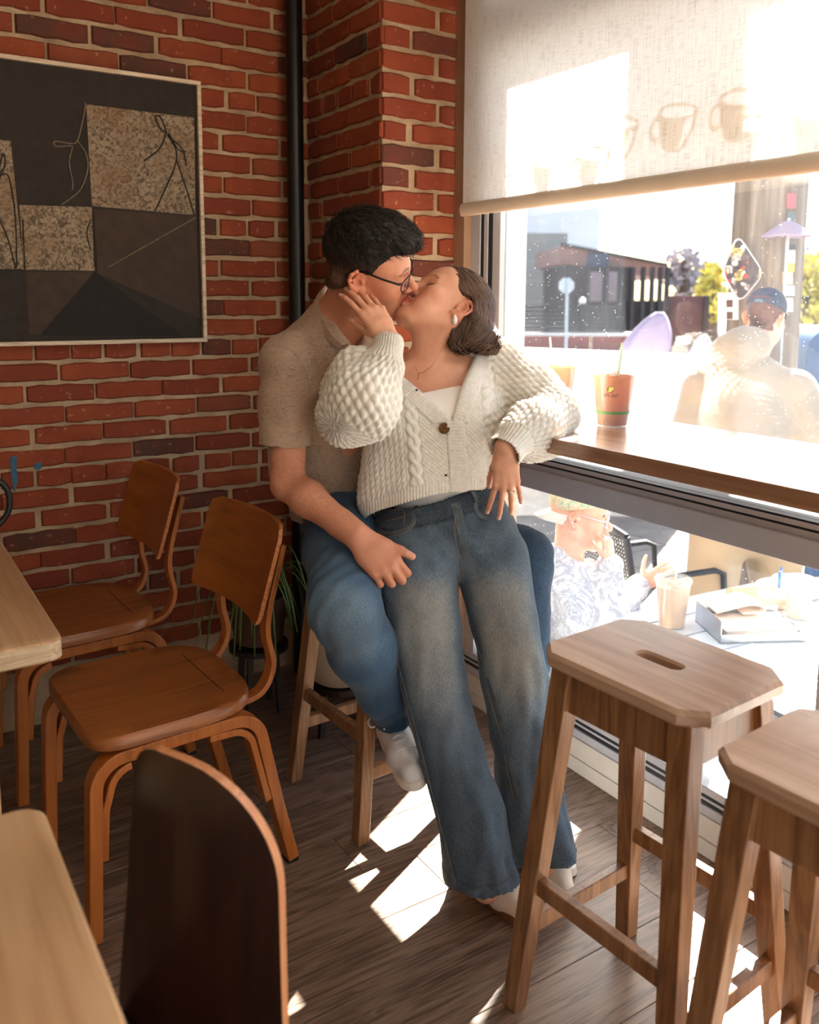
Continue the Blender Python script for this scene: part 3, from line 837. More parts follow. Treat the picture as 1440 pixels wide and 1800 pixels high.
def cup_sticker_or_shade(y, z, X, s, label, tilt=-0.12):
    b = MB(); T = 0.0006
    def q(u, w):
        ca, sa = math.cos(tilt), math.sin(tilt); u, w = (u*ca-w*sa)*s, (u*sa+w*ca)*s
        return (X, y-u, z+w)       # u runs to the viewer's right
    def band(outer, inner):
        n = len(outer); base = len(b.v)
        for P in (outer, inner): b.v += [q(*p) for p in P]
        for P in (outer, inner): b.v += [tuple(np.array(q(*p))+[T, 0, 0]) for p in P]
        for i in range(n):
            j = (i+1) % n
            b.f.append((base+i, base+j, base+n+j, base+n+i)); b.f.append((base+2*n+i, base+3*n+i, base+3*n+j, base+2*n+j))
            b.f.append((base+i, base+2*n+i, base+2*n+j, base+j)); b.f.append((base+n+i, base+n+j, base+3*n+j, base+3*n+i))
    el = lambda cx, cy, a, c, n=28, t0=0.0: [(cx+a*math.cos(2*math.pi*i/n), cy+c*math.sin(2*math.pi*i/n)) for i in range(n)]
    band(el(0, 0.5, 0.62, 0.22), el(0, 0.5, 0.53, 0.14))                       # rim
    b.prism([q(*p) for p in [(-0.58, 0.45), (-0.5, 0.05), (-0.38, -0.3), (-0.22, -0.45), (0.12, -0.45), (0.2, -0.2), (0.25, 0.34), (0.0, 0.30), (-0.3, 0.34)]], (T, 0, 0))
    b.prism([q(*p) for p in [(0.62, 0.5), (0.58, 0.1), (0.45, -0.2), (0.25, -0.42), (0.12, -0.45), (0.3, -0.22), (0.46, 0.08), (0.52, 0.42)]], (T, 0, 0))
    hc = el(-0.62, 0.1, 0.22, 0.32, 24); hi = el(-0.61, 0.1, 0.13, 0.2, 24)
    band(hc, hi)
    return b.build('cup_sticker_or_shade', m_stk if X > XW else m_silhouette, label=label, cat='sticker', group='coffee cup stickers on the window glass and their silhouettes painted on the blind')
for i, (y, w) in enumerate(((2.208, 'closest to the brick pier'), (1.997, 'second from the brick pier'), (1.809, 'third from the brick pier'), (1.329, 'fourth from the brick pier'), (1.167, 'farthest from the brick pier'))):
    cup_sticker_or_shade(y, 1.800, XW+0.028, 0.098, 'beige coffee cup sticker whose shadow is '+w)
for i, (y, w) in enumerate(((1.668, 'left of the whole cup'), (1.487, 'seen whole in the grey part'), (1.31, 'right of the whole cup'))):  # silhouettes of the glass stickers, painted into the blind's shaded band
    cup_sticker_or_shade(y, 1.792, XB+0.0012, 0.098, 'painted beige silhouette of a window cup on the blind, '+w)
# ------------------------------------------------------------------ outside
ZG = -0.42
m_pave = plain('pavement', lin(124, 120, 114), 0.9, var=0.1, vscale=1.5)
mp, nt, pb = newmat('paver')
v = coords(nt); setc(nt, pb, ramp(nt, noise(nt, v, 6.0, 5.0), [(0.3, lin(114, 108, 102)), (0.7, lin(140, 133, 126))])); pb.inputs['Roughness'].default_value = 0.9
gnd = MB().box((2.02, -60, ZG-0.3), (90, 70, ZG-0.012)).build('ground', m_pave, kind='structure', label='sunlit street pavement')
me = MB().box((-0.294, -0.294, -0.02), (0.294, 0.294, 0.0)).mesh('paver'); me.materials.append(mp)
for i in range(8):
    for j in range(12):
        o = bpy.data.objects.new('paver', me); COL.objects.link(o); o.parent = gnd
        o.location = (2.33+0.6*i, -1.4+0.6*j, ZG+rnd.uniform(-0.001, 0.001))
MB().box((2.02, -2.6, ZG-0.3), (2.06, YP+1, -0.10)).build('trim_1', m_white, kind='structure', label='outer face of the low wall')
MB().box((XW+0.10, -2.6, 1.018), (1.925, YP, 1.06)).build('outer_ledge', m_counter, bevel=0.003, label='wooden bar ledge outside the pane, level with the counter', cat='ledge')

m_ggrey = plain('grey_render', lin(112, 120, 118), 0.9, var=0.08, vscale=0.6)
m_wbld = plain('white_render', lin(196, 198, 204), 0.9, var=0.05, vscale=0.6)
m_win = plain('dark_window', lin(70, 84, 110), 0.2, var=0.2)
m_red = plain('red_brick_far', lin(150, 78, 70), 0.9, var=0.15, vscale=3.0)
m_cop = plain('pale_coping', lin(226, 222, 214), 0.8)
m_blk2 = plain('black_metal', lin(24, 28, 38), 0.5, 0.2)
m_dkbld = plain('dark_timber', lin(52, 40, 42), 0.8, var=0.2)
m_roof = plain('roof_sheet', lin(128, 92, 84), 0.7)
# street far across, its own axes: e1 along the facade (to the viewer's right), e2 away
e1 = nrm([RT[0], RT[1], 0]); e2 = nrm([FW[0], FW[1], 0]); e3 = np.array([0, 0, 1.0])
def fx(x, y, D): return W(x, y, D)
def slab(b, x0, x1, y0, y1, D, th=0.3, lean=0.0):
    """upright slab seen between two columns and two rows at depth D, th deep"""
    a = W(x0, y1, D); c = W(x1, y1, D+lean); ta = W(x0, y0, D); tc = W(x1, y0, D+lean)
    z0, z1, z2 = (a[2]+c[2])/2, ta[2], tc[2]
    A = np.array([a[0], a[1], z0]); Cc = np.array([c[0], c[1], z0]); T = np.array([c[0], c[1], z2]); S = np.array([a[0], a[1], z1])
    return b.prism([A, Cc, T, S], e2*th)
gb = empty('grey_building', W(935, 520, 46), label='grey rendered building across the street behind the railing', cat='building')
def off(b, name, mat, par):
    p = np.array(par.location)
    b.v = [tuple(np.array(q)-p) for q in b.v]
    return b.build(name, mat, par)
b = MB(); slab(b, 700, 991, 412, 640, 46, 10, 0); off(b, 'wall', m_ggrey, gb)
for x0, x1, yy in ((902, 916, 436), (920, 930, 440), (955, 968, 440), (972, 986, 446)):
    b = MB(); slab(b, x0, x1, yy-4, yy+4, 45.7, 0.3); off(b, 'wall_lamp', m_blk2, gb)
wb = empty('white_building', W(900, 400, 62), label='tall pale building behind the grey one', cat='building')
b = MB(); slab(b, 640, 1046, 250, 640, 62, 10); off(b, 'wall', m_wbld, wb)
for x0, x1, y0, y1 in ((909, 921, 368, 396), (940, 952, 371, 400), (1010, 1020, 352, 378), (1008, 1018, 386, 408)):
    b = MB(); slab(b, x0, x1, y0, y1, 61.8, 0.3); f = off(b, 'window', m_win, wb)
    b = MB(); slab(b, x0-3, x1+3, y1, y1+4, 61.6, 0.3); off(b, 'window_sill', m_cop, wb)
pg = empty('timber_pavilion', W(1085, 520, 36), label='long dark timber pavilion with a sloping roof across the street', cat='building')
b = MB(); slab(b, 990, 1105, 470, 640, 36, 6); off(b, 'wall', m_dkbld, pg)
b = MB(); slab(b, 990, 1070, 445, 470, 35.8, 6); off(b, 'wall', plain('blue_grey_wall', lin(66, 74, 92), 0.8), pg)  # upper wall strip in dark blue grey
b = MB()
a0, a1 = W(985, 432, 35), W(1172, 468, 38); 
b.prism([a0, a1, a1+np.array([0, 0, -0.55]), a0+np.array([0, 0, -0.7])], e2*7); off(b, 'roof', m_roof, pg)
b = MB(); b.prism([a0+e3*0.12-e2*0.2, a1+e3*0.12-e2*0.2, a1-e2*0.2, a0-e2*0.2], e2*0.2); off(b, 'gutter', m_blk2, pg)
for x in (1000, 1030, 1062, 1088, 1108, 1126, 1142, 1156, 1168):
    b = MB(); slab(b, x-3, x+3, 470, 640, 35, 0.3); off(b, 'post', m_blk2, pg)
b = MB(); slab(b, 1100, 1172, 528, 640, 35.5, 0.3); off(b, 'front_panel', m_dkbld, pg)
for x0, x1 in ((1034, 1058), (1066, 1084)):
    b = MB(); slab(b, x0, x1, 478, 530, 35.4, 0.1); off(b, 'curtain', plain('pale_curtain', lin(150, 136, 142), 0.9), pg)
rw = empty('low_brick_wall', W(1000, 600, 30), label='long low red brick wall with a pale coping across the street', cat='wall')
b = MB(); slab(b, 700, 1420, 590, 622, 30, 0.4); off(b, 'wall', m_red, rw)
b = MB(); slab(b, 700, 1420, 585, 591, 29.9, 0.5); off(b, 'coping', m_cop, rw)
fc = empty('railing', W(960, 560, 30.2), label='black metal railing standing on the low brick wall', cat='railing')
for x in (894, 961, 1024, 1090):
    b = MB(); slab(b, x-4, x+4, 534, 587, 30.1, 0.2); off(b, 'post', m_blk2, fc)
for k in range(7):
    b = MB(); slab(b, 700, 1100, 538+k*7, 542+k*7, 30.15, 0.05); off(b, 'rail', m_blk2, fc)
for i, (x, y, w) in enumerate(((897, 529, 'on the first railing post'), (1024, 529, 'on the third railing post'))):
    b = MB(); c = W(x, y, 30.2)
    tag(b.lathe([(0, -0.12), (0.1, -0.08), (0.12, 0), (0.1, 0.08), (0, 0.12)], n=12).build('globe_lamp', plain('white_globe', lin(240, 240, 240), 0.3), loc=c, smooth=180), 'white globe lamp '+w, 'lamp', 'globe lamps on the railing')
ss = empty('stop_sign', W(996, 620, 22), label='octagonal sign seen from behind on a thin grey pole', cat='sign')
m_galv = plain('galvanised', lin(168, 176, 184), 0.45, 0.4)
b = MB(); c = W(996, 502, 22); R8 = 14.5*22/F
b.prism([c+e1*R8*math.cos(math.pi/8+k*math.pi/4)+e3*R8*math.sin(math.pi/8+k*math.pi/4) for k in range(8)], e2*0.02); off(b, 'plate', m_galv, ss)
b = MB(); b.tube([W(994, 640, 22)-e2*0.03, W(997, 490, 22)-e2*0.03], 0.035, 10); off(b, 'pole', m_galv, ss)

# trees
m_yel = plain('yellow_leaves', lin(206, 190, 92), 0.7, var=0.3, vscale=6.0)
m_gry = plain('bare_twigs', lin(160, 152, 156), 0.8)
m_bark = plain('bark', lin(88, 74, 64), 0.9)
def tree(x, y, D, rpx, hpx, mat, n, label, trunk=True, seed=1):
    r = random.Random(seed); c = W(x, y, D); k = D/F
    t = empty('tree', (c[0], c[1], ZG), label=label, cat='tree', group='trees across the street')
    b = MB()
    for i in range(n):
        while True:
            p = np.array([r.uniform(-1, 1) for _ in range(3)])
            if p@p < 1: break
        q = np.array([0, 0, c[2]-ZG])+e1*p[0]*rpx*k+e2*p[1]*rpx*k+e3*p[2]*hpx*k
        s = r.uniform(0.5, 1.0)*(0.10 if D > 12 else 0.07)*D/14
        u = nrm([r.uniform(-1, 1) for _ in range(3)]); w = nrm(np.cross(u, [r.uniform(-1, 1) for _ in range(3)]))
        bb = len(b.v); b.v += [tuple(q-u*s), tuple(q+w*s*0.6), tuple(q+u*s), tuple(q-w*s*0.6)]; b.f.append((bb, bb+1, bb+2, bb+3))
    o = b.build('crown', mat, t); o['kind'] = 'stuff'
    MB().tube([(0, 0, 0), (0.02*D/10, 0, (c[2]-ZG)*0.6), (0, 0.03*D/10, c[2]-ZG+hpx*k*0.5)], [0.012*D, 0.009*D, 0.003*D], 10).build('trunk', m_bark, t, smooth=60)
    for i in range(9):
        a = r.uniform(0, 6.28); z = (c[2]-ZG)*r.uniform(0.7, 1.0)
        MB().tube([(0, 0, z*0.8), tuple(np.array([math.cos(a)*rpx*k*0.5, math.sin(a)*rpx*k*0.5, z])), tuple(np.array([math.cos(a)*rpx*k*0.9, math.sin(a)*rpx*k*0.9, z+hpx*k*0.5]))], [0.004*D, 0.003*D, 0.001*D], 6).build('branch', m_bark, t, smooth=60)
tree(1205, 480, 40, 42, 46, m_gry, 330, 'grey bare tree beside the dark pavilion', seed=4)
tree(1250, 520, 24, 26, 56, m_yel, 420, 'small yellow tree just left of the wooden utility pole', seed=5)
tree(1425, 510, 20, 46, 66, m_yel, 800, 'yellow tree right of the wooden utility pole', seed=6)
tree(1380, 480, 44, 60, 60, m_gry, 500, 'grey tree far behind the utility pole', seed=8)

# utility pole with stickers
mpole, nt, pb = newmat('pole_wood')
v = coords(nt, (14, 14, 0.7))
setc(nt, pb, ramp(nt, noise(nt, v, 1.0, 6.0, 0.65), [(0.3, lin(78, 70, 64)), (0.5, lin(116, 106, 98)), (0.7, lin(146, 136, 128))]))
pb.inputs['Roughness'].default_value = 0.9; bump(nt, pb, noise(nt, v, 2.0, 6.0), 0.6, 0.02)
PD = 4.3
pc = W(1339, 600, PD); prad = 60*PD/F
pole = empty('utility_pole', (pc[0], pc[1], ZG), label='thick weathered wooden utility pole covered with stickers', cat='pole')
MB().tube([(0, 0, 0), (0.0, 0, 2.0), (0.02, 0, 5.0)], [prad*1.04, prad, prad*0.95], 28).build('shaft', mpole, pole, smooth=60)
def on_pole(x, y):
    d = ray(x, y); dx = d[:2]; o = CAM[:2]-pc[:2]
    A = dx@dx; B = o@dx; Cq = o@o-(prad+0.004)**2; q = B*B-A*Cq
    t = (-B-math.sqrt(max(q, 0)))/A
    return CAM+d*t-np.array([pc[0], pc[1], ZG])
def sticker(x0, x1, y0, y1, col, par=pole, name='poster'):
    b = MB(); n = 5; A = [on_pole(x0+(x1-x0)*i/n, y0) for i in range(n+1)]; B = [on_pole(x0+(x1-x0)*i/n, y1) for i in range(n+1)]
    cdir = lambda p: np.array([p[0], p[1], 0])/prad*0.003
    b.loft([A+[p-cdir(p) for p in reversed(A)], B+[p-cdir(p) for p in reversed(B)]])
    return b.build(name, plain('paper_%d_%d_%d' % col, lin(*col), 0.7, var=0.06), par)
sticker(1262, 1298, 514, 562, (232, 228, 224))
for y in (527, 548): sticker(1276, 1288, y, y+13, (96, 66, 66), name='photo_print')
sticker(1384, 1399, 340, 366, (196, 92, 104)); sticker(1384, 1398, 372, 394, (96, 108, 112))
sticker(1386, 1399, 430, 438, (70, 74, 80)); sticker(1384, 1398, 440, 462, (214, 226, 228)); sticker(1380, 1397, 462, 478, (226, 170, 96))
sticker(1376, 1394, 478, 500, (226, 178, 158)); sticker(1380, 1397, 502, 520, (174, 200, 212)); sticker(1378, 1394, 524, 548, (222, 222, 224))
# diamond plate full of stickers, fixed to the pole
dmat, nt, pb = newmat('sticker_collage')
v = coords(nt)
vo = nd(nt, 'TexVoronoi', {'Vector': v, 'Scale': 34.0}, distance='CHEBYCHEV').outputs['Color']
sep = nd(nt, 'SeparateColor', {0: vo})
c1 = ramp(nt, sep.outputs[0], [(0.0, lin(64, 60, 62)), (0.30, lin(92, 84, 86)), (0.45, lin(206, 198, 190)), (0.60, lin(196, 62, 60)), (0.70, lin(204, 176, 112)), (0.82, lin(70, 66, 70)), (1.0, lin(232, 226, 218))])
for e in nt.nodes: 
    if e.bl_idname == 'ShaderNodeValToRGB': e.color_ramp.interpolation = 'CONSTANT'
c2 = mixc(nt, ramp(nt, noise(nt, v, 60.0, 2.0), [(0.5, (0, 0, 0, 1)), (0.56, (0.7, 0.7, 0.7, 1))]), c1, lin(84, 78, 80))
setc(nt, pb, c2); pb.inputs['Roughness'].default_value = 0.5
Dd = PD-prad-0.05
cpt = [W(1297, 410, Dd), W(1345, 481, Dd), W(1300, 535, Dd), W(1268, 478, Dd)]
ctrp = sum(cpt)/4
dp = empty('diamond_plate', ctrp, label='diamond plate plastered with colourful stickers fixed to the utility pole', cat='sign')
def rounded(pts, k, n=4):
    out = []
    for i in range(4):
        p, a, c = pts[i], pts[i-1], pts[(i+1) % 4]
        s, e = p+nrm(a-p)*k, p+nrm(c-p)*k
        for j in range(n+1):
            t = j/n; out.append((1-t)**2*s+2*t*(1-t)*p+t*t*e)
    return out
b = MB().prism(rounded(cpt, 0.055), e2*0.006); off(b, 'plate', plain('plate_white', lin(226, 224, 226), 0.5), dp)
inn = [ctrp+(p-ctrp)*0.93-e2*0.003 for p in cpt]
b = MB().prism(rounded(inn, 0.045), e2*0.003); off(b, 'collage', dmat, dp)
b = MB().tube([ctrp+e2*0.004, ctrp+e2*(0.056)], 0.012, 10); off(b, 'bolt', m_galv, dp)
# notice board
nb_ = empty('notice_board', W(1198, 625, 11), label='dark red brown notice board with two white sheets', cat='board')
b = MB(); slab(b, 1166, 1232, 520, 640, 11, 0.12); off(b, 'board', plain('board_paint', lin(78, 46, 48), 0.7), nb_)
b = MB(); slab(b, 1191, 1219, 551, 571, 10.96, 0.03); off(b, 'sheet', m_cop, nb_)
b = MB(); slab(b, 1188, 1214, 591, 604, 10.96, 0.03); off(b, 'sheet', m_cop, nb_)
b = MB(); slab(b, 1160, 1168, 520, 760, 11, 0.1); off(b, 'post', m_dkbld, nb_)
b = MB(); slab(b, 1228, 1236, 520, 760, 11, 0.1); off(b, 'post', m_dkbld, nb_)
pw = empty('parapet_wall', W(1040, 640, 7.2), label='low white wall with a sunlit top behind the iced coffee', cat='wall')
b = MB(); b.prism([W(700, 606, 7.2), W(1225, 627, 7.2), W(1225, 627, 7.2)*np.array([1, 1, 0])+[0, 0, ZG], W(700, 606, 7.2)*np.array([1, 1, 0])+[0, 0, ZG]], e2*0.35); off(b, 'wall', m_cop, pw)
# draped lavender parasol covers
m_lav = plain('lavender_cloth', lin(152, 138, 160), 0.85, var=0.06, vscale=4.0)
def cover(x0, x1, y0, y1, D, peak, label):
    c = W((x0+x1)/2, y1, D); k = D/F; w = (x1-x0)*k; h = (y1-y0)*k
    rings = []
    for i in range(9):
        t = i/8; ww = w/2*(0.16+0.84*math.sin(min(1, t*1.0)*math.pi/2)**0.8); z = h*(1-t); ox = (peak-0.5)*w*(1-t)
        rings.append([e1*(ox+ww*math.cos(a)*(1+0.06*math.sin(5*a)))+e2*(ww*0.5*math.sin(a)*(1+0.06*math.sin(7*a)))+e3*z for a in [2*math.pi*j/30 for j in range(30)]])
    z0 = ZG-c[2]
    r = empty('draped_cover', c, label=label, cat='cover', group='lavender cloth covers outside')
    MB().loft(rings).build('cloth', m_lav, r, smooth=180)
    MB().tube([(0, 0, z0), (0, 0, 0.02)], 0.03, 10).build('stem', m_blk2, r)
cover(1088, 1176, 549, 622, 9.0, 0.78, 'lavender cloth cover beside the notice board, the taller one')
cover(1206, 1256, 589, 640, 8.5, 0.6, 'low lavender cloth cover next to the hooded man')
um = empty('patio_umbrella', W(1385, 620, 4.0), label='pale lilac patio umbrella beside the utility pole', cat='umbrella')
c = W(1385, 415, 3.98)-np.array(um.location)
MB().lathe([(0.0, 0.07), (0.03, 0.062), (0.115, 0.0), (0.112, -0.004), (0.02, 0.05)], c=c, n=8).build('canopy', m_lav, um)
MB().tube([c+e3*0.08, c-e3*1.6], 0.008, 8).build('pole', m_galv, um)
# blue mailbox
m_blue = plain('mailbox_blue', lin(44, 78, 120), 0.4, 0.1)
mcn = W(1440, 640, 5.0)
mbx = empty('mailbox', (mcn[0], mcn[1], ZG), label='rounded blue mailbox behind the hooded man', cat='mailbox')
wv_ = 0.155; zt_ = W(1440, 572, 5.0)[2]-ZG
prof = [(-wv_, 0.25), (wv_, 0.25), (wv_, zt_-wv_)]+[(wv_*math.cos(a), zt_-wv_+wv_*math.sin(a)) for a in [math.pi*i/14 for i in range(1, 14)]]+[(-wv_, zt_-wv_)]
MB().prism([e1*x+e3*z-e2*0.18 for x, z in prof], e2*0.4).build('body', m_blue, mbx, bevel=0.008)
for sx in (-1, 1):
    for q in (-0.12, 0.16): MB().beam(e1*sx*0.12+e2*q, e1*sx*0.12+e2*q+e3*0.26, 0.03, 0.03).build('leg', m_blue, mbx)
b = MB(); b.prism([e1*(-0.03)-e2*0.19+e3*(zt_-0.24), e1*0.12-e2*0.19+e3*(zt_-0.24), e1*0.12-e2*0.19+e3*(zt_-0.13), e1*(-0.01)-e2*0.19+e3*(zt_-0.13)], e2*0.01); b.build('label_plate', plain('label_white', lin(200, 200, 206), 0.6), mbx)
b = MB(); b.prism([e1*(-0.02)-e2*0.19+e3*(zt_-0.44), e1*0.12-e2*0.19+e3*(zt_-0.44), e1*0.12-e2*0.19+e3*(zt_-0.33), e1*(-0.01)-e2*0.19+e3*(zt_-0.33)], e2*0.01); b.build('label_plate', MATS['label_white'], mbx)

# patio table with food and drinks
ZT = 0.30
m_ptop = plain('patio_top', lin(196, 197, 200), 0.45, 0.0, var=0.1)
pt = empty('patio_table', (2.62, 1.60, ZG), math.radians(-4), label='grey slatted patio table with drinks and food just outside the low pane', cat='table')
for i in range(7):
    y = -0.42+i*0.14
    MB().box((-0.52, y-0.066, ZT-ZG-0.025), (0.52, y+0.066, ZT-ZG)).build('slat', m_ptop, pt, bevel=0.003)
for x in (-0.46, 0.46):
    MB().box((x-0.02, -0.48, ZT-ZG-0.06), (x+0.02, 0.48, ZT-ZG-0.025)).build('batten', m_blk2, pt)
    for y in (-0.42, 0.42):
        MB().beam((x*1.05, y*1.05, 0), (x, y, ZT-ZG-0.06), 0.035, 0.035).build('leg', m_blk2, pt)
m_kraft = plain('kraft_paper', lin(206, 176, 150), 0.85, var=0.08)
m_napk = plain('napkin_paper', lin(226, 206, 186), 0.9, var=0.05)
m_tray = plain('tray_metal', lin(176, 178, 182), 0.3, 0.7)
m_plate = plain('white_plate', lin(232, 230, 226), 0.35)
nh = empty('napkin_tray', WZ(1310, 1110, ZT), math.radians(-28), label='open metal tray holding a stack of napkins', cat='tray')
b = MB().box((-0.13, -0.10, 0.0), (0.16, 0.10, 0.006)).box((-0.13, -0.10, 0.0), (-0.127, 0.10, 0.075)).box((0.157, -0.10, 0), (0.16, 0.10, 0.03)).box((-0.13, -0.10, 0), (0.16, -0.097, 0.03)).box((-0.13, 0.097, 0), (0.16, 0.10, 0.05)); b.build('tray', m_tray, nh)
for i in range(7):
    MB().box((-0.10+rnd.uniform(-.004, .004), -0.08+rnd.uniform(-.004, .004), 0.008+i*0.004), (0.14+rnd.uniform(-.004, .004), 0.08, 0.0105+i*0.004)).build('napkin', m_napk, nh)
fn = MB().strip(smooth_path([(-0.09, 0, 0.004), (0.02, 0, 0.03), (0.075, 0, 0.022), (0.07, 0, 0.004), (0.0, 0, 0.0)], 5), 0.12, 0.006, (0, 1, 0)).build('folded_napkin', m_napk, smooth=60, loc=WZ(1290, 1090, ZT)+np.array([0, 0, 0.045]), rz=math.radians(-28), label='folded tan napkin on top of the metal tray', cat='napkin')
sw = empty('wrapped_sandwich', WZ(1345, 1075, ZT)+np.array([0.02, 0.03, 0.0]), math.radians(-30), label='sandwich half wrapped in kraft paper behind the napkin tray', cat='sandwich')
MB().loft([[(x*1.0, y*0.055*(1+0.1*math.sin(3*a)), 0.035+z*0.035) for a, y, z in [(t, math.cos(t), math.sin(t)) for t in [2*math.pi*i/18 for i in range(18)]]] for x in (-0.08, -0.03, 0.03, 0.08)]).build('wrap', m_kraft, sw, smooth=50)
MB().loft([[(x, y*0.045, 0.045+z*0.028) for y, z in [(math.cos(t), math.sin(t)) for t in [2*math.pi*i/18 for i in range(18)]]] for x in (-0.115, -0.10, -0.02)]).build('bread', plain('bread', lin(204, 170, 134), 0.8, var=0.15, vscale=40), sw, smooth=50)
pk = WZ(1390, 1040, ZT)
pla = empty('plate', pk, label='white plate with a wrapped roll behind the plastic tumbler', cat='plate')
MB().lathe([(0.0, 0.004), (0.07, 0.004), (0.125, 0.018), (0.128, 0.015), (0.075, 0.0), (0.0, 0.0)], n=36).build('dish', m_plate, pla, smooth=60)
MB().lathe([(0, 0.0), (0.05, 0.006), (0.065, 0.03), (0.05, 0.055), (0.0, 0.062)], c=(-0.03, 0, 0.008), n=20).build('paper_cup', m_plate, pla, smooth=180)
# drinks
def glassy(name, col, alpha, rough=0.05):
    m, nt, pb = newmat(name)
    t = nd(nt, 'BsdfTransparent', {0: (1, 1, 1, 1)}); g = nd(nt, 'BsdfGlossy', {0: (1, 1, 1, 1), 1: rough}); d = nd(nt, 'BsdfDiffuse', {0: col})
    a = nd(nt, 'MixShader', {0: alpha, 1: t.outputs[0], 2: d.outputs[0]})
    lw = nd(nt, 'LayerWeight', {0: 0.25})
    k = nd(nt, 'MixShader', {0: nd(nt, 'Math', {0: lw.outputs['Facing'], 1: 0.35}, operation='MULTIPLY').outputs[0], 1: a.outputs[0], 2: g.outputs[0]})
    nt.links.new(k.outputs[0], nt.nodes['Material Output'].inputs[0])
    return m
m_clear = glassy('clear_plastic', (0.9, 0.95, 0.95, 1), 0.16)
m_ice = glassy('ice', lin(232, 190, 150), 0.35)
mtea, nt, pb = newmat('iced_coffee')
v = coords(nt)
tz = nd(nt, 'SeparateXYZ', {0: v}).outputs[2]
cc = ramp(nt, nd(nt, 'Math', {0: tz, 1: 7.0}, operation='MULTIPLY').outputs[0], [(0.0, lin(152, 88, 42)), (0.55, lin(190, 118, 58)), (1.0, lin(220, 148, 78))])
cc = mixc(nt, ramp(nt, nd(nt, 'TexVoronoi', {'Vector': v, 'Scale': 60.0}).outputs['Distance'], [(0.1, (0.25, 0.25, 0.25, 1)), (0.5, (0, 0, 0, 1))]), cc, lin(176, 92, 44))
dd = nd(nt, 'BsdfDiffuse', {0: cc}); tt = nd(nt, 'BsdfTranslucent', {0: cc})
nt.links.new(nd(nt, 'MixShader', {0: 0.6, 1: dd.outputs[0], 2: tt.outputs[0]}).outputs[0], nt.nodes['Material Output'].inputs[0])
m_straw = plain('pale_green_straw', lin(196, 222, 186), 0.4)
m_band = plain('green_print', lin(84, 132, 74), 0.5, var=0.04)
m_logo = plain('logo_green', lin(188, 182, 92), 0.5, var=0.04)
m_logod = plain('logo_dark', lin(82, 74, 36), 0.5, var=0.04)
m_dim = plain('print_brown', lin(134, 96, 72), 0.6, var=0.03)
def cup(loc, face, label, s=1.0, name='iced_coffee_cup', group='iced coffee cups on the counter', prints=True, liquid=None, straw=True, tilt=(0.01, 0.0)):
    r = empty(name, loc, face, label=label, cat='cup', group=group)
    H = 0.128*s; rt, rb = 0.0475*s, 0.0335*s
    rad = lambda z: rb+(rt-rb)*z/H
    MB().lathe([(0.0, 0.002), (rb*0.9, 0.002), (rb, 0.0), (rb, 0.006*s), (rb*1.02, 0.010*s), (rt, H), (rt*1.03, H+0.002), (rt*1.03, H+0.004)], n=40, cap=False).build('cup_wall', m_clear, r, smooth=50)
    MB().lathe([(0.0, 0.004), (rad(0.004)-0.001, 0.004), (rad(H*0.9)-0.001, H*0.90), (0.0, H*0.90)], n=40, cap=False).build('drink', liquid or mtea, r, smooth=50)
    MB().lathe([(rt*1.05, H-0.004), (rt*1.06, H+0.004), (rt*1.0, H+0.010), (rt*0.88, H+0.010), (rt*0.85, H+0.006), (0.008, H+0.006)], n=40, cap=False).build('lid', m_clear, r, smooth=50)
    rr = random.Random(int(loc[1]*100))
    for i in range(7):
        a = rr.uniform(0, 6.28); d = rr.uniform(0.0, rt*0.62); z = H*0.9-rr.uniform(-0.002, 0.012); e = 0.0085*s
        M = Matrix.Rotation(rr.uniform(0, 3), 3, nrm([rr.uniform(-1, 1), rr.uniform(-1, 1), 1]).tolist())
        b = MB().box((-e, -e, -e), (e, e, e)); b.v = [tuple(np.array(M @ Vector(q))+[d*math.cos(a), d*math.sin(a), z]) for q in b.v]
        b.build('ice_cube', m_ice, r, bevel=0.002)
    if straw:
        MB().tube([(0.005, 0.005, 0.012), (tilt[0]*0.6+0.004, tilt[1], H), (tilt[0]*1.6+0.004, tilt[1]*1.5, H+0.062*s)], 0.0033, 10, cap=False).build('straw', m_straw, r, smooth=60)
    if prints:
        def patch(ang0, ang1, z0, z1, mat, nm, n=10, lift=0.0006):
            A = []; B = []
            for i in range(n+1):
                a = ang0+(ang1-ang0)*i/n
                for L, z in ((A, z0), (B, z1)): L.append(((rad(z)+lift)*math.cos(a), (rad(z)+lift)*math.sin(a), z))
            b = MB(); b.loft([A, B], cap=False, closed=False); return b.build(nm, mat, r, smooth=60)
        patch(0, 2*math.pi, 0.030*s, 0.036*s, m_band, 'green_band', 40)
        def blob(ac, zc, ra, rz_, mat, nm, lift, cut=None):
            P = []
            for i in range(20):
                t = 2*math.pi*i/20; a = ac+ra*math.cos(t); z = zc+rz_*math.sin(t)
                P.append(((rad(z)+lift)*math.cos(a), (rad(z)+lift)*math.sin(a), z))
            b = MB(); b.v = [tuple(p) for p in P]; b.f = [tuple(range(20))]; return b.build(nm, mat, r)
        f0 = math.radians(-8)
        blob(f0, 0.0875*s, 0.17, 0.0072*s, m_logod, 'emblem', 0.0008)
        blob(f0+0.03, 0.0888*s, 0.135, 0.0050*s, m_logo, 'emblem_leaf', 0.0012)
        blob(f0-0.03, 0.0838*s, 0.10, 0.0022*s, m_logo, 'emblem_leaf', 0.0012)
        for i in range(9):
            a = f0+0.36-0.09*i
            if i != 4: patch(a-0.03, a+0.03, 0.0705*s, 0.0765*s if i % 3 else 0.0785*s, m_dim, 'lettering', 2)
    return r
fa = lambda p: math.atan2(CAM[1]-p[1], CAM[0]-p[0])
CT = 1.0755
p1 = WZ(1076, 748, CT); c1_ = cup(p1, fa(p1), 'iced coffee in a clear plastic cup with a green band on the counter', 1.12, tilt=(0.0, 0.012))
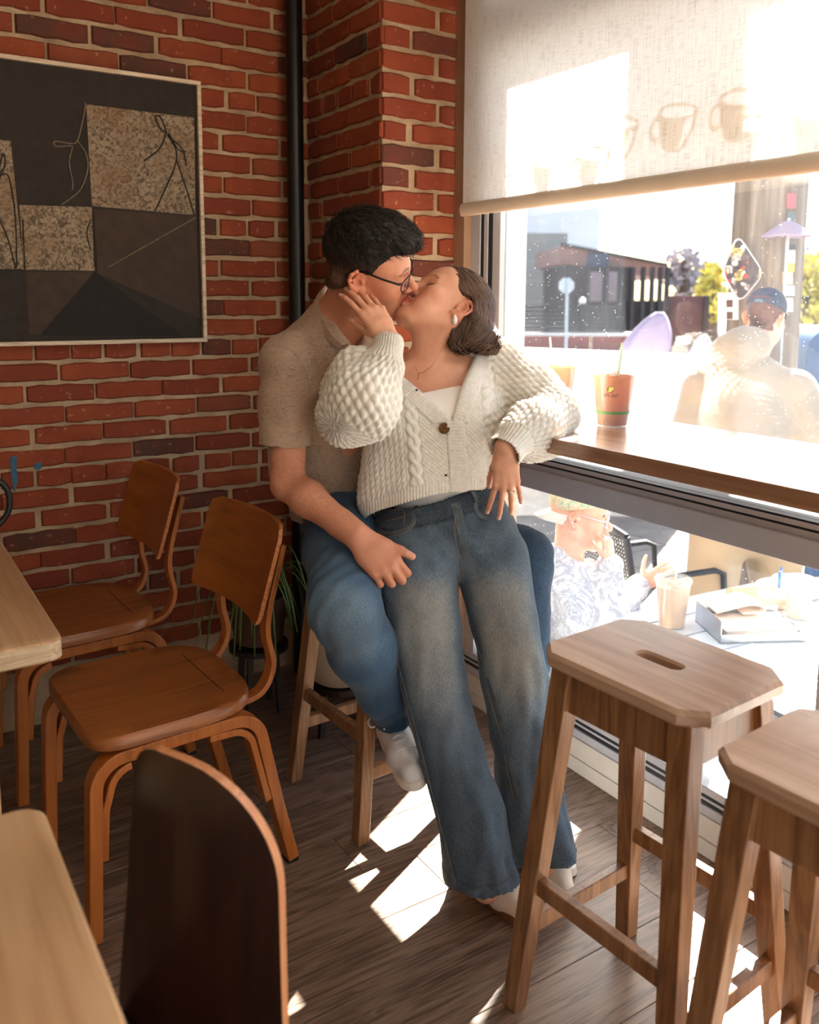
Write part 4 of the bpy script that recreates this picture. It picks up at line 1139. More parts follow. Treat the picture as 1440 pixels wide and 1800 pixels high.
p2_ = WZ(978, 722, CT); c2_ = cup(p2_, fa(p2_), 'iced coffee cup behind the knitted sleeve on the counter', 1.12, tilt=(0.0, -0.016))
m_latte = plain('milky_drink', lin(214, 176, 140), 0.6, var=0.1)
q = WZ(1180, 1100, ZT); cup(q, 0, 'plastic cup of pale iced coffee on the patio table nearest the boy', 1.25, 'iced_drink', 'iced drinks on the patio table', False, m_latte)
q = WZ(1402, 1085, ZT); cup(q, 0, 'plastic tumbler of milky iced coffee by the white plate', 1.05, 'iced_drink', 'iced drinks on the patio table', False, m_latte)
bc = WZ(1372, 1010, ZT+0.1)
MB().box((-0.03, -0.004, -0.1), (0.03, 0.004, 0.02)).build('blue_card', plain('blue_card', lin(60, 110, 170), 0.5), loc=bc+np.array([0, 0, 0.0]), rz=0.5, label='small blue card standing on the patio table', cat='card')
# perforated metal chairs
mperf, nt, pb = newmat('perforated_metal')
setc(nt, pb, lin(44, 42, 44)); pb.inputs['Roughness'].default_value = 0.5
def perf_chair(loc, rz, label):
    r = empty('patio_chair', loc, rz, label=label, cat='chair', group='black perforated patio chairs')
    # front along local +x
    def panel(org, ux, uy, nu, nv, step, hole):
        b = MB(); n = nrm(np.cross(ux, uy))*0.0022
        for i in range(nu):
            for j in range(nv):
                c = np.array(org)+ux*((i+0.5)*step)+uy*((j+0.5)*step); h = step/2
                sq = [c+ux*(h*a)+uy*(h*d) for a, d in ((1, 0), (1, 1), (0, 1), (-1, 1), (-1, 0), (-1, -1), (0, -1), (1, -1))]
                ho = [c+(ux*math.cos(k*math.pi/4)+uy*math.sin(k*math.pi/4))*hole for k in range(8)]
                b0 = len(b.v); b.v += [tuple(p+n) for p in sq+ho]+[tuple(p-n) for p in sq+ho]
                for k in range(8):
                    m = (k+1) % 8
                    b.f.append((b0+k, b0+m, b0+8+m, b0+8+k)); b.f.append((b0+16+k, b0+24+k, b0+24+m, b0+16+m)); b.f.append((b0+8+k, b0+8+m, b0+24+m, b0+24+k))
        return b
    st = 0.0175
    y_ = np.array([0, 1.0, 0])
    panel((-0.21, -0.21, 0.44), np.array([1.0, 0, 0.0]), y_, 24, 24, st, 0.0058).build('seat', mperf, r)
    bu = nrm([-0.22, 0, 1.0])
    panel((-0.225, -0.21, 0.50), bu, y_, 20, 24, st, 0.0058).build('backrest', mperf, r)
    m = m_blk2
    for sy in (-1, 1):
        y = sy*0.235
        MB().tube([(-0.30, y, 0), (-0.225, y, 0.45), (-0.315, y, 0.86)], 0.0135, 10).build('rear_leg', m, r, smooth=60)
        MB().tube([(0.24, y, 0), (0.22, y, 0.45), (0.20, y, 0.645), (0.15, y, 0.665), (-0.26, y, 0.665)], 0.0135, 10).build('armrest', m, r, smooth=60)
        MB().tube([(-0.225, y, 0.44), (0.22, y, 0.44)], 0.012, 8).build('side_rail', m, r, smooth=60)
    MB().tube([(-0.315, -0.235, 0.86), (-0.32, -0.15, 0.875), (-0.32, 0.15, 0.875), (-0.315, 0.235, 0.86)], 0.0135, 10).build('top_rail', m, r, smooth=60)
    return r
perf_chair((2.20, 2.44, ZG), math.radians(-32), 'black perforated metal patio chair the boy sits on')
pq = WZ(1145, 983, 0.245); perf_chair((pq[0], pq[1], ZG), math.radians(-10), 'empty black perforated patio chair beyond the boy')
# ------------------------------------------------------------------ smooth solids for bodies and clothes
class Solid:
    """smooth union of round shapes, meshed with surface nets on sparse blocks"""
    def __init__(s): s.p = []
    def add(s, f, lo, hi, k, op='u'):
        s.p.append((f, np.asarray(lo, np.float32), np.asarray(hi, np.float32), k, op)); return s
    def cap(s, a, b, ra, rb=None, k=0.01, op='u', flat=None):
        a = np.asarray(a, np.float32); b = np.asarray(b, np.float32); rb = ra if rb is None else rb
        ab = b-a; L2 = float(ab@ab)+1e-12
        fn = None
        m = max(ra, rb)
        if flat is not None:
            fn = np.asarray(nrm(flat[0]), np.float32); fs = np.float32(flat[1]-1)
            m = m/min(1.0, flat[1])
        def f(P):
            q = P-a; t = np.clip(q@ab/L2, 0, 1); q = q-t[:, None]*ab
            if fn is not None: q = q+((q@fn)*fs)[:, None]*fn
            return np.sqrt((q*q).sum(1))-(ra+(rb-ra)*t)
        return s.add(f, np.minimum(a, b)-m, np.maximum(a, b)+m, k, op)
    def chain(s, pts, rs, k=0.01, flat=None):
        for i in range(len(pts)-1): s.cap(pts[i], pts[i+1], rs[i], rs[i+1], k, flat=flat)
        return s
    def ell(s, c, r, R=None, k=0.01, op='u'):
        c = np.asarray(c, np.float32); r = np.asarray(r, np.float32); Rm = np.asarray(np.eye(3) if R is None else R, np.float32)
        def f(P):
            q = ((P-c)@Rm)/r; k0 = np.sqrt((q*q).sum(1)); q = q/r; k1 = np.sqrt((q*q).sum(1))
            return k0*(k0-1)/np.maximum(k1, 1e-6)
        m = np.abs(Rm)@r
        return s.add(f, c-m, c+m, k, op)
    def slab(s, pts_normals, lo, hi, k, op='s'):
        """intersection of half spaces (point, outward normal)"""
        pn = [(np.asarray(p, np.float32), np.asarray(nrm(n), np.float32)) for p, n in pts_normals]
        def f(P):
            d = np.full(len(P), -1e3, np.float32)
            for p, n in pn: d = np.maximum(d, (P-p)@n)
            return d
        return s.add(f, lo, hi, k, op)
    def ev(s, P, prims):
        d = np.full(len(P), 1.0, np.float32)
        for f, lo, hi, k, op in prims:
            g = f(P)
            if op == 'u':
                h = np.clip(0.5+0.5*(d-g)/k, 0, 1); d = d+(g-d)*h-k*h*(1-h)
            elif op == 's':
                g = -g; h = np.clip(0.5-0.5*(d-g)/k, 0, 1); d = d+(g-d)*h+k*h*(1-h)
        return d
    def mesh(s, h, lo=None, hi=None, B=24):
        us = [p for p in s.p if p[4] == 'u']
        L = np.min([p[1] for p in us], 0)-3*h; Hh = np.max([p[2] for p in us], 0)+3*h
        if lo is not None: L = np.maximum(L, lo)
        if hi is not None: Hh = np.minimum(Hh, hi)
        nb = np.ceil((Hh-L)/(B*h)).astype(int); S = B*h; diag = S*0.87
        g = np.arange(B+1, dtype=np.float32)*h
        GX, GY, GZ = np.meshgrid(g, g, g, indexing='ij'); G0 = np.stack([GX, GY, GZ], -1).reshape(-1, 3)
        N = 4096; VK = []; VP = []; Q = []
        offs = np.array([(i, j, k) for i in (0, 1) for j in (0, 1) for k in (0, 1)])
        for bi in range(nb[0]):
            for bj in range(nb[1]):
                for bk in range(nb[2]):
                    o = (L+np.array([bi, bj, bk])*S).astype(np.float32); c = o+S/2
                    near = [p for p in s.p if np.all(c > p[1]-diag-p[3]) and np.all(c < p[2]+diag+p[3])]
                    if not any(p[4] == 'u' for p in near): continue
                    dc = s.ev(c[None], near)[0]
                    if abs(dc) > diag*1.5: continue
                    d = s.ev(G0+o, near).reshape(B+1, B+1, B+1)
                    ins = d < 0
                    if ins.all() or not ins.any(): continue
                    base = np.array([bi, bj, bk])*B
                    # cell vertices
                    cnt = np.zeros((B, B, B), np.int8)
                    for i, j, k in offs: cnt += ins[i:B+i, j:B+j, k:B+k]
                    ci, cj, ck = np.nonzero((cnt > 0) & (cnt < 8))
                    acc = np.zeros((len(ci), 3), np.float32); num = np.zeros(len(ci), np.float32)
                    for ax in range(3):
                        for u in (0, 1):
                            for w in (0, 1):
                                s0 = [0, 0, 0]; oth = [a for a in range(3) if a != ax]; s0[oth[0]] = u; s0[oth[1]] = w
                                s1 = list(s0); s1[ax] = 1
                                d0 = d[ci+s0[0], cj+s0[1], ck+s0[2]]; d1 = d[ci+s1[0], cj+s1[1], ck+s1[2]]
                                x = (d0 < 0) != (d1 < 0); t = np.where(x, d0/(d0-d1+1e-20), 0)
                                p = np.tile(np.array(s0, np.float32), (len(ci), 1)); p[:, ax] += t
                                acc += p*x[:, None]; num += x
                    VP.append((np.stack([ci, cj, ck], 1)+acc/num[:, None])*h+o)
                    VK.append(((ci+base[0]+1)*N+(cj+base[1]+1))*N+ck+base[2]+1)
                    for ax in range(3):
                        a = ins[:B, :B, :B]; sl = [slice(0, B)]*3; sl[ax] = slice(1, B+1); b = ins[tuple(sl)]
                        ii = np.array(np.nonzero(a != b)).T
                        if not len(ii): continue
                        flip = a[ii[:, 0], ii[:, 1], ii[:, 2]]
                        e = ii+base+1; u, w = [(1, 2), (2, 0), (0, 1)][ax]
                        cs = []
                        for du, dw in ((-1, -1), (0, -1), (0, 0), (-1, 0)):
                            q = e.copy(); q[:, u] += du; q[:, w] += dw; cs.append((q[:, 0]*N+q[:, 1])*N+q[:, 2])
                        cs = np.array(cs).T
                        cs[~flip] = cs[~flip][:, ::-1]
                        Q.append(cs)
        VK = np.concatenate(VK); VP = np.concatenate(VP); Q = np.concatenate(Q)
        od = np.argsort(VK); VK = VK[od]; VP = VP[od]
        ix = np.searchsorted(VK, Q); ix[ix >= len(VK)] = 0
        ok = (VK[ix] == Q).all(1)
        return VP.astype(np.float64), ix[ok].astype(np.int32)

def cut(V, Fq, planes):
    """keep the side of every plane its normal points to; edge points are pulled onto the plane"""
    for p, n, *r in planes:
        n = nrm(n); d = (V-np.asarray(p))@n
        if r: d = np.where(np.linalg.norm(V-np.asarray(p), axis=1) > r[0], 1.0, d)
        keep = (d[Fq] > 0).any(1); Fq = Fq[keep]
        out = d < 0; V = V.copy(); used = np.zeros(len(V), bool); used[Fq.ravel()] = True
        m = out & used; V[m] -= d[m][:, None]*n
    used = np.zeros(len(V), bool); used[Fq.ravel()] = True
    ren = np.cumsum(used)-1
    return V[used], ren[Fq].astype(np.int32)
def join(parts):
    V = []; Fq = []; n = 0
    for v, f in parts: V.append(v); Fq.append(f+n); n += len(v)
    return np.concatenate(V), np.concatenate(Fq)
def normals(V, Fq):
    a = V[Fq[:, 2]]-V[Fq[:, 0]]; b = V[Fq[:, 3]]-V[Fq[:, 1]]; n = np.cross(a, b)
    N = np.zeros_like(V)
    for i in range(4): np.add.at(N, Fq[:, i], n)
    return N/(np.linalg.norm(N, axis=1, keepdims=True)+1e-12)
def relax(V, Fq, it=1, lam=0.5):
    for _ in range(it):
        S = np.zeros_like(V); c = np.zeros(len(V))
        for i in range(4):
            for j in (1, 3): np.add.at(S, Fq[:, i], V[Fq[:, (i+j) % 4]]); np.add.at(c, Fq[:, i], 1)
        V = V+lam*(S/np.maximum(c, 1)[:, None]-V)
    return V
def qmesh(name, V, Fq, col=None, uv=None):
    me = bpy.data.meshes.new(name)
    me.vertices.add(len(V)); me.vertices.foreach_set('co', V.astype(np.float32).ravel())
    me.loops.add(4*len(Fq)); me.loops.foreach_set('vertex_index', Fq.astype(np.int32).ravel())
    me.polygons.add(len(Fq)); me.polygons.foreach_set('loop_start', np.arange(len(Fq), dtype=np.int32)*4)
    me.polygons.foreach_set('use_smooth', np.ones(len(Fq), bool))
    me.update(calc_edges=True)
    if col is not None:
        a = me.color_attributes.new('Col', 'FLOAT_COLOR', 'POINT')
        a.data.foreach_set('color', np.concatenate([col, np.ones((len(V), 1))], 1).astype(np.float32).ravel())
    if uv is not None:
        a = me.attributes.new('wv', 'FLOAT_VECTOR', 'POINT'); a.data.foreach_set('vector', uv.astype(np.float32).ravel())
    return me
def vnoise(P, sc, seed=0):
    """cheap smooth value noise, -1..1"""
    q = np.asarray(P)*sc+seed*17.3; i = np.floor(q).astype(np.int64); f = q-i; f = f*f*(3-2*f); out = 0
    for dx in (0, 1):
        for dy in (0, 1):
            for dz in (0, 1):
                hsh = (i[:, 0]+dx)*374761393+(i[:, 1]+dy)*668265263+(i[:, 2]+dz)*2147483647+seed*91138233
                hsh = (hsh ^ (hsh >> 13))*1274126177; v = ((hsh ^ (hsh >> 16)) & 0xffff)/32767.5-1
                w = (f[:, 0] if dx else 1-f[:, 0])*(f[:, 1] if dy else 1-f[:, 1])*(f[:, 2] if dz else 1-f[:, 2])
                out = out+v*w
    return out
def sstep(a, b, x):
    t = np.clip((x-a)/(b-a), 0, 1); return t*t*(3-2*t)
def frame_of(f, u):
    f = nrm(f); x = nrm(np.cross(f, u)); return np.array([x, f, np.cross(x, f)]).T

# head: local x = person's right, y = forward, z = up, origin between the ears
def head(S, o, R, s=1.0, female=False, ears=(-1, 1), pout=0.0):
    T = lambda x, y, z: o+R@(np.array([x, y, z])*s)
    E = lambda c, r, k, op='u', Q=None: S.ell(T(*c), np.array(r)*s, R if Q is None else R@Q, k*s, op)
    C = lambda a, b, ra, rb, k, op='u', flat=None: S.cap(T(*a), T(*b), ra*s, rb*s, k*s, op, flat)
    E((0, -0.018, 0.038), (0.0745, 0.097, 0.084), 0.01)
    E((0, 0.035, 0.028), (0.063, 0.052, 0.062), 0.03)
    E((0, 0.028, -0.035), (0.058 if not female else 0.056, 0.06, 0.075), 0.03)
    for q in (-1, 1):
        C((q*0.052, 0.0, -0.058), (q*0.018, 0.068, -0.098), 0.018, 0.018, 0.03)
        C((q*0.0565, -0.010, -0.050), (q*0.022, 0.062, -0.103), 0.012, 0.012, 0.012)
        E((q*0.045, 0.058, -0.022), (0.024, 0.026, 0.022), 0.025)
        E((q*0.034, 0.055, -0.06), (0.022, 0.026, 0.026), 0.025)
    E((0, 0.077, -0.099), (0.022, 0.018, 0.018) if not female else (0.018, 0.017, 0.016), 0.02)
    C((-0.040, 0.072, 0.022), (-0.010, 0.084, 0.017), 0.010, 0.009, 0.016)
    C((0.040, 0.072, 0.022), (0.010, 0.084, 0.017), 0.010, 0.009, 0.016)
    for q in (-1, 1):
        E((q*0.0325, 0.095, 0.001), (0.019, 0.017, 0.011), 0.012, 's')
        E((q*0.0315, 0.0725, 0.001), (0.0145, 0.0135, 0.0125), 0.003)
        C((q*0.046, 0.071, 0.0105), (q*0.018, 0.081, 0.0105), 0.005, 0.005, 0.008)
    nr = 0.0092 if female else 0.0108
    C((0, 0.083, 0.010), (0, 0.109 if female else 0.112, -0.029), 0.0065, nr*0.9, 0.012)
    E((0, 0.1105 if female else 0.114, -0.033), (nr*1.05, nr, nr*0.95), 0.006)
    for q in (-1, 1):
        E((q*0.0125, 0.0985, -0.0375), (0.0078, 0.0105, 0.0075), 0.006)
        E((q*0.007, 0.105, -0.0435), (0.0038, 0.005, 0.003), 0.003, 's')
    # mouth
    yl = 0.0865+pout
    C((-0.021, 0.077+pout*0.3, -0.0645), (0, yl+0.004, -0.0585), 0.0055, 0.0070, 0.006)
    C((0.021, 0.077+pout*0.3, -0.0645), (0, yl+0.004, -0.0585), 0.0055, 0.0070, 0.006)
    C((-0.018, 0.077+pout*0.3, -0.0715), (0, yl+0.002, -0.0735), 0.0055, 0.0080, 0.006)
    C((0.018, 0.077+pout*0.3, -0.0715), (0, yl+0.002, -0.0735), 0.0055, 0.0080, 0.006)
    C((-0.023, 0.087+pout*0.4, -0.0665), (0, yl+0.016, -0.066), 0.0016, 0.0018, 0.004, 's')
    C((0.023, 0.087+pout*0.4, -0.0665), (0, yl+0.016, -0.066), 0.0016, 0.0018, 0.004, 's')
    for q in ears:
        Q = np.array(Matrix.Rotation(q*0.35, 3, 'Z') @ Matrix.Rotation(0.2, 3, 'X'))
        n = R@Q@np.array([q, 0, 0.0])
        t2 = lambda y, z, dx=0.0: T(*(np.array([q*(0.074+dx), -0.014, -0.006])+Q@np.array([0, y, z])))
        pts = [t2(0.014, 0.006, -0.004), t2(0.012, 0.022), t2(0.002, 0.031, .004), t2(-0.011, 0.026, .008), t2(-0.017, 0.012, .010), t2(-0.015, -0.004, .009), t2(-0.007, -0.018, .005), t2(0.002, -0.029, .001), t2(0.009, -0.024, -0.003)]
        for i in range(len(pts)-1): S.cap(pts[i], pts[i+1], 0.0040*s if i < 6 else 0.0058*s, 0.0040*s if i < 5 else 0.0058*s, 0.004*s)
        S.ell(t2(-0.001, 0.0, -0.001), np.array([0.0045, 0.015, 0.026])*s, R@Q, 0.006*s)
        pts = [t2(0.003, 0.018, .005), t2(-0.008, 0.010, .007), t2(-0.008, -0.006, .006), t2(0.003, -0.014, .004)]
        for i in range(3): S.cap(pts[i], pts[i+1], 0.003*s, 0.003*s, 0.003*s)
        S.ell(t2(0.003, -0.002, .004), np.array([0.006, 0.007, 0.010])*s, R@Q, 0.004*s, 's')
        S.ell(t2(0.012, -0.003, .003), np.array([0.004, 0.004, 0.006])*s, R@Q, 0.004*s)

def head_colour(V, o, R, s, base, female=False, stub=0.0):
    q = ((V-o)@R)/s; C = np.tile(np.array(base[:3]), (len(V), 1))
    x, y, z = q.T
    def tint(m, col): nonlocal C; C = C*(1-m[:, None])+np.array(col[:3])*m[:, None]
    near = (np.linalg.norm(q, axis=1) < 0.16)
    ch = np.exp(-(((np.abs(x)-0.043)/0.022)**2+((z+0.03)/0.022)**2))*(y > 0.02)*near
    tint(ch*0.35, lin(206, 116, 92))
    tint(np.exp(-((x/0.014)**2+((z+0.034)/0.012)**2))*(y > 0.09)*0.3*near, lin(208, 120, 98))
    ear = sstep(0.070, 0.078, np.abs(x))*(np.abs(z+0.004) < 0.04)*(y < 0.012)*near
    tint(ear*0.45, lin(206, 110, 84))
    lip = sstep(1.15, 0.85, np.hypot(x/0.0235, (z+0.0665)/(0.0125*(1-0.55*np.clip(np.abs(x)/0.026, 0, 1)))))*(y > 0.07)*near
    tint(lip*(0.8 if female else 0.55), lin(176, 84, 74) if female else lin(170, 88, 76))
    if stub > 0:
        beard = sstep(-0.030, -0.055, z+0.25*np.clip(0.06-y, 0, 0.1))*sstep(-0.055, -0.01, y)*(z > -0.125)*near*(1-lip)
        n = 0.5+0.5*vnoise(V, 900.0, 3)
        tint(np.clip(beard*stub*(0.55+0.45*n), 0, 1), lin(112, 72, 56))
    lid = np.exp(-(((np.abs(x)-0.032)/0.013)**2+((z-0.001)/0.006)**2))*(y > 0.05)*near
    tint(lid*0.35, lin(168, 104, 84))
    # brows
    bx = np.abs(x); bz = 0.0235+0.004*np.sin((bx-0.012)/0.036*math.pi)-0.0035*sstep(0.034, 0.05, bx)
    br = sstep(0.0042, 0.0018, np.abs(z-bz))*(bx > 0.011)*(bx < 0.051)*(y > 0.045)*near
    tint(br*(0.55 if female else 0.8), lin(62, 40, 28))
    return C

# hand: frame at the wrist, d = towards the fingers, n = back of the hand, t = thumb side
def hand(S, w, d, n, t, s=1.0, curl=(20, 20, 20, 20), spread=6.0, thumb=None, tcurl=(10, 10), slim=1.0):
    d = nrm(d); n = nrm(n-d*(np.asarray(n)@d)); sd = np.cross(n, d)
    if sd@np.asarray(t) < 0: sd = -sd
    w = np.asarray(w, float); tips = []
    mc = [0.094, 0.096, 0.090, 0.082]; off = [0.026, 0.0075, -0.0115, -0.029]
    ph = [(0.042, 0.025, 0.021), (0.046, 0.029, 0.022), (0.043, 0.027, 0.022), (0.034, 0.020, 0.019)]
    rr = [0.0092, 0.0094, 0.0088, 0.0078]
    rot = lambda v, ang: v*math.cos(ang)-n*math.sin(ang)
    joints = []
    for i in range(4):
        a0 = w+sd*off[i]*0.45*s+d*0.008*s; m = w+d*mc[i]*s+sd*off[i]*s+n*(0.004 if i in (1, 2) else 0.0)*s
        S.cap(a0, m, 0.0135*s*slim, 0.0112*s*slim, 0.012*s)
        if i < 3:
            m2 = w+d*mc[i+1]*s+sd*off[i+1]*s
            S.cap((a0+m)/2, (a0+m2)/2+(m2-m)*0.3, 0.0125*s*slim, 0.0115*s*slim, 0.012*s)
        sp = math.radians(spread*(1.5-i)); dd = nrm(d*math.cos(sp)+sd*math.sin(sp))
        c = curl[i] if hasattr(curl[i], '__len__') else (curl[i], curl[i]*1.15, curl[i]*0.7)
        ang = 0; p = m; js = [m]
        for j in range(3):
            ang += math.radians(c[j]); v = dd*math.cos(ang)-n*math.sin(ang)
            q = p+v*ph[i][j]*s
            r0, r1 = rr[i]*s*slim*(1.0, 0.93, 0.86)[j], rr[i]*s*slim*(0.93, 0.86, 0.74)[j]
            S.cap(p, q, r0, r1, 0.0055*s if j == 0 else 0.003*s); p = q; js.append(q)
        nn = n*math.cos(ang)+dd*math.sin(ang)
        tips.append((p-v*0.004*s+nn*rr[i]*s*slim*0.62, v, nn, rr[i]*s*slim)); joints.append(js)
    # palm fill and thumb from the side of the palm
    S.ell(w+d*0.052*s-n*0.004*s, np.array([0.036, 0.05, 0.0135])*s*np.array([slim, 1, slim]), np.array([sd, d, n]).T, 0.012*s)
    th = thumb if thumb is not None else (0.72, 0.62, -0.25)
    b0 = w+d*0.018*s+sd*0.016*s-n*0.004*s
    td = nrm(d*th[0]+sd*th[1]+n*th[2]); m = b0+td*0.043*s
    S.cap(b0, m, 0.0155*s*slim, 0.0122*s*slim, 0.014*s)
    ax = nrm(np.cross(td, sd*0.3-n)) if abs(td@n) < 0.9 else sd
    p = m; a = 0
    for j, (L, r0, r1) in enumerate(((0.033, 0.0112, 0.0102), (0.027, 0.0102, 0.0080))):
        a += math.radians(tcurl[j]); v = nrm(td*math.cos(a)+(d*0.8-sd*0.6)*math.sin(a))
        q = p+v*L*s; S.cap(p, q, r0*s*slim, r1*s*slim, 0.004*s); p = q
    nn = nrm(n-v*(n@v)); tips.append((p-v*0.004*s+nn*0.0055*s, v, nn, 0.0105*s*slim))
    return tips, joints
def nails(V, C, tips, col):
    for c, v, n, r in tips:
        q = V-c; side = np.cross(n, v)
        m = sstep(1.15, 0.85, np.maximum(np.abs(q@side)/(r*0.72), np.abs(q@v)/(r*0.95)))*((q@n) > -r*0.35)*(np.linalg.norm(q, axis=1) < r*2)
        C[:] = C*(1-m[:, None]*0.8)+np.array(col[:3])*m[:, None]*0.8
    return C
def skin_mat(name, rough=0.48):
    m, nt, pb = newmat(name)
    a = nd(nt, 'VertexColor', layer_name='Col').outputs[0]
    v = coords(nt)
    setc(nt, pb, mixc(nt, ramp(nt, noise(nt, v, 60.0, 4.0), [(0.35, (0, 0, 0, 1)), (0.7, (0.16, 0.16, 0.16, 1))]), a, lin(172, 104, 80)))
    pb.inputs['Roughness'].default_value = rough
    pb.inputs['Specular IOR Level'].default_value = 0.35
    pb.inputs['Subsurface Weight'].default_value = 0.12
    pb.inputs['Subsurface Radius'].default_value = (0.012, 0.004, 0.002)
    pb.inputs['Subsurface Scale'].default_value = 1.0
    bump(nt, pb, noise(nt, v, 420.0, 3.0), 0.12, 0.001)
    return m
def denim_mat(name, dark, mid, light):
    m, nt, pb = newmat(name)
    a = nd(nt, 'VertexColor', layer_name='Col').outputs[0]
    v = coords(nt)
    g = noise(nt, v, 420.0, 2.0, 0.6); g2 = noise(nt, nd(nt, 'Mapping', {'Vector': v, 'Scale': (600, 600, 90)}).outputs[0], 1.0, 1.0)
    gs = nd(nt, 'Math', {0: g, 1: g2}, operation='ADD').outputs[0]
    sep = nd(nt, 'SeparateColor', {0: a})
    fade = nd(nt, 'Math', {0: nd(nt, 'Math', {0: gs, 1: 0.55, 2: -0.55}, operation='MULTIPLY_ADD').outputs[0], 1: sep.outputs[0]}, operation='ADD').outputs[0]
    c = ramp(nt, fade, [(0.0, dark), (0.5, mid), (1.0, light)])
    c = mixc(nt, sep.outputs[1], c, lin(146, 112, 78))
    setc(nt, pb, c)
    pb.inputs['Roughness'].default_value = 0.9
    pb.inputs['Specular IOR Level'].default_value = 0.2
    pb.inputs['Sheen Weight'].default_value = 0.1
    bump(nt, pb, gs, 0.35, 0.0012)
    return m
def surf(bvh, p, n, reach=0.2):
    """point p projected onto a surface along n"""
    h = bvh.ray_cast(Vector(p-np.asarray(n)*0), Vector(n), reach)
    return np.array(h[0]) if h[0] is not None else None
def bvh_of(V, Fq): return BVHTree.FromPolygons([tuple(v) for v in V], [tuple(map(int, f)) for f in Fq])
def on_body(bvh, pts, lift=0.0015, off=None):
    """3-D points where sight lines through the given columns and rows meet a surface"""
    out = []
    for x, y in pts:
        d = nrm(ray(x, y)); h = bvh.ray_cast(Vector(CAM), Vector(d), 6.0)
        if h[0] is None: continue
        n = np.array(h[1]); n = n if n@d < 0 else -n
        out.append(np.array(h[0])+n*lift)
    return out
# ------------------------------------------------------------------ the woman
m_skin = skin_mat('skin')
RW = np.array([[0.0389, -0.6958, 0.7171], [0.9838, 0.1523, 0.0943], [-0.1748, 0.7019, 0.6905]])
RM = np.array([[-0.5899, 0.792, -0.1571], [-0.6307, -0.5735, -0.5228], [-0.5042, -0.2093, 0.8379]])
KISS = W(712.5, 526, 2.142)
OW = KISS-RW@np.array([0, 0.0985, -0.066])*0.95
OM = KISS-RM@np.array([0.006, 0.0985, -0.066])
her = empty('person', WZ(900, 1590, 0.0), label='woman in a cream cable knit cardigan and wide jeans leaning back to kiss the man', cat='person')
HP = np.array(her.location)
SKW = lin(214, 158, 128)
def put(name, V, Fq, mat, par, col=None, uv=None, org=None, **k):
    me = qmesh(name, V-(np.array(par.location) if org is None else org), Fq, col, uv)
    return link_mesh(name, me, mat, par, **k)
def tubes(name, rows, r, mat, par, n=6, smooth=180):
    b = MB()
    for P in rows:
        if len(P) > 1: b.tube([np.asarray(p)-np.array(par.location) for p in P], r, n)
    return b.build(name, mat, par, smooth=smooth) if b.f else None
# frame of her chest
CHN = nrm(-FW*0.93+UP*0.30-RT*0.12)                # out of the chest
CHX = nrm(RT-CHN*(RT@CHN))                          # to the viewer's right
CHU = np.cross(CHN, CHX); CHU = CHU if CHU@UP > 0 else -CHU
RC = np.array([CHX, CHN, CHU]).T
neck = W(756, 640, 2.215); chest = W(770, 712, 2.225); waist = W(772, 850, 2.215); pelvis = W(782, 935, 2.20)
shR, shL = W(668, 668, 2.215), W(878, 643, 2.25)
elR, wrR = W(614, 726, 2.035), W(690, 606, 2.035)
elL, wrL = W(968, 742, 2.17), W(889, 786, 2.015)
S = Solid()
head(S, OW, RW, 0.95, True, ears=(-1, 1), pout=0.004)
S.cap(OW+RW@np.array([0, -0.022, -0.065])*0.95, neck+CHN*0.0, 0.047, 0.054, 0.02)
S.cap(OW+RW@np.array([0, 0.024, -0.082])*0.95, neck+CHN*0.02, 0.022, 0.036, 0.018)
S.cap(OW+RW@np.array([-0.066, -0.022, -0.035])*0.95, neck+CHN*0.048-CHU*0.012, 0.011, 0.010, 0.02)   # neck muscle
S.cap(neck-CHU*0.02, shR, 0.040, 0.046, 0.03); S.cap(neck-CHU*0.012, shL, 0.046, 0.050, 0.04)
S.ell(chest, (0.145, 0.092, 0.13), RC, 0.05)
S.ell(W(772, 790, 2.215), (0.12, 0.086, 0.13), RC, 0.05)
S.cap(neck+CHN*0.050-CHU*0.022, neck+CHN*0.046-CHU*0.022-CHX*0.10, 0.009, 0.010, 0.02)   # collar bones
S.cap(neck+CHN*0.050-CHU*0.022+CHX*0.012, neck+CHN*0.030-CHU*0.022+CHX*0.075, 0.008, 0.006, 0.02)
S.ell(chest-CHU*0.055+CHN*0.035, (0.115, 0.072, 0.06), RC, 0.05)
S.cap(waist, pelvis-CHN*0.02, 0.098, 0.100, 0.06)
S.chain([shR, elR, wrR], [0.042, 0.032, 0.026], 0.02); S.chain([shL, elL, wrL], [0.042, 0.034, 0.026], 0.02)
legR = [(730, 985, 2.13), (744, 1100, 2.12), (760, 1200, 2.11), (790, 1320, 2.08), (827, 1440, 2.04), (855, 1560, 2.02)]
legL = [(866, 985, 2.16), (888, 1100, 2.155), (905, 1200, 2.15), (918, 1300, 2.13), (932, 1400, 2.10), (955, 1515, 2.09)]
LR = [W(*p) for p in legR]; LL = [W(*p) for p in legL]
S.chain(LR, [0.066, 0.062, 0.05, 0.046, 0.04, 0.034], 0.03); S.chain(LL, [0.062, 0.060, 0.05, 0.046, 0.04, 0.034], 0.03)
# her right hand on his cheek (back of the hand towards the viewer)
tR, jR = hand(S, W(686, 597, 2.03), W(633, 519, 2.045)-W(686, 597, 2.03), -FW+0.35*RT+0.1*UP, -RT-0.3*UP, 0.90, curl=((10, 12, 14), (12, 14, 14), (14, 16, 16), (18, 20, 18)), spread=3.5, thumb=(0.85, 0.32, -0.5), tcurl=(8, 10), slim=0.86)
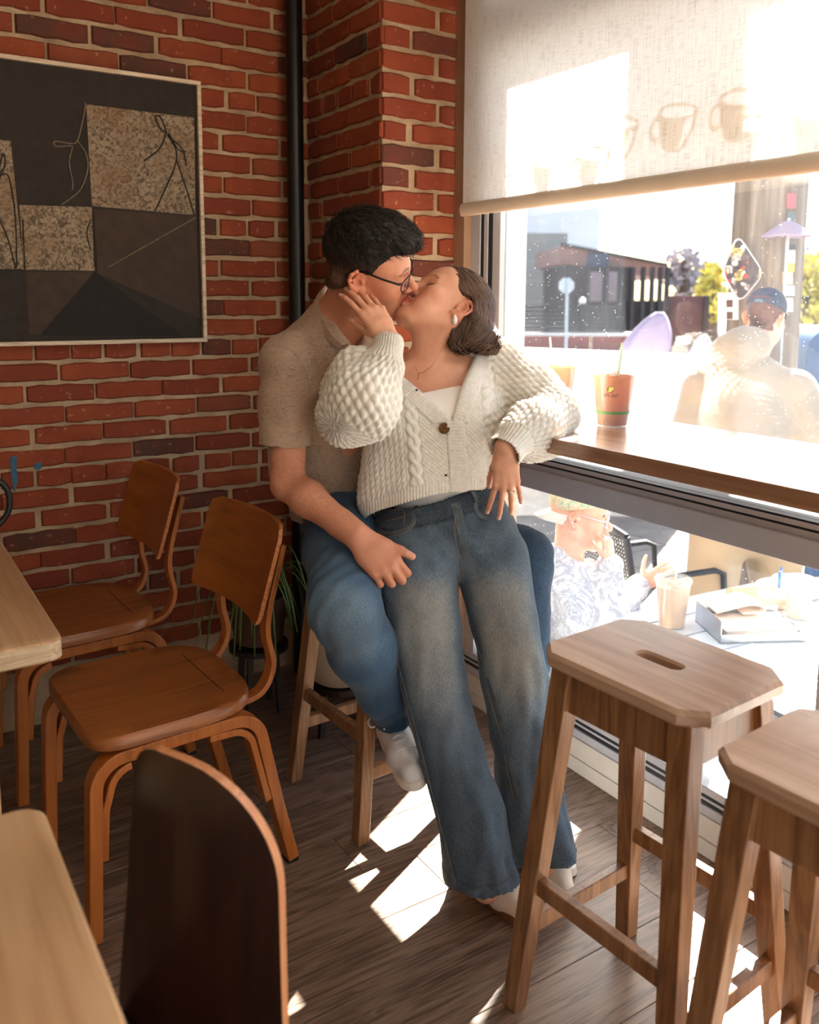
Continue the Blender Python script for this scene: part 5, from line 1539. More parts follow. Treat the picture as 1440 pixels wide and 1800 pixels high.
# her left hand hanging over the counter edge
tL, jL = hand(S, wrL-np.array([0, 0, 0.004]), np.array([-0.05, -0.10, -1.0]), -FW+0.3*UP, -RT, 0.90, curl=((22, 10, 8), (16, 12, 10), (18, 12, 10), (20, 14, 10)), spread=9.0, thumb=(0.75, 0.3, -0.55), slim=0.84)
fine = S.mesh(0.0024, lo=np.array([0.5, 0.5, 1.10]))
vR = cut(*fine, [(neck-CHU*0.16, CHU)])
body = S.mesh(0.007)
dk = np.linalg.norm(body[0][body[1]].mean(1)-wrL, axis=1)
hl = S.mesh(0.0022, lo=wrL-[0.09, 0.09, 0.26], hi=wrL+[0.09, 0.09, 0.03])
cB = body[0][body[1]].mean(1)
inh = np.all((cB > wrL-[0.09, 0.09, 0.26]+0.004) & (cB < wrL+[0.09, 0.09, 0.03]-0.01), axis=1)
infine = (cB[:, 2] > 1.11) & ((cB-(neck-CHU*0.15))@CHU > 0)
body = (body[0], body[1][~(inh | infine)])
V, Fq = join([vR, hl, body])
C = head_colour(V, OW, RW, 0.95, SKW, True)
C = nails(V, C, tR+tL, lin(232, 190, 172))
kn = np.zeros(len(V))
for js in jR+jL:
    for j in js[:3]: kn = np.maximum(kn, np.exp(-(np.linalg.norm(V-j, axis=1)/0.011)**2))
C = C*(1-0.22*kn[:, None])+np.array(lin(196, 118, 92)[:3])*0.22*kn[:, None]
put('body', V, Fq, m_skin, her, C)
HB = bvh_of(*vR)

# lashes and brows of the closed eye
m_dkhair = plain('dark_lash', lin(40, 26, 20), 0.6)
def face_line(o, R, s, pts, r, name, par, bvh, mat=None):
    P = []
    for x, y, z in pts:
        p = o+R@(np.array([x, 0.16, z])*s); h = bvh.ray_cast(Vector(p), Vector(-R[:, 1]), 0.2)
        if h[0] is not None: P.append(np.array(h[0])+R[:, 1]*0.0006)
    return tubes(name, [smooth_path(P, 4)], r, mat or m_dkhair, par) if len(P) > 2 else None
for q in (-1, 1):
    face_line(OW, RW, 0.95, [(q*0.019, 0, -0.0005), (q*0.026, 0, -0.0035), (q*0.033, 0, -0.0045), (q*0.040, 0, -0.003), (q*0.047, 0, 0.0005)], 0.0010, 'eyelashes', her, HB)

# hair: bob, falling from the tilted head
m_hairw, nt, pb = newmat('brown_hair')
v = coords(nt, (1, 1, 1)); a = nd(nt, 'VertexColor', layer_name='Col').outputs[0]
hc = mixc(nt, ramp(nt, noise(nt, v, 30.0, 3.0), [(0.35, (0, 0, 0, 1)), (0.7, (0.5, 0.5, 0.5, 1))]), lin(74, 50, 36), lin(122, 88, 62))
setc(nt, pb, hc); pb.inputs['Roughness'].default_value = 0.38; pb.inputs['Anisotropic'].default_value = 0.6; pb.inputs['Specular IOR Level'].default_value = 0.6
TW = lambda x, y, z: OW+RW@(np.array([x, y, z])*0.95)
H = Solid()
H.ell(TW(0, -0.026, 0.042), np.array((0.084, 0.106, 0.092))*0.95, RW, 0.01)
down = np.array([0, 0, -1.0])
# curtain behind the near ear hanging down to the shoulder
root = [TW(-0.066, -0.045, 0.03), TW(-0.05, -0.085, 0.02), TW(0, -0.10, 0.0), TW(0.055, -0.08, 0.02)]
tip = [W(815, 640, 2.135), W(842, 630, 2.15), W(838, 630, 2.22), W(815, 630, 2.25)]
for rt_, tp_ in zip(root, tip): H.chain([rt_, (rt_+tp_)/2+RT*0.016, tp_], [0.034, 0.028, 0.024], 0.03)
# keep the face clear: cut with the plane of the hairline
H.slab([(TW(0, 0.024, 0.0), RW@np.array([0, -1, 0.80]))], OW-0.4, OW+0.4, 0.006, 's')
H.slab([(W(826, 607, 2.17), nrm(UP+RT*0.22))], OW-0.4, OW+0.4, 0.003, 's')
H.slab([(TW(0, -0.004, 0), RW@np.array([0, -1, 0.0])), (TW(0, 0, 0.022), RW@np.array([0, -0.35, 1.0]))], OW-0.4, OW+0.4, 0.006, 's')
H.ell(TW(-0.079, -0.012, -0.004), np.array((0.022, 0.025, 0.037)), RW, 0.006, 's')
Vh, Fh = H.mesh(0.0026)
Nh = normals(Vh, Fh)
q = (Vh-OW)@RW
strand = vnoise(np.stack([np.arctan2(q[:, 0], q[:, 2]-0.03)*10, q[:, 1]*14, q[:, 2]*6], 1), 2.2, 5)
Vh = Vh+Nh*(0.0022*strand)[:, None]
hair = put('hair', Vh, Fh, m_hairw, her, np.ones((len(Vh), 3)))
hb = bvh_of(Vh, Fh); rr = random.Random(11); rows = []
tops_ = np.nonzero(((Vh-OW)@RW)[:, 2] > 0.015)[0]
for i in range(1500):
    p = Vh[tops_[rr.randrange(len(tops_))]].copy(); l = (p-OW)@RW/0.95
    fr = np.clip((l[1]+0.10)/0.16, 0, 1)                                  # front strands end nearest the face
    tipx = 858-58*fr+rr.uniform(-4, 4); tp_ = W(tipx, 614-(tipx-800)*0.22+rr.uniform(-5, 4), 2.115+0.04*(1-fr)+rr.uniform(-0.01, 0.03))
    if l[0] > 0.02: tp_ = tp_+FW*0.08
    P = [p]; back = RW@np.array([0, -1.0, -0.2])
    for k in range(44):
        g = tp_-p; dl = np.linalg.norm(g)
        if dl < 0.008: break
        hgt = np.clip(((p-OW)@RW)[2]/0.06, 0, 1)
        dv = nrm(g)*(1-0.55*hgt)+back*0.55*hgt+down*0.15
        h = hb.find_nearest(Vector(p)); n = np.array(h[1]); dv = nrm(dv-n*min(dv@n, 0)); q_ = p+dv*0.0075
        h = hb.find_nearest(Vector(q_)); n = np.array(h[1]); s_ = (q_-np.array(h[0]))@n
        if s_ < 0.0012 or hgt > 0.2: q_ = np.array(h[0])+n*0.0010
        p = q_; P.append(p)
    if len(P) > 4: rows.append(P)
tubes('hair_strands', rows, 0.0010, m_hairw, her, 4)['kind'] = 'stuff'
# loose lit wisps
wis = []
for i in range(26):
    b0 = W(rr.uniform(846, 858), rr.uniform(515, 590), 2.16)
    wis.append(smooth_path([b0, b0+RT*0.010+UP*rr.uniform(-0.004, 0.008), b0+RT*rr.uniform(0.012, 0.024)-UP*rr.uniform(0.0, 0.02)], 4))
tubes('hair_wisps', wis, 0.0004, m_hairw, her, 3)['kind'] = 'stuff'

# jewellery
m_pearl = plain('pearl', lin(236, 230, 222), 0.2, var=0.03)
m_gold = plain('gold', lin(206, 160, 96), 0.25, 1.0, var=0.05)
ep = W(788, 566, 2.065)
eo = TW(-0.078, -0.003, -0.036)
b = MB(); eb = np.array([0, 0, -0.021])
b.lathe([(0.0, 0.0), (0.003, -0.002), (0.0052, -0.010), (0.0064, -0.016), (0.0052, -0.022), (0.0, -0.025)], c=eo-HP+np.array([0, -0.006, 0.0]), n=20)
b.build('earring', m_pearl, her, smooth=180, label='white drop pearl earring')
nk = on_body(HB, [(705, 600), (714, 622), (730, 645), (737, 656)], 0.0015)+on_body(HB, [(748, 652), (762, 640), (775, 618), (784, 602)], 0.0015)
tubes('necklace', [smooth_path(nk, 5)], 0.0006, m_gold, her)
pd = on_body(HB, [(737, 655), (736, 662), (734, 668)], 0.0018); tubes('pendant', [pd], 0.0009, m_gold, her)
rg = jL[2]; rc = rg[0]+(rg[1]-rg[0])*0.50; rx = nrm(rg[1]-rg[0]); u1 = nrm(np.cross(rx, CHN)); u2_ = np.cross(rx, u1)
tubes('ring', [[rc+(u1*math.cos(a)+u2_*math.sin(a))*0.0084 for a in [2*math.pi*i/20 for i in range(21)]]], 0.0011, plain('silver', lin(220, 216, 210), 0.15, 1.0), her)
st = rc-FW*0.0098
b = MB(); b.lathe([(0.0, -0.002), (0.0026, 0.0), (0.0018, 0.0015), (0, 0.0018)], c=st-HP, n=8); b.build('gemstone', plain('gemstone', lin(236, 236, 240), 0.05, 0.0), her)

# tank top
m_tank = plain('white_rib_cotton', lin(238, 232, 226), 0.85, var=0.03, bmp=0.15, bscale=600.0)
T_ = Solid()
T_.ell(chest-CHU*0.03, (0.150, 0.098, 0.125), RC, 0.05)
for q in (-1, 1): T_.ell(chest+CHX*0.062*q-CHU*0.055+CHN*0.062, (0.058, 0.054, 0.058), RC, 0.04)
T_.ell(chest-CHU*0.055+CHN*0.037, (0.125, 0.080, 0.075), RC, 0.05)
T_.ell(W(774, 800, 2.21), (0.136, 0.094, 0.14), RC, 0.05)
T_.cap(W(776, 840, 2.205), W(780, 905, 2.195), 0.118, 0.125, 0.05, flat=(CHN, 1.25))
vt = T_.mesh(0.004)
tk = nrm(CHU+CHX*0.16)
vt = cut(*vt, [(on_body(HB, [(757, 690)])[0], -nrm(CHU-CHX*0.22+CHN*0.1))])
put('tank_top', *vt, m_tank, her)

# cardigan
m_knit, nt, pb = newmat('cream_knit')
v = coords(nt); wv = nd(nt, 'Attribute', attribute_name='wv').outputs['Vector']; va = nd(nt, 'VertexColor', layer_name='Col').outputs[0]
fine_ = nd(nt, 'TexWave', {'Vector': nd(nt, 'Mapping', {'Vector': wv, 'Scale': (260, 130, 1)}).outputs[0], 'Scale': 1.0, 'Distortion': 1.0, 'Detail': 1.0}).outputs[1]
n_ = noise(nt, v, 320.0, 3.0, 0.6)
hgt = nd(nt, 'Math', {0: fine_, 1: n_}, operation='ADD').outputs[0]
cc = ramp(nt, noise(nt, v, 90.0, 3.0), [(0.3, lin(238, 226, 206)), (0.7, lin(252, 245, 233))])
setc(nt, pb, mixc(nt, 1.0, cc, va, 'MULTIPLY')); pb.inputs['Roughness'].default_value = 0.95; pb.inputs['Sheen Weight'].default_value = 0.25; pb.inputs['Specular IOR Level'].default_value = 0.15
bump(nt, pb, hgt, 0.5, 0.0018)
pb.inputs['Subsurface Weight'].default_value = 0.3; pb.inputs['Subsurface Radius'].default_value = (0.02, 0.016, 0.012); pb.inputs['Subsurface Scale'].default_value = 1.0
K = Solid()
K.ell(chest-CHU*0.02, (0.165, 0.118, 0.135), RC, 0.05)
for q in (-1, 1): K.ell(chest+CHX*0.066*q-CHU*0.060+CHN*0.060, (0.070, 0.066, 0.075), RC, 0.045)
K.cap(W(768, 740, 2.21), W(752, 860, 2.195), 0.150, 0.158, 0.05, flat=(CHN, 1.22))
K.cap(W(690, 700, 2.20), W(668, 880, 2.17), 0.050, 0.052, 0.05)
K.cap(W(845, 700, 2.22), W(838, 850, 2.19), 0.046, 0.040, 0.05)
K.cap(neck-CHU*0.045, shR, 0.046, 0.060, 0.03); K.cap(neck-CHU*0.02, shL, 0.058, 0.064, 0.04)
K.cap(neck-CHN*0.05+CHX*0.045+CHU*0.004, neck-CHN*0.03-CHU*0.05, 0.052, 0.08, 0.03)
# balloon sleeves: the viewer's left one is bent up, the other rests on the counter
K.chain([shR, W(628, 690, 2.09), W(612, 728, 2.025)], [0.066, 0.080, 0.068], 0.03)
K.chain([W(612, 728, 2.02), W(640, 700, 1.985), W(672, 650, 2.005)], [0.066, 0.074, 0.050], 0.03)
K.ell(W(626, 655, 2.035), (0.058, 0.05, 0.062), RC, 0.022)
K.ell(W(655, 720, 2.01), (0.055, 0.05, 0.07), RC, 0.035)
K.chain([W(678, 645, 2.01), W(684, 606, 2.025)], [0.036, 0.034], 0.016)
K.chain([shL, W(930, 690, 2.22), W(965, 728, 2.17)], [0.066, 0.072, 0.066], 0.03)
K.chain([W(968, 730, 2.165), W(935, 752, 2.09), W(908, 768, 2.045)], [0.064, 0.062, 0.046], 0.025)
K.ell(W(948, 790, 2.12), (0.058, 0.05, 0.030), RC, 0.03)
cuffL0, cuffL1 = W(905, 764, 2.04), W(889, 786, 2.015)
K.chain([W(912, 758, 2.05), cuffL1-np.array([0, 0, 0.008])], [0.040, 0.042], 0.014, flat=(FW, 1.15))
# neck opening: a wedge between the two front bands
vb = W(796, 742, 2.08)                                  # bottom of the V
nL, nR = W(693, 652, 2.16), W(838, 612, 2.17)            # where the bands reach the neck
def edge_n(a, b_):
    n = np.cross(nrm(a-b_), CHN); return n
eL = edge_n(nL, vb); eL = eL if (eL@(nR-vb)) < 0 else -eL
eR = edge_n(nR, vb); eR = eR if (eR@(nL-vb)) < 0 else -eR
K.slab([(vb, eL), (vb, eR), (vb-CHN*0.060, -CHN), (vb+CHN*0.050, CHN)], vb-0.5, vb+0.5, 0.008, 's')
K.cap(neck+CHU*0.20+CHN*0.02, neck-CHU*0.025+CHN*0.022, 0.078, 0.066, 0.012, 's')
# open lower front below the second button
hemn = nrm(CHU-CHX*0.20)
hem = W(770, 872, 2.08)
vk, fk = K.mesh(0.0026)
vk, fk = cut(vk, fk, [(hem, hemn, 0.26), (W(684, 589, 2.026), nrm(W(678, 640, 2.01)-W(683, 600, 2.025)), 0.075), (W(886, 793, 2.01), nrm(W(908, 768, 2.045)-W(889, 790, 2.013)), 0.075)])
Nk = normals(vk, fk)
d = vk-vb; X = d@CHX; Z = d@CHU; Yd = d@CHN
def seg(P, a, b_):
    ab = b_-a; t = np.clip((P-a)@ab/(ab@ab), 0, 1); return np.linalg.norm(P-a-t[:, None]*ab, axis=1), t, np.linalg.norm(ab)
# which part of the garment
armR = [(shR, W(612, 728, 2.02)), (W(612, 728, 2.02), W(676, 648, 2.005))]; armL = [(shL, W(966, 730, 2.167)), (W(966, 730, 2.167), W(908, 768, 2.045))]
dist = []
for a, b_ in armR+armL: dist.append(seg(vk, a, b_))
dt, tt, _ = seg(vk, W(766, 690, 2.22), W(752, 860, 2.195)); dt = dt-0.075
D4 = np.stack([x[0] for x in dist], 1); best = D4.argmin(1); dmin = D4.min(1)
sleeve = (dmin < dt-0.006)
cuff = (np.minimum(seg(vk, W(680, 638, 2.01), W(685, 600, 2.026))[0], 9) < 0.050) & (seg(vk, W(680, 638, 2.01), W(685, 600, 2.026))[1] > 0.02)
cuffl = (seg(vk, W(906, 764, 2.042), cuffL1)[0] < 0.060) & (seg(vk, W(906, 764, 2.042), cuffL1)[1] > 0.05)
disp = np.zeros(len(vk)); UVW = np.zeros((len(vk), 3)); shade_ = np.zeros(len(vk))
UVW[:, 0] = X; UVW[:, 1] = Z
# torso pattern
front = ~sleeve
xa = np.abs(X-(-0.004-0.05*(Z)))*np.sign(X)
def bands(u, vv):
    o = np.zeros_like(u); au = np.abs(u)
    moss = 0.0011*np.sin(2*math.pi*u/0.0125)*np.sin(2*math.pi*vv/0.011)+0.0007*np.sin(2*math.pi*(u+vv)/0.009)
    cx = (au-0.093)/0.017; ph = 2*math.pi*vv/0.062
    c1, c2 = 0.46*np.sin(ph), -0.46*np.sin(ph); f1 = 0.5+0.5*np.cos(ph)
    s1 = np.sqrt(np.clip(1-((cx-c1)/0.56)**2, 0, 1))*(0.75+0.35*f1); s2 = np.sqrt(np.clip(1-((cx-c2)/0.56)**2, 0, 1))*(0.75+0.35*(1-f1))
    cable = 0.0062*np.maximum(s1, s2)-0.002
    col = (au-0.116)/0.0135; fr = col-np.floor(col); t = fr*2-1
    rope = 0.0044*np.sqrt(np.clip(1-t*t, 0, 1))*(0.72+0.28*np.sin(2*math.pi*(vv/0.0165+0.42*t+np.floor(col)*0.37)))-0.0012
    o = np.where(au < 0.074, moss, np.where(au < 0.112, np.where(np.abs(cx) < 1.0, cable, -0.0012), rope))
    return o
disp = np.where(front, bands(xa, Z), disp)
# sleeve pattern: staggered leaf shaped stitches around the arm
for i, (a, b_) in enumerate(armR+armL):
    m = sleeve & (best == i); ax_ = nrm(b_-a); r1_ = nrm(np.cross(ax_, FW)); r2v = np.cross(ax_, r1_)
    p = vk[m]-a; al = p@ax_; ang = np.arctan2(p@r2v, p@r1_)
    U = ang*0.075; A2 = al+(0.1 if i % 2 else 0)
    cu = U/0.0165; ci = np.floor(cu); ft = (cu-ci)*2-1; cv = A2/0.021+0.5*(ci % 2)+0.28*ft; fv = (cv-np.floor(cv))*2-1
    bmp_ = np.clip(1-(np.abs(ft)**1.6+0.75*np.abs(fv)**1.8), -0.2, 1)
    disp[m] = 0.0058*bmp_-0.001; UVW[m, 0] = U; UVW[m, 1] = A2
for msk, a, b_ in ((cuff, W(680, 640, 2.01), W(685, 600, 2.026)), (cuffl, W(912, 758, 2.05), cuffL1)):
    ax_ = nrm(b_-a); r1_ = nrm(np.cross(ax_, FW)); r2v = np.cross(ax_, r1_); p = vk[msk]-a
    ang = np.arctan2(p@r2v, p@r1_); disp[msk] = 0.0017*np.sin(ang*30); UVW[msk, 0] = ang*0.036; UVW[msk, 1] = p@ax_; shade_[msk] = 0.0
# front bands
bw = 0.036
dl = np.where(((vk-vb)@CHU > -0.004), np.abs((vk-vb)@eL), 9); dr = np.where(((vk-vb)@CHU > -0.004), np.abs((vk-vb)@eR), 9)
low = (Z <= 0.004) & (np.abs(X-0.006+0.02*Z) < 0.020)
bnd = front & (Yd > -0.10) & (((dl < bw) & (X < 0.02)) | ((dr < bw) & (X > -0.02)) | low)
alL = (vk-vb)@nrm(nL-vb); alR = (vk-vb)@nrm(nR-vb)
along = np.where(low & (Z <= 0), Z, np.where(dl < dr, alL, alR))
disp = np.where(bnd, 0.0034+0.0010*np.sin(2*math.pi*along/0.0072), disp)
UVW[bnd, 0] = along[bnd]
hemd = (vk-hem)@hemn; hm = front & (hemd < 0.030)
disp = np.where(hm & ~bnd, 0.0010*np.sin(2*math.pi*X/0.0075), disp)
edge_fade = np.ones(len(vk))
disp *= edge_fade
vk2 = vk+Nk*disp[:, None]
# soft folds
vk2 = vk2+Nk*(0.004*vnoise(vk, 16.0, 2)*(front)+0.006*vnoise(vk, 20.0, 6)*sleeve)[:, None]
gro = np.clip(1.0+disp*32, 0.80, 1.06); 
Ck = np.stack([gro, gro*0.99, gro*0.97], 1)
crd = put('cardigan', vk2, fk, m_knit, her, np.clip(Ck, 0, 1), UVW)
so_ = crd.modifiers.new('thick', 'SOLIDIFY'); so_.thickness = 0.004; so_.offset = -1
KB = bvh_of(vk2, fk)
m_horn = plain('tortoiseshell', lin(96, 58, 26), 0.2, var=0.55, vscale=160.0)
def button(x, y, r=0.0135):
    p = on_body(KB, [(x, y)], 0.001)[0]; n = nrm(CHN*0.8-FW*0.3); u = nrm(np.cross(n, UP)); w = np.cross(n, u)
    b = MB(); rings = [[p-HP+n*h+(u*math.cos(a)+w*math.sin(a))*r*k for a in [2*math.pi*i/24 for i in range(24)]] for k, h in ((0.85, 0.0), (1.0, 0.001), (1.0, 0.0028), (0.9, 0.0036), (0.7, 0.0028), (0.2, 0.0026))]
    b.loft(rings); o = b.build('button', m_horn, her, smooth=60)
    for sx in (-1, 1):
        for sy in (-1, 1): MB().tube([p-HP+u*sx*0.0016+w*sy*0.0016+n*0.002, p-HP+u*sx*0.0016+w*sy*0.0016+n*0.0033], 0.0007, 6).build('thread', m_knit, o)
button(801, 677); button(781, 753)
m_hole = plain('buttonhole', lin(70, 48, 34), 0.9)
for x, y in ((733, 686), (784, 835)):
    p = on_body(KB, [(x, y)], 0.0)[0]; u = CHX; b = MB()
    b.lathe([(0.0, -0.0025), (0.0032, -0.001), (0.0034, 0.0012), (0.0, 0.0018)], c=(0, 0, 0), n=12)
    M = np.array([nrm(np.cross(CHU, -FW)), nrm(CHU), -FW]).T; b.v = [tuple(M@np.array(q)+p-HP) for q in b.v]; b.build('buttonhole', m_hole, her, smooth=180)

# jeans
m_den = denim_mat('grey_blue_denim', lin(32, 44, 56), lin(88, 106, 120), lin(158, 160, 154))
J = Solid()
J.ell(W(782, 925, 2.185), (0.150, 0.118, 0.115), RC, 0.05)
J.cap(W(752, 893, 2.19), W(812, 886, 2.195), 0.098, 0.098, 0.05, flat=(CHN, 1.12))
J.ell(W(729, 965, 2.18), (0.107, 0.112, 0.10), RC, 0.05); J.ell(W(848, 958, 2.19), (0.092, 0.108, 0.10), RC, 0.05)
J.chain(LR, [0.104, 0.087, 0.077, 0.075, 0.077, 0.086], 0.012, flat=(FW, 1.12))
J.chain(LL, [0.092, 0.082, 0.079, 0.077, 0.073, 0.077], 0.012, flat=(FW, 1.12))
J.cap(W(812, 1018, 2.0), W(814, 1000, 2.0), 0.006, 0.004, 0.02, 's')
# knee break fold
vj, fj = J.mesh(0.0042)
wst = W(775, 884, 2.08)
hmR, hmL = WZ(858, 1572, 0.082), WZ(955, 1512, 0.085)
vj, fj = cut(vj, fj, [(wst, -nrm(UP*0.95+CHN*0.25-CHX*0.22))])
# hems cut level with the shoes, each leg at its own height
cz = (vj[fj].mean(1)); 
dR = seg(vj, LR[-2], LR[-1])[0]; dL = seg(vj, LL[-2], LL[-1])[0]; sideR = dR < dL
zc = np.where(sideR, hmR[2], hmL[2])+0.010*vnoise(vj, 22.0, 9)
kf = (vj[:, 2] > zc)[fj].any(1); fj = fj[kf]; lowv = vj[:, 2] < zc
vj[lowv, 2] = zc[lowv]
vj, fj = cut(vj, fj, [((0, 0, -5), (0, 0, 1))])
Nj = normals(vj, fj)
px = PX+F*((vj-CAM)@RT)/((vj-CAM)@FW)
z_ = vj[:, 2]
def fold(V, c, n, w, amp):       # one ridge across the leg
    s_ = (V-c)@nrm(n); return amp*np.exp(-(s_/w)**2)
dj = 0.0032*vnoise(vj, 14.0, 4)+0.0018*vnoise(vj*np.array([1, 1, 0.55]), 38.0, 8)
lowleg = sstep(0.75, 0.35, z_)
ax_s = np.stack([vj[:, 0]*2.2, vj[:, 1]*2.2, vj[:, 2]*0.5], 1)
dj += lowleg*(0.010*vnoise(ax_s, 9.0, 12)+0.005*vnoise(ax_s, 20.0, 13))
dj += sstep(0.16, 0.06, z_)*0.004*vnoise(vj, 34.0, 14)
# whiskers at the hips
wx = sstep(0.70, 0.80, z_)*(1-sstep(0.84, 0.90, z_))
dj += wx*0.0022*np.sin((vj@nrm(CHU+CHX*0.9*np.sign(0.5)))*140)*np.exp(-((px-790)/60)**2)
wbd = (vj-wst)@nrm(UP*0.95+CHN*0.25-CHX*0.22); wbm = sstep(-0.040, -0.037, wbd)
hmz = z_-np.where(seg(vj, LR[-2], LR[-1])[0] < seg(vj, LL[-2], LL[-1])[0], hmR[2], hmL[2]); hbm = sstep(0.022, 0.019, hmz)
vj2 = vj+Nj*(dj+0.0028*wbm+0.0018*hbm)[:, None]
# wear: pale thighs and knees, darker sides and seams
CtR = seg(vj, LR[0], LR[2]); CtL = seg(vj, LL[0], LL[2])
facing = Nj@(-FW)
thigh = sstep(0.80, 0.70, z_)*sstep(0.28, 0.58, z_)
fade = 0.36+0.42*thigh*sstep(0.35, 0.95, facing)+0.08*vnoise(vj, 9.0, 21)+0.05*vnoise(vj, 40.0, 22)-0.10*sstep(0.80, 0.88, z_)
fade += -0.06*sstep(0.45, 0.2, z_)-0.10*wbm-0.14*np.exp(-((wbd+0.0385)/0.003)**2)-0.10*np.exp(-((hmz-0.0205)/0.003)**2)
hemw = sstep(0.02, 0.006, z_-np.where(seg(vj, LR[-2], LR[-1])[0] < seg(vj, LL[-2], LL[-1])[0], hmR[2], hmL[2])-0.004)
fade += hemw*0.18*vnoise(vj, 90.0, 23)
yel = 0.11*thigh*sstep(0.5, 1.0, facing)+0.04
Cj = np.stack([np.clip(fade, 0, 1), np.clip(yel, 0, 1)*0.7, 0*fade], 1)
jn = put('jeans', vj2, fj, m_den, her, Cj)
so_ = jn.modifiers.new('thick', 'SOLIDIFY'); so_.thickness = 0.003; so_.offset = -1
JB = bvh_of(vj2, fj)
m_dend = denim_mat('denim_trim', lin(28, 34, 40), lin(70, 80, 86), lin(120, 118, 108))
m_stitch = plain('stitch_tan', lin(150, 122, 84), 0.8)
m_bandw = plain('dark_denim_trim', lin(80, 90, 96), 0.9, var=0.25, vscale=60.0, bmp=0.3, bscale=500)
def ribbon(name, px_pts, w, t, mat, par, bvh, n=5):
    P = smooth_path(on_body(bvh, px_pts, 0.0), n)
    b = MB(); rings = []
    for i, p in enumerate(P):
        tn = nrm(P[min(i+1, len(P)-1)]-P[max(i-1, 0)]); h = bvh.find_nearest(Vector(p)); nn = np.array(h[1]); nn = nn if nn@FW < 0 else -nn
        sd = nrm(np.cross(tn, nn)); q = p-np.array(par.location)
        rings.append([q-sd*w/2-nn*0.001, q-sd*w/2+nn*t, q+sd*w/2+nn*t, q+sd*w/2-nn*0.001])
    b.loft(rings); return b.build(name, mat, par, smooth=35)
for x0, y0, x1, y1 in ((731, 882, 735, 906), (830, 862, 838, 884)):
    ribbon('belt_loop', [(x0, y0+3), ((x0+x1)/2, (y0+y1)/2), (x1, y1)], 0.011, 0.0048, m_bandw, her, JB)
ribbon('fly', [(800, 884), (806, 905), (811, 930), (817, 958), (817, 985)], 0.022, 0.0016, m_bandw, her, JB)
ribbon('pocket_edge', [(727, 897), (728, 912), (722, 925), (706, 934), (684, 938), (664, 937)], 0.010, 0.0022, m_bandw, her, JB)
ribbon('pocket_edge', [(836, 884), (838, 898), (845, 907), (856, 912)], 0.010, 0.0022, m_bandw, her, JB)
def stitch(rows, name='stitching'):
    tubes(name, [smooth_path(on_body(JB, r_, 0.0012), 4) for r_ in rows], 0.0007, m_stitch, her, 4)
stitch([[(730, 900), (731, 914), (724, 929), (706, 939), (684, 943)], [(802, 888), (799, 930), (803, 960), (812, 990), (815, 1020)], [(664, 916), (684, 915), (709, 909)], [(664, 900), (684, 899), (709, 896), (711, 912), (710, 926)], [(839, 886), (841, 898), (848, 905)]])
ribbon('side_seam', [(662, 960), (672, 1060), (688, 1150), (703, 1230), (722, 1320), (748, 1410), (775, 1490), (800, 1556)], 0.010, 0.0015, m_bandw, her, JB, 8)
ribbon('inner_seam', [(826, 1090), (846, 1160), (866, 1220), (884, 1280), (897, 1340), (910, 1400)], 0.009, 0.0015, m_bandw, her, JB, 8)
stitch([[(680, 1060), (697, 1150), (711, 1230), (731, 1320), (757, 1410), (783, 1490)], [(820, 1090), (840, 1160), (860, 1222), (878, 1282), (890, 1340), (903, 1402)]], 'seam_stitching')

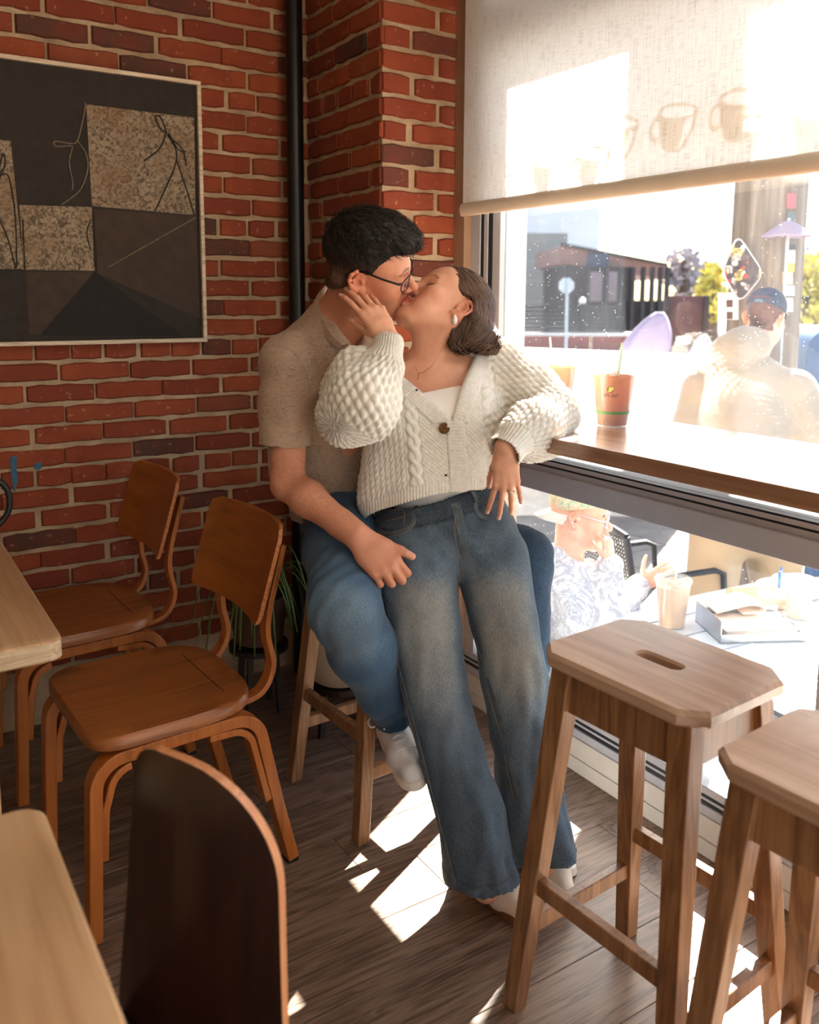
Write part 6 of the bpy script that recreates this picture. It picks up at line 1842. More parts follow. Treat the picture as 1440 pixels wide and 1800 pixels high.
# shoes
m_shoew = plain('cream_suede', lin(218, 202, 180), 0.85, var=0.06, bmp=0.1)
m_sole = plain('gum_sole', lin(122, 76, 48), 0.6)
m_lace = plain('white_lace', lin(236, 232, 226), 0.8, var=0.03)
def shoe(par, heel, toe, up, L, name, upper, sole, lace, slim=1.0, loops=False, label=None):
    f = nrm(toe-heel); u = nrm(up-f*(up@f)); sd = np.cross(f, u)
    R_ = np.array([f, sd, u]).T; P = lambda a, b_, c: heel+f*a*L+sd*b_*L*slim+u*c*L
    Q = Solid()
    Q.chain([P(0.12, 0, 0.13), P(0.35, 0, 0.15), P(0.62, 0.01, 0.125), P(0.85, 0.0, 0.095)], [0.115*L, 0.120*L, 0.128*L*slim, 0.105*L*slim], 0.03)
    Q.cap(P(0.13, 0, 0.16), P(0.16, 0, 0.36), 0.115*L, 0.125*L, 0.03)
    Q.cap(P(0.24, 0, 0.30), P(0.62, 0.0, 0.16), 0.088*L, 0.095*L, 0.03)
    Q.slab([(P(0, 0, 0.035), u)], heel-1, heel+1, 0.004, 'i')
    Q.p = [p for p in Q.p if p[4] != 'i']
    Vq, Fq_ = Q.mesh(0.0032)
    Vq, Fq_ = cut(Vq, Fq_, [(P(0, 0, 0.045), u), (P(0.1, 0, 0.40), -u)])
    o = put(name, Vq, Fq_, upper, par, label=label)
    prof = []
    ol_ = [(0.0, 0.0), (0.01, 0.085), (0.10, 0.122), (0.30, 0.118), (0.50, 0.130), (0.68, 0.145), (0.84, 0.128), (0.94, 0.085), (0.985, 0.0), (0.94, -0.085), (0.84, -0.125), (0.68, -0.138), (0.50, -0.118), (0.30, -0.108), (0.10, -0.112), (0.01, -0.085)]
    sm = smooth_path([P(a, b_, 0)-np.array(par.location) for a, b_ in ol_]+[P(0, 0, 0)-np.array(par.location)], 3)[:-1]
    rings = [[p*1.0+u*h*L for p in sm] for h in (0.0, 0.012, 0.075)]
    c0 = sum(sm)/len(sm); rings[0] = [c0+(p-c0)*0.97 for p in rings[0]]; rings[2] = [c0+u*0.075*L+(p-c0-u*0.075*L)*0.975 for p in rings[2]]
    s_ = MB().loft(rings).build('sole', sole, o, smooth=50); s_.location = -np.array(o.location)
    SB = bvh_of(Vq, Fq_)
    rows = []
    for k in range(5):
        a = 0.34+0.075*k; w = 0.062; z0 = 0.6; row = []
        for i in range(7):
            b_ = (-w+2*w*i/6); h = SB.ray_cast(Vector(P(a+0.012*(i % 2), b_, 0.7)), Vector(-u), L)
            if h[0] is not None: row.append(np.array(h[0])+u*0.0018)
        rows.append(row)
    if loops:
        h = SB.ray_cast(Vector(P(0.33, 0, 0.7)), Vector(-u), L); kx = np.array(h[0])+u*0.004 if h[0] is not None else P(0.33, 0, 0.4)
        for q in (-1, 1):
            rows.append(smooth_path([kx, kx+sd*q*0.10*L+u*0.03*L-f*0.02*L, kx+sd*q*0.20*L+u*0.0*L, kx+sd*q*0.18*L-u*0.04*L+f*0.06*L, kx+sd*q*0.06*L+u*0.005*L+f*0.04*L, kx], 5))
            rows.append(smooth_path([kx, kx+sd*q*0.06*L+f*0.10*L+u*0.01*L, kx+sd*q*0.10*L+f*0.18*L-u*0.03*L], 5))
    b = MB()
    for P_ in rows:
        if len(P_) > 1: b.tube([np.asarray(p)-np.array(par.location) for p in P_], 0.0022, 6)
    b.build('laces', lace, o, smooth=180)
    # toe seam and eyelets
    row = []
    for i in range(9):
        b_ = -0.115+0.23*i/8; a = 0.72-1.6*b_*b_
        h = SB.ray_cast(Vector(P(a, b_, 0.7)), Vector(-u), L)
        if h[0] is not None: row.append(np.array(h[0])+u*0.0004)
    if len(row) > 2:
        b = MB(); b.tube([p-np.array(par.location) for p in smooth_path(row, 3)], 0.0012, 5); b.build('toe_seam', upper, o, smooth=180)
    return o
up3 = np.array([0, 0, 1.0])
hR, tRo = WZ(828, 1545, 0.0), WZ(938, 1634, 0.0)
shoe(her, tRo-nrm(tRo-hR)*0.245, tRo, up3, 0.245, 'shoe', m_shoew, m_sole, m_lace, label='cream trainer with a brown gum sole under the wide hem')
hL_, tLo = WZ(930, 1490, 0.0), WZ(1006, 1603, 0.0)
shoe(her, tLo-nrm(tLo-hL_)*0.245, tLo, up3, 0.245, 'shoe', m_shoew, m_sole, m_lace, label='cream trainer mostly hidden behind the stool leg')
# ------------------------------------------------------------------ the man
SKM = lin(206, 142, 112)
him = empty('person', WZ(640, 1420, 0.0)*np.array([1, 1, 0])+np.array([0.06, 0.15, 0]), label='man in a beige short sleeved shirt, jeans and glasses sitting on the stool', cat='person')
HM = np.array(him.location)
MX = nrm(RT*0.88+FW*0.42); MU = nrm(UP+RT*0.06-FW*0.02); MX = nrm(MX-MU*(MX@MU)); MN = np.cross(MU, MX); MN = MN if MN@FW < 0 else -MN
RMC = np.array([MX, MN, MU]).T
mneck = W(598, 560, 2.285); mch = W(590, 690, 2.36); mpel = W(622, 895, 2.42)
msR, msL = W(506, 640, 2.235), W(676, 662, 2.47)
meR, mwR = W(506, 850, 2.135), W(628, 942, 2.015)
meL, mwL = W(745, 780, 2.50), W(760, 840, 2.40)
S = Solid()
head(S, OM, RM, 1.0, False, ears=(1, -1), pout=0.002)
S.cap(OM+RM@np.array([0, -0.025, -0.06]), mneck+MN*0.0, 0.058, 0.066, 0.03)
S.cap(OM+RM@np.array([0, 0.04, -0.085]), mneck+MN*0.03-MU*0.02, 0.034, 0.045, 0.03)
S.cap(OM+RM@np.array([0.066, -0.03, -0.045]), mneck+MN*0.05-MU*0.035, 0.012, 0.012, 0.025)
S.cap(mneck-MU*0.03, msR, 0.062, 0.060, 0.05); S.cap(mneck-MU*0.03, msL, 0.062, 0.060, 0.05)
S.ell(mch, (0.165, 0.10, 0.17), RMC, 0.05); S.cap(W(600, 780, 2.38), mpel, 0.125, 0.125, 0.06)
S.chain([msR, meR], [0.056, 0.040], 0.02)
S.chain([meR, meR+(mwR-meR)*0.30, mwR], [0.039, 0.042, 0.027], 0.02)
S.cap(mwR-(mwR-meR)*0.22, mwR, 0.029, 0.027, 0.02)
S.chain([msL, meL, mwL], [0.058, 0.046, 0.032], 0.02)
kR, aR = W(606, 1068, 1.985), W(690, 1258, 2.20)
kL, aL = W(918, 985, 2.235), W(905, 1420, 2.26)
S.chain([W(612, 905, 2.36), kR, aR], [0.075, 0.052, 0.036], 0.02); S.chain([W(700, 905, 2.44), kL, aL], [0.075, 0.052, 0.036], 0.02)
# loosely closed right hand resting on her hip
dR_ = nrm(W(672, 990, 1.99)-W(622, 940, 2.012))
tM, jM = hand(S, W(628, 944, 2.012), dR_, -FW*0.86+UP*0.42+RT*0.10, UP+RT*0.7, 1.06, curl=((34, 98, 55), (38, 100, 55), (42, 100, 55), (46, 100, 55)), spread=3.0, thumb=(0.98, 0.52, -0.05), tcurl=(6, 4), slim=1.04)
fineM = S.mesh(0.0024, lo=np.array([0.5, 0.5, 1.20]))
fineM = cut(*fineM, [(mneck-MU*0.13, MU)])
cA = W(575, 900, 2.05); la, ha = np.minimum(meR, W(735, 1030, 1.97))-0.075, np.maximum(meR, W(735, 1030, 1.97))+0.075
arm = S.mesh(0.0025, lo=la, hi=ha); 
cc_ = arm[0][arm[1]].mean(1); da = np.minimum(seg(cc_, msR, meR)[0], np.minimum(seg(cc_, meR, mwR)[0], np.linalg.norm(cc_-W(680, 985, 2.0), axis=1)*0.5)); arm = (arm[0], arm[1][da < 0.072])
body = S.mesh(0.008); cB = body[0][body[1]].mean(1)
db = np.minimum(seg(cB, msR+(meR-msR)*0.5, meR)[0], np.minimum(seg(cB, meR, mwR)[0], np.linalg.norm(cB-W(680, 985, 2.0), axis=1)*0.5))
drop = (db < 0.065) | ((cB[:, 2] > 1.21) & ((cB-(mneck-MU*0.12))@MU > 0))
body = (body[0], body[1][~drop])
V, Fq = join([fineM, arm, body])
C = head_colour(V, OM, RM, 1.0, SKM, False, 0.55)
C = nails(V, C, tM[4:], lin(226, 170, 150))
kn = np.zeros(len(V))
for js in jM:
    for j in js[:2]: kn = np.maximum(kn, np.exp(-(np.linalg.norm(V-j, axis=1)/0.012)**2))
C = C*(1-0.25*kn[:, None])+np.array(lin(190, 108, 82)[:3])*0.25*kn[:, None]
# fine arm hair darkens the forearm a little
fa_, ft_, _ = seg(V, meR, mwR); fm = (fa_ < 0.07)*(V[:, 2] < 1.05)*sstep(1.0, 0.85, ft_)*sstep(0.35, 0.6, 0.5+0.5*vnoise(V, 260.0, 4))
C = C*(1-0.14*fm[:, None])
put('body', V, Fq, m_skin, him, C)
MBV = bvh_of(*fineM)
for q in (1, -1):
    face_line(OM, RM, 1.0, [(q*0.019, 0, -0.002), (q*0.026, 0, -0.005), (q*0.033, 0, -0.006), (q*0.040, 0, -0.0045), (q*0.047, 0, -0.001)], 0.0010, 'eyelashes', him, MBV)

# short dark hair
m_hairm, nt, pb = newmat('dark_hair')
v = coords(nt); 
setc(nt, pb, mixc(nt, nd(nt, 'SeparateColor', {0: nd(nt, 'VertexColor', layer_name='Col').outputs[0]}).outputs[0], mixc(nt, ramp(nt, noise(nt, v, 45.0, 3.0), [(0.35, (0, 0, 0, 1)), (0.7, (0.6, 0.6, 0.6, 1))]), lin(24, 18, 15), lin(44, 33, 25)), lin(92, 64, 48)))
pb.inputs['Roughness'].default_value = 0.55; pb.inputs['Specular IOR Level'].default_value = 0.3
TM = lambda x, y, z: OM+RM@np.array([x, y, z])
H = Solid()
H.ell(TM(0, -0.018, 0.046), (0.080, 0.102, 0.088), RM, 0.01)
H.ell(TM(0, 0.012, 0.094), (0.062, 0.084, 0.046), RM, 0.03)
H.ell(TM(0, 0.074, 0.092), (0.046, 0.022, 0.022), RM, 0.03)
H.cap(TM(0.052, -0.062, -0.02), TM(0.03, -0.082, -0.05), 0.024, 0.018, 0.03); H.cap(TM(-0.052, -0.062, -0.02), TM(-0.03, -0.082, -0.05), 0.024, 0.018, 0.03)
def hair_field(P):
    q = (P-OM.astype(np.float32))@RM.astype(np.float32)
    y = q[:, 1]
    line_ = np.interp(y, [-0.12, -0.075, -0.045, -0.028, -0.02, 0.010, 0.024, 0.034, 0.052, 0.066, 0.12], [-0.055, -0.062, -0.05, -0.01, 0.018, 0.014, 0.018, 0.045, 0.066, 0.072, 0.076])
    return q[:, 2]-line_
H.add(hair_field, OM-0.4, OM+0.4, 0.006, 's')
Vh, Fh = H.mesh(0.0024)
Nh = normals(Vh, Fh); q = (Vh-OM)@RM
top = sstep(0.05, 0.10, q[:, 2])
Vh = Vh+Nh*(top*(0.0035*vnoise(np.stack([q[:, 0]*2.2, q[:, 1]*0.8, q[:, 2]*0.8], 1), 60.0, 3)+0.003*vnoise(q, 45.0, 5))+0.0012*vnoise(np.stack([q[:, 0], q[:, 1]*2, q[:, 2]*0.7], 1), 130.0, 7))[:, None]
hz = (Vh-OM)@RM; fd_ = sstep(0.055, 0.0, hz[:, 2]-0.25*np.clip(-hz[:, 1]-0.02, 0, 1)*-1)*0.75
put('hair', Vh, Fh, m_hairm, him, np.stack([fd_, fd_, fd_], 1))
hb = bvh_of(Vh, Fh); rr = random.Random(5); rows = []
Nn = normals(Vh, Fh)
idx = [rr.randrange(len(Vh)) for _ in range(3600)]; idx = [i for i in idx if ((Vh[i]-OM)@RM)[2] > 0.03 or rr.random() < 0.35]
for i in idx:
    p = Vh[i]; n = Nn[i]; l = (p-OM)@RM
    if l[2] < 0.03: ln, lift = 0.006, -0.15
    elif l[2] < 0.07: ln, lift = 0.011, -0.05
    else: ln, lift = 0.026, 0.10
    dirl = np.array([0.25*rr.uniform(-1, 1), 1.0, -0.35]) if l[2] > 0.07 else np.array([0, 0.35, -1.0])
    dv = RM@dirl; dv = nrm(dv-n*(dv@n)+n*lift+np.array([rr.uniform(-1, 1) for _ in range(3)])*0.10)
    rows.append([p-n*0.002, p+dv*ln*0.5+n*0.0006, p+dv*ln-n*0.001])
b = MB()
for P in rows: b.tube([p-HM for p in P], [0.0009, 0.0008, 0.0003], 3)
b.build('hair_strands', m_hairm, him, smooth=180)['kind'] = 'stuff'

# glasses
m_gl = plain('glasses_frame', lin(22, 18, 18), 0.25, var=0.1)
m_lens = glassy('lens', (0.95, 0.97, 1, 1), 0.04)
gf = empty('glasses', OM, label='thin black framed glasses'); gf.parent = him; gf.location = OM-HM
for k in ('label',): pass
G = lambda x, y, z: OM+RM@np.array([x, y, z])-OM
def gbuild(b, name, mat, **k): return b.build(name, mat, gf, **k)
def lens_ring(q):
    P = []
    for i in range(29):
        a = 2*math.pi*i/28; c, s_ = math.cos(a), math.sin(a)
        x = q*0.034+0.0255*math.copysign(abs(c)**0.75, c); z = -0.004+0.0185*math.copysign(abs(s_)**0.8, s_)
        P.append(G(x, 0.1005-9.0*(abs(x)-0.02)**2*0.9, z))
    return P
for q in (-1, 1):
    P = lens_ring(q); b = MB(); b.tube(P[:-1], 0.0015, 6, loop=True); gbuild(b, 'rim', m_gl, smooth=180)
    b = MB(); b.v = [tuple(p) for p in P[:-1]]; b.f = [tuple(range(28))]; gbuild(b, 'lens', m_lens)
    b = MB(); b.strip([G(q*0.059, 0.090, 0.006), G(q*0.069, 0.083, 0.008), G(q*0.0775, 0.04, 0.018), G(q*0.080, 0.0, 0.028), G(q*0.079, -0.03, 0.022), G(q*0.077, -0.045, 0.002)], 0.0052, 0.0022, RM[:, 2]); gbuild(b, 'temple', m_gl, bevel=0.0006)
b = MB(); b.tube([G(-0.0095, 0.1005, 0.004), G(0, 0.1035, 0.006), G(0.0095, 0.1005, 0.004)], 0.0016, 6); gbuild(b, 'bridge', m_gl, smooth=180)
# neck chain
ncp = on_body(MBV, [(574, 520), (578, 506), (584, 498)], 0.001)
if len(ncp) > 1: tubes('neck_chain', [ncp], 0.0008, m_gold, him)

# shirt
msh, nt, pb = newmat('beige_linen')
v = coords(nt)
w1 = noise(nt, nd(nt, 'Mapping', {'Vector': v, 'Scale': (700, 700, 60)}).outputs[0], 1.0, 1.0); w2 = noise(nt, nd(nt, 'Mapping', {'Vector': v, 'Scale': (60, 60, 800)}).outputs[0], 1.0, 1.0)
ws = nd(nt, 'Math', {0: w1, 1: w2}, operation='ADD').outputs[0]
setc(nt, pb, ramp(nt, ws, [(0.75, lin(144, 118, 98)), (1.25, lin(178, 152, 130))]))
pb.inputs['Roughness'].default_value = 0.9; pb.inputs['Sheen Weight'].default_value = 0.15; pb.inputs['Specular IOR Level'].default_value = 0.2
bump(nt, pb, ws, 0.3, 0.0008)
B_ = Solid()
B_.ell(mch, (0.185, 0.122, 0.18), RMC, 0.05)
B_.cap(mch-MU*0.03, W(610, 880, 2.41), 0.150, 0.160, 0.05, flat=(MN, 1.2))
B_.cap(mneck-MU*0.048, msR, 0.064, 0.060, 0.05); B_.cap(mneck-MU*0.048, msL, 0.066, 0.066, 0.05); B_.cap(mneck-MU*0.012, mneck-MU*0.08, 0.084, 0.10, 0.04); B_.cap(mneck-MU*0.04-MX*0.02, msR+MU*0.012, 0.072, 0.062, 0.04)
B_.ell(mch+MX*0.05+MU*0.04+MN*0.06, (0.10, 0.07, 0.09), RMC, 0.05); B_.ell(mch-MX*0.05+MU*0.04+MN*0.06, (0.10, 0.07, 0.09), RMC, 0.05)
slb = W(501, 782, 2.165)
B_.chain([msR, W(502, 715, 2.20), slb-np.array([0, 0, 0.03])], [0.062, 0.060, 0.061], 0.035)
B_.chain([msL, msL+(meL-msL)*0.8], [0.072, 0.07], 0.035)
B_.cap(mneck+MU*0.10+MN*0.0, mneck-MU*0.03+MN*0.01, 0.074, 0.068, 0.008, 's')
vo = mneck-MU*0.125+MN*0.09
B_.slab([(vo, MX*1.0+MU*-0.42), (vo, -MX*1.0+MU*-0.42), (vo-MN*0.075, -MN)], vo-0.4, vo+0.4, 0.008, 's')
vs, fs = B_.mesh(0.0042)
shm = W(560, 925, 2.3)
vs, fs = cut(vs, fs, [(shm, nrm(MU+MX*0.12), 0.4), (slb, nrm(np.array([0.0, 0.05, 1.0])+RT*0.07), 0.085)])
Ns = normals(vs, fs)
dz = vs-mch; tz = dz@MU
ds_, ts_, _ = seg(vs, msR, slb)
fo = 0.004*vnoise(vs, 12.0, 31)+0.0022*vnoise(vs, 26.0, 32)
diag = (vs@nrm(MX*0.75-MU*1.0+MN*0.2))
fo += 0.0050*vnoise(np.stack([diag*3.0, (vs@MX)*0.8, (vs@nrm(MU+MX))*0.5], 1), 9.0, 33)*sstep(0.08, -0.15, tz)
fo += 0.0045*vnoise(np.stack([(vs@nrm(MU*0.8-MX*0.6))*0.7, (vs@nrm(MX*0.8+MU*0.6))*3.0, vs@MN], 1), 11.0, 34)*(ds_ < 0.11)
fo += (sstep(0.14, 0.0, np.abs(tz+0.20))*0.006*vnoise(np.stack([vs@MX*0.8, vs@MN, vs@MU*3], 1), 12.0, 35))
hemz = (vs-slb)@nrm(np.array([0.0, 0.05, 1.0])+RT*0.07)
cuffm = (ds_ < 0.12) & (hemz < 0.034) & (hemz > -0.01) & (((vs-slb)@RT) < 0.085)
fo = np.where(cuffm, fo*0.4+0.0022, fo)
vs2 = vs+Ns*fo[:, None]
sh = put('shirt', vs2, fs, msh, him)
so_ = sh.modifiers.new('thick', 'SOLIDIFY'); so_.thickness = 0.0025; so_.offset = -1
SHB = bvh_of(vs2, fs)
tubes('seam', [smooth_path(on_body(SHB, [(470, 609), (486, 606), (505, 612), (524, 628), (538, 652), (545, 690)], 0.0004), 4)], 0.0009, msh, him, 5)
# collar: a stand and fall band around the neck with a pointed leaf
def collar():
    rows = []
    ring = []
    for k in range(25):
        a = math.radians(-38+ (360-64)*k/24) 
    cpx = [(573, 500, 2.33), (566, 515, 2.27), (572, 540, 2.215), (590, 575, 2.18), (612, 603, 2.165)]     # near side upper edge: nape to point
    lpx = [(569, 508, 2.345), (551, 532, 2.272), (556, 562, 2.215), (575, 596, 2.182), (595, 613, 2.166)]   # near side lower edge
    up_ = smooth_path([W(*p) for p in cpx], 6); lo_ = smooth_path([W(*p) for p in lpx], 6)
    b = MB(); rings = []
    for p, q in zip(up_, lo_):
        m = (p+q)/2-FW*0.006+RT*-0.002
        rings.append([p-HM, m-HM-FW*0.002, q-HM-FW*0.002, q-HM, m-HM+FW*0.0015, p-HM+FW*0.003])
    b.loft(rings); b.build('collar', msh, him, smooth=40)
    # the inner stand follows the neck
    b = MB(); rings = []
    for p in up_:
        p2 = p+RT*0.006; b1 = p2-MU*0.035
        rings.append([p-HM, p2-HM+FW*0.004, b1-HM+FW*0.004, b1-HM])
    b.loft(rings); b.build('collar_stand', msh, him, smooth=40)
    cpx = [(640, 586, 2.175), (650, 570, 2.20), (662, 552, 2.235), (668, 535, 2.28)]
    lpx = [(645, 606, 2.168), (664, 596, 2.175), (676, 580, 2.20), (682, 556, 2.26)]
    up_ = smooth_path([W(*p) for p in cpx], 6); lo_ = smooth_path([W(*p) for p in lpx], 6)
    b = MB(); b.loft([[p-HM, (p+q)/2-HM-FW*0.006, q-HM, q-HM+FW*0.003, p-HM+FW*0.003] for p, q in zip(up_, lo_)]); b.build('collar', msh, him, smooth=40)
collar()

# jeans
m_denb = denim_mat('blue_denim', lin(22, 42, 64), lin(62, 96, 124), lin(120, 148, 162))
J = Solid()
hipR, hipL = W(603, 905, 2.37), W(700, 905, 2.45)
J.ell(mpel-MU*0.0, (0.165, 0.135, 0.11), RMC, 0.05)
J.chain([hipR, (hipR+kR)/2+MU*0.012, kR], [0.105, 0.098, 0.079], 0.03)
J.chain([kR, kR+(aR-kR)*0.35, kR+(aR-kR)*0.75, aR], [0.079, 0.077, 0.058, 0.0475], 0.03)
J.chain([hipL, (hipL+kL)/2, kL], [0.105, 0.098, 0.078], 0.03); J.chain([kL, kL+(aL-kL)*0.4, aL], [0.078, 0.074, 0.050], 0.03)
vj, fj = J.mesh(0.0042)
vj, fj = cut(vj, fj, [(aR+(aR-kR)*0.03, kR-aR, 0.09), (aL, kL-aL, 0.09), (mpel+MU*0.085, -MU, 0.25)])
Nj = normals(vj, fj)
dR1, tR1, _ = seg(vj, kR, aR); dR0, tR0, _ = seg(vj, hipR, kR)
dL0, tL0, _ = seg(vj, hipL, kL)
shin = sstep(0.11, 0.085, dR1)
ax_ = nrm(aR-kR); along = (vj-kR)@ax_
dj = 0.0028*vnoise(vj, 15.0, 41)+0.0015*vnoise(vj, 40.0, 42)
dj += shin*(0.0075*np.sin(along*130+2.2*vnoise(vj, 18.0, 43))*sstep(0.20, 0.40, along)*(0.5+0.5*vnoise(vj, 9.0, 44)))
knee = np.exp(-(np.linalg.norm(vj-(kR+FW*0.05-MX*0.03), axis=1)/0.09)**2)
dj += knee*0.007*np.sin((vj@nrm(kR-hipR+0.3*MX))*150+2*vnoise(vj, 15.0, 45))
dj += np.exp(-(np.linalg.norm(vj-hipR, axis=1)/0.12)**2)*0.005*np.sin((vj@nrm(kR-hipR))*110+2*vnoise(vj, 12.0, 46))
vj2 = vj+Nj*dj[:, None]
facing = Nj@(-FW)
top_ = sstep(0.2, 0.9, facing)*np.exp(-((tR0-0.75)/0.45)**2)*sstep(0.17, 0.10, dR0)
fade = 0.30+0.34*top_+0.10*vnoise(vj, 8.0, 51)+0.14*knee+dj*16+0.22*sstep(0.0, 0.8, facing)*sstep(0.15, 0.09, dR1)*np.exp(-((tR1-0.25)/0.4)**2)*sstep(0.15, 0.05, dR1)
fade -= 0.10*sstep(0.15, 0.09, dL0)*sstep(0.12, 0.2, vj@RT-(kR@RT))
hemm = sstep(0.03, 0.012, ((vj-aR)@(-ax_)))*shin
fade -= 0.10*hemm
Cj = np.stack([np.clip(fade, 0, 1), np.clip(0.10*top_+0.03, 0, 1), 0*fade], 1)
jn = put('jeans', vj2, fj, m_denb, him, Cj)
so_ = jn.modifiers.new('thick', 'SOLIDIFY'); so_.thickness = 0.0028; so_.offset = -1
JB = bvh_of(vj2, fj)
# trainers
m_wsh = plain('white_trainer', lin(224, 220, 218), 0.55, var=0.03)
m_wsole = plain('white_sole', lin(226, 218, 206), 0.5)
fdir = nrm(W(716, 1352, 1.985)-W(680, 1280, 2.185)); fup = nrm(-FW*0.75+UP*0.62)
hl0 = aR+ax_*0.045-fdir*0.085-RT*0.012-nrm(fup-fdir*(fup@fdir))*0.072
shoe(him, hl0, hl0+fdir*0.285, fup, 0.285, 'shoe', m_wsh, m_wsole, m_lace, 0.95, True, label='white trainer with a loose bow of laces')
hl1 = np.array([aL[0]-0.01, aL[1]+0.09, 0.0]); shoe(him, hl1, hl1+np.array([0.05, -0.28, 0.0]), up3, 0.285, 'shoe', m_wsh, m_wsole, m_lace, 0.95, False, label='white trainer hidden behind the wide jeans')
# ------------------------------------------------------------------ people outside
def px_solid(D0):
    return lambda x, y, dD=0.0: W(x, y, D0+dD)
# man in a pale hoodie and cap, back to the window
Q = px_solid(3.92)
hd = empty('person', np.array([Q(1320, 1000)[0], Q(1320, 1000)[1], ZG]), label='man in a cream hoodie and dark blue cap standing outside with his back turned', cat='person')
HH = np.array(hd.location)
BK = nrm(-FW+RT*0.25); BX = nrm(np.cross(np.array([0, 0, 1.0]), BK)); RB = np.array([BX, BK, np.cross(BX, BK)]).T
k_ = 3.72/F
S = Solid()
hc_ = Q(1345, 560)
hf = nrm(FW*0.75+RT*0.66-UP*0.10); RH = frame_of(hf, np.array([0, 0, 1.0])+RT*0.1)
head(S, hc_, RH, 1.0, False)
S.cap(hc_-np.array([0, 0, 0.06]), Q(1318, 640), 0.060, 0.060, 0.03)
S.chain([Q(1245, 660), Q(1215, 800), Q(1210, 900)], [0.06, 0.05, 0.04], 0.03)
S.cap(Q(1310, 700), Q(1310, 900), 0.10, 0.10, 0.05)
S.chain([Q(1255, 920), Q(1250, 1060), np.array([Q(1250, 1060)[0], Q(1250, 1060)[1], ZG+0.06])], [0.08, 0.065, 0.05], 0.03)
S.chain([Q(1355, 920, .05), Q(1370, 1060, .15), np.array([Q(1370, 1060, .15)[0], Q(1370, 1060, .15)[1], ZG+0.06])], [0.08, 0.065, 0.05], 0.03)
V, Fq = S.mesh(0.006)
C = head_colour(V, hc_, RH, 1.0, lin(226, 172, 152), False, 0.2)
hq = (V-hc_)@RH; hm = (hq[:, 1] < 0.012) & (hq[:, 2] > np.where(hq[:, 1] > -0.03, 0.02, -0.058)) & (np.linalg.norm(hq, axis=1) < 0.135) & (np.abs(hq[:, 0]) < 0.0775)
C[hm] = np.array(lin(82, 60, 58)[:3])
put('body', V, Fq, m_skin, hd, C)
m_hood = plain('cream_fleece', lin(144, 132, 120), 0.95, var=0.04, vscale=8.0, bmp=0.15, bscale=200.0, sheen=0.3)
Kk = Solid()
Kk.ell(Q(1315, 760), (0.245, 0.15, 0.30), RB, 0.05)
Kk.ell(Q(1310, 880), (0.215, 0.15, 0.17), RB, 0.06)
Kk.cap(Q(1300, 665), Q(1240, 690), 0.11, 0.095, 0.05); Kk.cap(Q(1330, 665), Q(1392, 690), 0.10, 0.10, 0.05)
Kk.chain([Q(1238, 690), Q(1205, 780, -.05), Q(1192, 880, -.08)], [0.095, 0.085, 0.07], 0.03)
Kk.chain([Q(1395, 690), Q(1425, 770, -.04), Q(1432, 860, -.1)], [0.10, 0.09, 0.08], 0.03)
Kk.ell(Q(1300, 610, -0.07), (0.150, 0.085, 0.085), RB@np.array(Matrix.Rotation(0.25, 3, 'Y')), 0.025)
Kk.ell(Q(1322, 598, 0.05), (0.115, 0.10, 0.07), RB, 0.03)
Kk.cap(hc_-np.array([0, 0, 0.02]), hc_-np.array([0, 0, 0.09])+hf*0.01, 0.084, 0.07, 0.012, 's')
V, Fq = Kk.mesh(0.007)
V = V+normals(V, Fq)*(0.010*vnoise(V, 9.0, 61)+0.006*vnoise(V*np.array([1, 1, 2.4]), 10.0, 62))[:, None]
put('hoodie', V, Fq, m_hood, hd)
Jj = Solid()
Jj.ell(Q(1308, 925), (0.20, 0.15, 0.14), RB, 0.05)
Jj.chain([Q(1262, 940), Q(1248, 1050), np.array([Q(1248, 1050)[0], Q(1248, 1050)[1], ZG+0.08])], [0.125, 0.11, 0.09], 0.03)
Jj.chain([Q(1352, 940, .05), Q(1372, 1050, .15), np.array([Q(1372, 1050, .15)[0], Q(1372, 1050, .15)[1], ZG+0.08])], [0.13, 0.115, 0.09], 0.03)
V, Fq = Jj.mesh(0.008); V = V+normals(V, Fq)*(0.008*vnoise(V, 10.0, 63))[:, None]
put('trousers', V, Fq, plain('cream_trousers', lin(166, 146, 120), 0.95, var=0.05, vscale=8.0), hd)
m_cap = plain('navy_cap', lin(52, 64, 84), 0.8, var=0.1, bmp=0.1, bscale=400)
Cc = Solid(); Cc.ell(hc_+RH@np.array([0, -0.012, 0.055]), (0.084, 0.104, 0.082), RH, 0.01)
Cc.slab([(hc_+RH@np.array([0, 0, 0.040]), RH@np.array([0, 0.12, 1]))], hc_-0.3, hc_+0.3, 0.004, 's')
V, Fq = Cc.mesh(0.004); cp_ = put('cap', V, Fq, m_cap, hd)
b = MB(); vis = []
for u in (-1, 1): pass
rings = []
for i in range(9):
    t = -1+2*i/8; x = 0.075*t; y0 = 0.086*math.sqrt(max(0, 1-(t*0.92)**2)); y1 = y0+0.07*math.sqrt(max(0.02, 1-t*t))
    P0, P1 = hc_+RH@np.array([x, y0, 0.042]), hc_+RH@np.array([x, y1, 0.030-0.012*t*t])
    rings.append([P0-HH, P1-HH, P1-HH+RH[:, 2]*0.004, P0-HH+RH[:, 2]*0.005])
b.loft(rings); o = b.build('visor', m_cap, hd, smooth=50)
cpos = hc_+RH@np.array([0, -0.105, 0.066])
b = MB(); b.strip([hc_+RH@np.array([0.05*math.sin(a)*1.0, -0.012-0.108*math.cos(a*1.0)*0.98, 0.058])-HH for a in [-0.8+1.6*i/10 for i in range(11)]], 0.012, 0.003, RH[:, 2]); b.build('cap_strap', plain('cap_strap', lin(76, 104, 126), 0.7), hd)
b = MB()
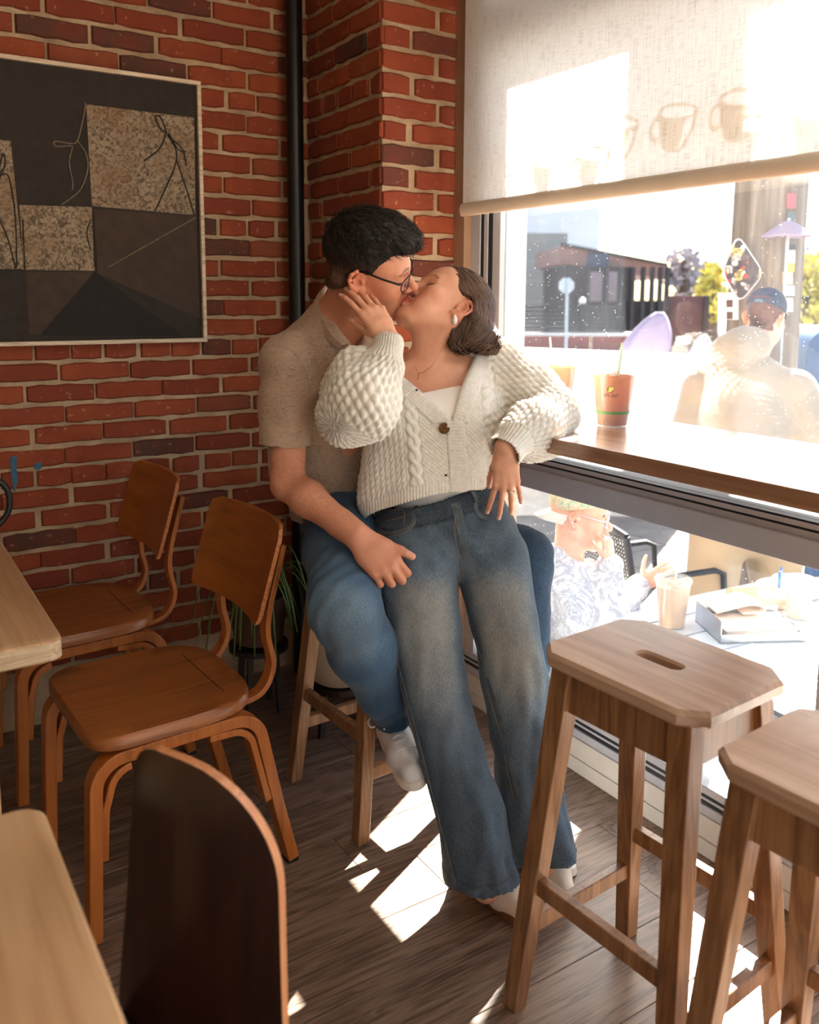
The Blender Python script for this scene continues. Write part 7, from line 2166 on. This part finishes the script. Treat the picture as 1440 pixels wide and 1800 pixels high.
for j in range(7):
    a = -0.55+0.18*j; p = hc_+RH@np.array([0.085*math.sin(a), -0.012-0.106*math.cos(a), 0.076])-HH
    b.tube([p-RH[:, 2]*0.006, p+RH[:, 2]*0.006, p+RH[:, 0]*0.008, p+RH[:, 0]*0.008+RH[:, 2]*0.004], 0.0016, 5)
b.build('embroidery', plain('embroidery', lin(120, 74, 78), 0.8), hd)
# boy in a tie-dye hooded top eating at the patio table
D0 = 3.12; Q = px_solid(D0)
by = empty('person', np.array([Q(1005, 1080)[0], Q(1005, 1080)[1], ZG]), label='boy in a pale tie dye hoodie, glasses and backward floral cap eating outside', cat='person')
HY = np.array(by.location)
fb = nrm(RT*0.93-FW*0.22-UP*0.16); RY = frame_of(fb, np.array([0, 0, 1.0])-RT*0.05)
hb0 = Q(1020, 904); sY = 1.0
S = Solid(); head(S, hb0, RY, sY, True)
S.cap(hb0+RY@np.array([0, -0.03, -0.06]), Q(1000, 990), 0.048, 0.055, 0.03)
S.cap(Q(1000, 1040), Q(1000, 1130), 0.08, 0.08, 0.05)
eB, wB = Q(1066, 1080, -0.10), Q(1072, 988, -0.06)
S.chain([Q(985, 1035, -0.08), eB, wB], [0.045, 0.036, 0.027], 0.02)
e2_, w2_ = Q(1085, 1062, 0.05), Q(1128, 1028, 0.0)
S.chain([Q(1030, 1030, 0.10), e2_, w2_], [0.045, 0.036, 0.027], 0.02)
t1_, _ = hand(S, wB, UP*1.0-RT*0.12, RT*0.75-FW*0.65, -FW-RT*0.3, 0.82, curl=((40, 45, 20), (45, 50, 20), (40, 45, 20), (25, 30, 10)), spread=8, slim=0.9)
t2_, _ = hand(S, w2_, RT*0.85+UP*0.5, -UP*0.3-RT*0.3+FW, UP-RT*0.5, 0.82, curl=((35, 30, 20), (38, 36, 20), (34, 30, 20), (30, 25, 20)), spread=6, thumb=(0.5, 0.85, 0.1), slim=0.9)
for sx, d_ in ((-0.06, 0.0), (0.06, 0.1)):
    S.chain([Q(1000, 1170, d_), Q(1110, 1190, d_), Q(1112, 1330, d_)], [0.07, 0.055, 0.045], 0.03)
V, Fq = S.mesh(0.0042)
C = head_colour(V, hb0, RY, sY, lin(228, 170, 142), False); C = nails(V, C, t1_+t2_, lin(236, 200, 188))
put('body', V, Fq, m_skin, by, C)
YB = bvh_of(V, Fq)
for q in (-1, 1): face_line(hb0, RY, sY, [(q*0.012, 0, 0.022), (q*0.024, 0, 0.026), (q*0.038, 0, 0.025), (q*0.05, 0, 0.019)], 0.0022, 'eyebrow', by, YB)
mtd, nt, pb = newmat('tie_dye')
v = coords(nt)
n1 = noise(nt, v, 9.0, 6.0, 0.7, 2.5)
setc(nt, pb, ramp(nt, n1, [(0.3, lin(232, 230, 230)), (0.48, lin(216, 214, 218)), (0.56, lin(160, 160, 170)), (0.62, lin(222, 220, 222)), (0.75, lin(174, 168, 170))])); pb.inputs['Roughness'].default_value = 0.95
Kk = Solid()
Kk.chain([Q(992, 1035), Q(1000, 1100), Q(1010, 1165)], [0.135, 0.145, 0.135], 0.05, flat=(FW, 1.1))
Kk.chain([Q(985, 1035, -0.08), Q(1000, 1090, -0.14), eB, wB-UP*0.015], [0.085, 0.08, 0.07, 0.042], 0.03)
Kk.chain([Q(1030, 1030, 0.10), e2_, w2_-(w2_-e2_)*0.12], [0.08, 0.062, 0.042], 0.03)
Kk.ell(Q(972, 985), (0.085, 0.075, 0.055), RY, 0.03); Kk.cap(Q(985, 1000), Q(1030, 1010), 0.062, 0.05, 0.03)
Kk.cap(hb0-np.array([0, 0, 0.03]), Q(1006, 985), 0.058, 0.055, 0.01, 's')
V, Fq = Kk.mesh(0.0052)
V = V+normals(V, Fq)*(0.006*vnoise(V, 16.0, 71)+0.006*vnoise(V*np.array([1, 1, 2.2]), 20.0, 72))[:, None]
put('hoodie', V, Fq, mtd, by)
Jj = Solid()
for d_ in (0.0, 0.1): Jj.chain([Q(1000, 1170, d_), Q(1110, 1190, d_), Q(1112, 1330, d_)], [0.09, 0.075, 0.06], 0.03)
put('shorts', *Jj.mesh(0.008), plain('grey_shorts', lin(150, 150, 156), 0.9), by)
mfl, nt, pb = newmat('floral_cap')
v = coords(nt)
setc(nt, pb, ramp(nt, noise(nt, v, 46.0, 3.0, 0.6, 1.0), [(0.36, lin(150, 170, 140)), (0.46, lin(206, 200, 170)), (0.55, lin(206, 160, 116)), (0.64, lin(222, 216, 200)), (0.72, lin(128, 150, 128))])); pb.inputs['Roughness'].default_value = 0.9
Cc = Solid(); Cc.ell(hb0+RY@np.array([0, -0.012, 0.052])*sY, np.array((0.083, 0.104, 0.088))*sY, RY, 0.01)
Cc.slab([(hb0+RY@np.array([0, 0, 0.034])*sY, RY@np.array([0, -0.30, 1]))], hb0-0.3, hb0+0.3, 0.004, 's')
put('cap', *Cc.mesh(0.0042), mfl, by)
rings = []
for i in range(9):
    t = -1+2*i/8; x = 0.068*t; y0 = -0.095*math.sqrt(max(0, 1-(t*0.9)**2)); y1 = y0-0.065*math.sqrt(max(0.02, 1-t*t))
    P0, P1 = hb0+RY@(np.array([x, y0, 0.002])*sY), hb0+RY@(np.array([x, y1, -0.032])*sY)
    rings.append([P0-HY, P1-HY, P1-HY+RY[:, 2]*0.004, P0-HY+RY[:, 2]*0.005])
MB().loft(rings).build('visor', plain('visor_pale', lin(206, 200, 190), 0.9), by, smooth=50)
m_clr = plain('clear_frame', lin(206, 200, 214), 0.2)
GY = lambda x, y, z: hb0+RY@(np.array([x, y, z])*sY)-HY
for q in (-1, 1):
    P = []
    for i in range(24):
        a = 2*math.pi*i/24; P.append(GY(q*0.033+0.024*math.cos(a), 0.100-0.02*abs(math.cos(a))*q*math.copysign(1, q)*0.2, -0.004+0.02*math.sin(a)))
    MB().tube(P, 0.0026, 6, loop=True).build('glasses_rim', m_clr, by, smooth=180)
    MB().tube([GY(q*0.057, 0.096, 0.004), GY(q*0.074, 0.06, 0.010), GY(q*0.076, -0.005, 0.018)], 0.002, 6).build('glasses_temple', m_clr, by, smooth=180)
MB().tube([GY(-0.009, 0.101, 0.002), GY(0.009, 0.101, 0.002)], 0.0022, 6).build('glasses_bridge', m_clr, by)
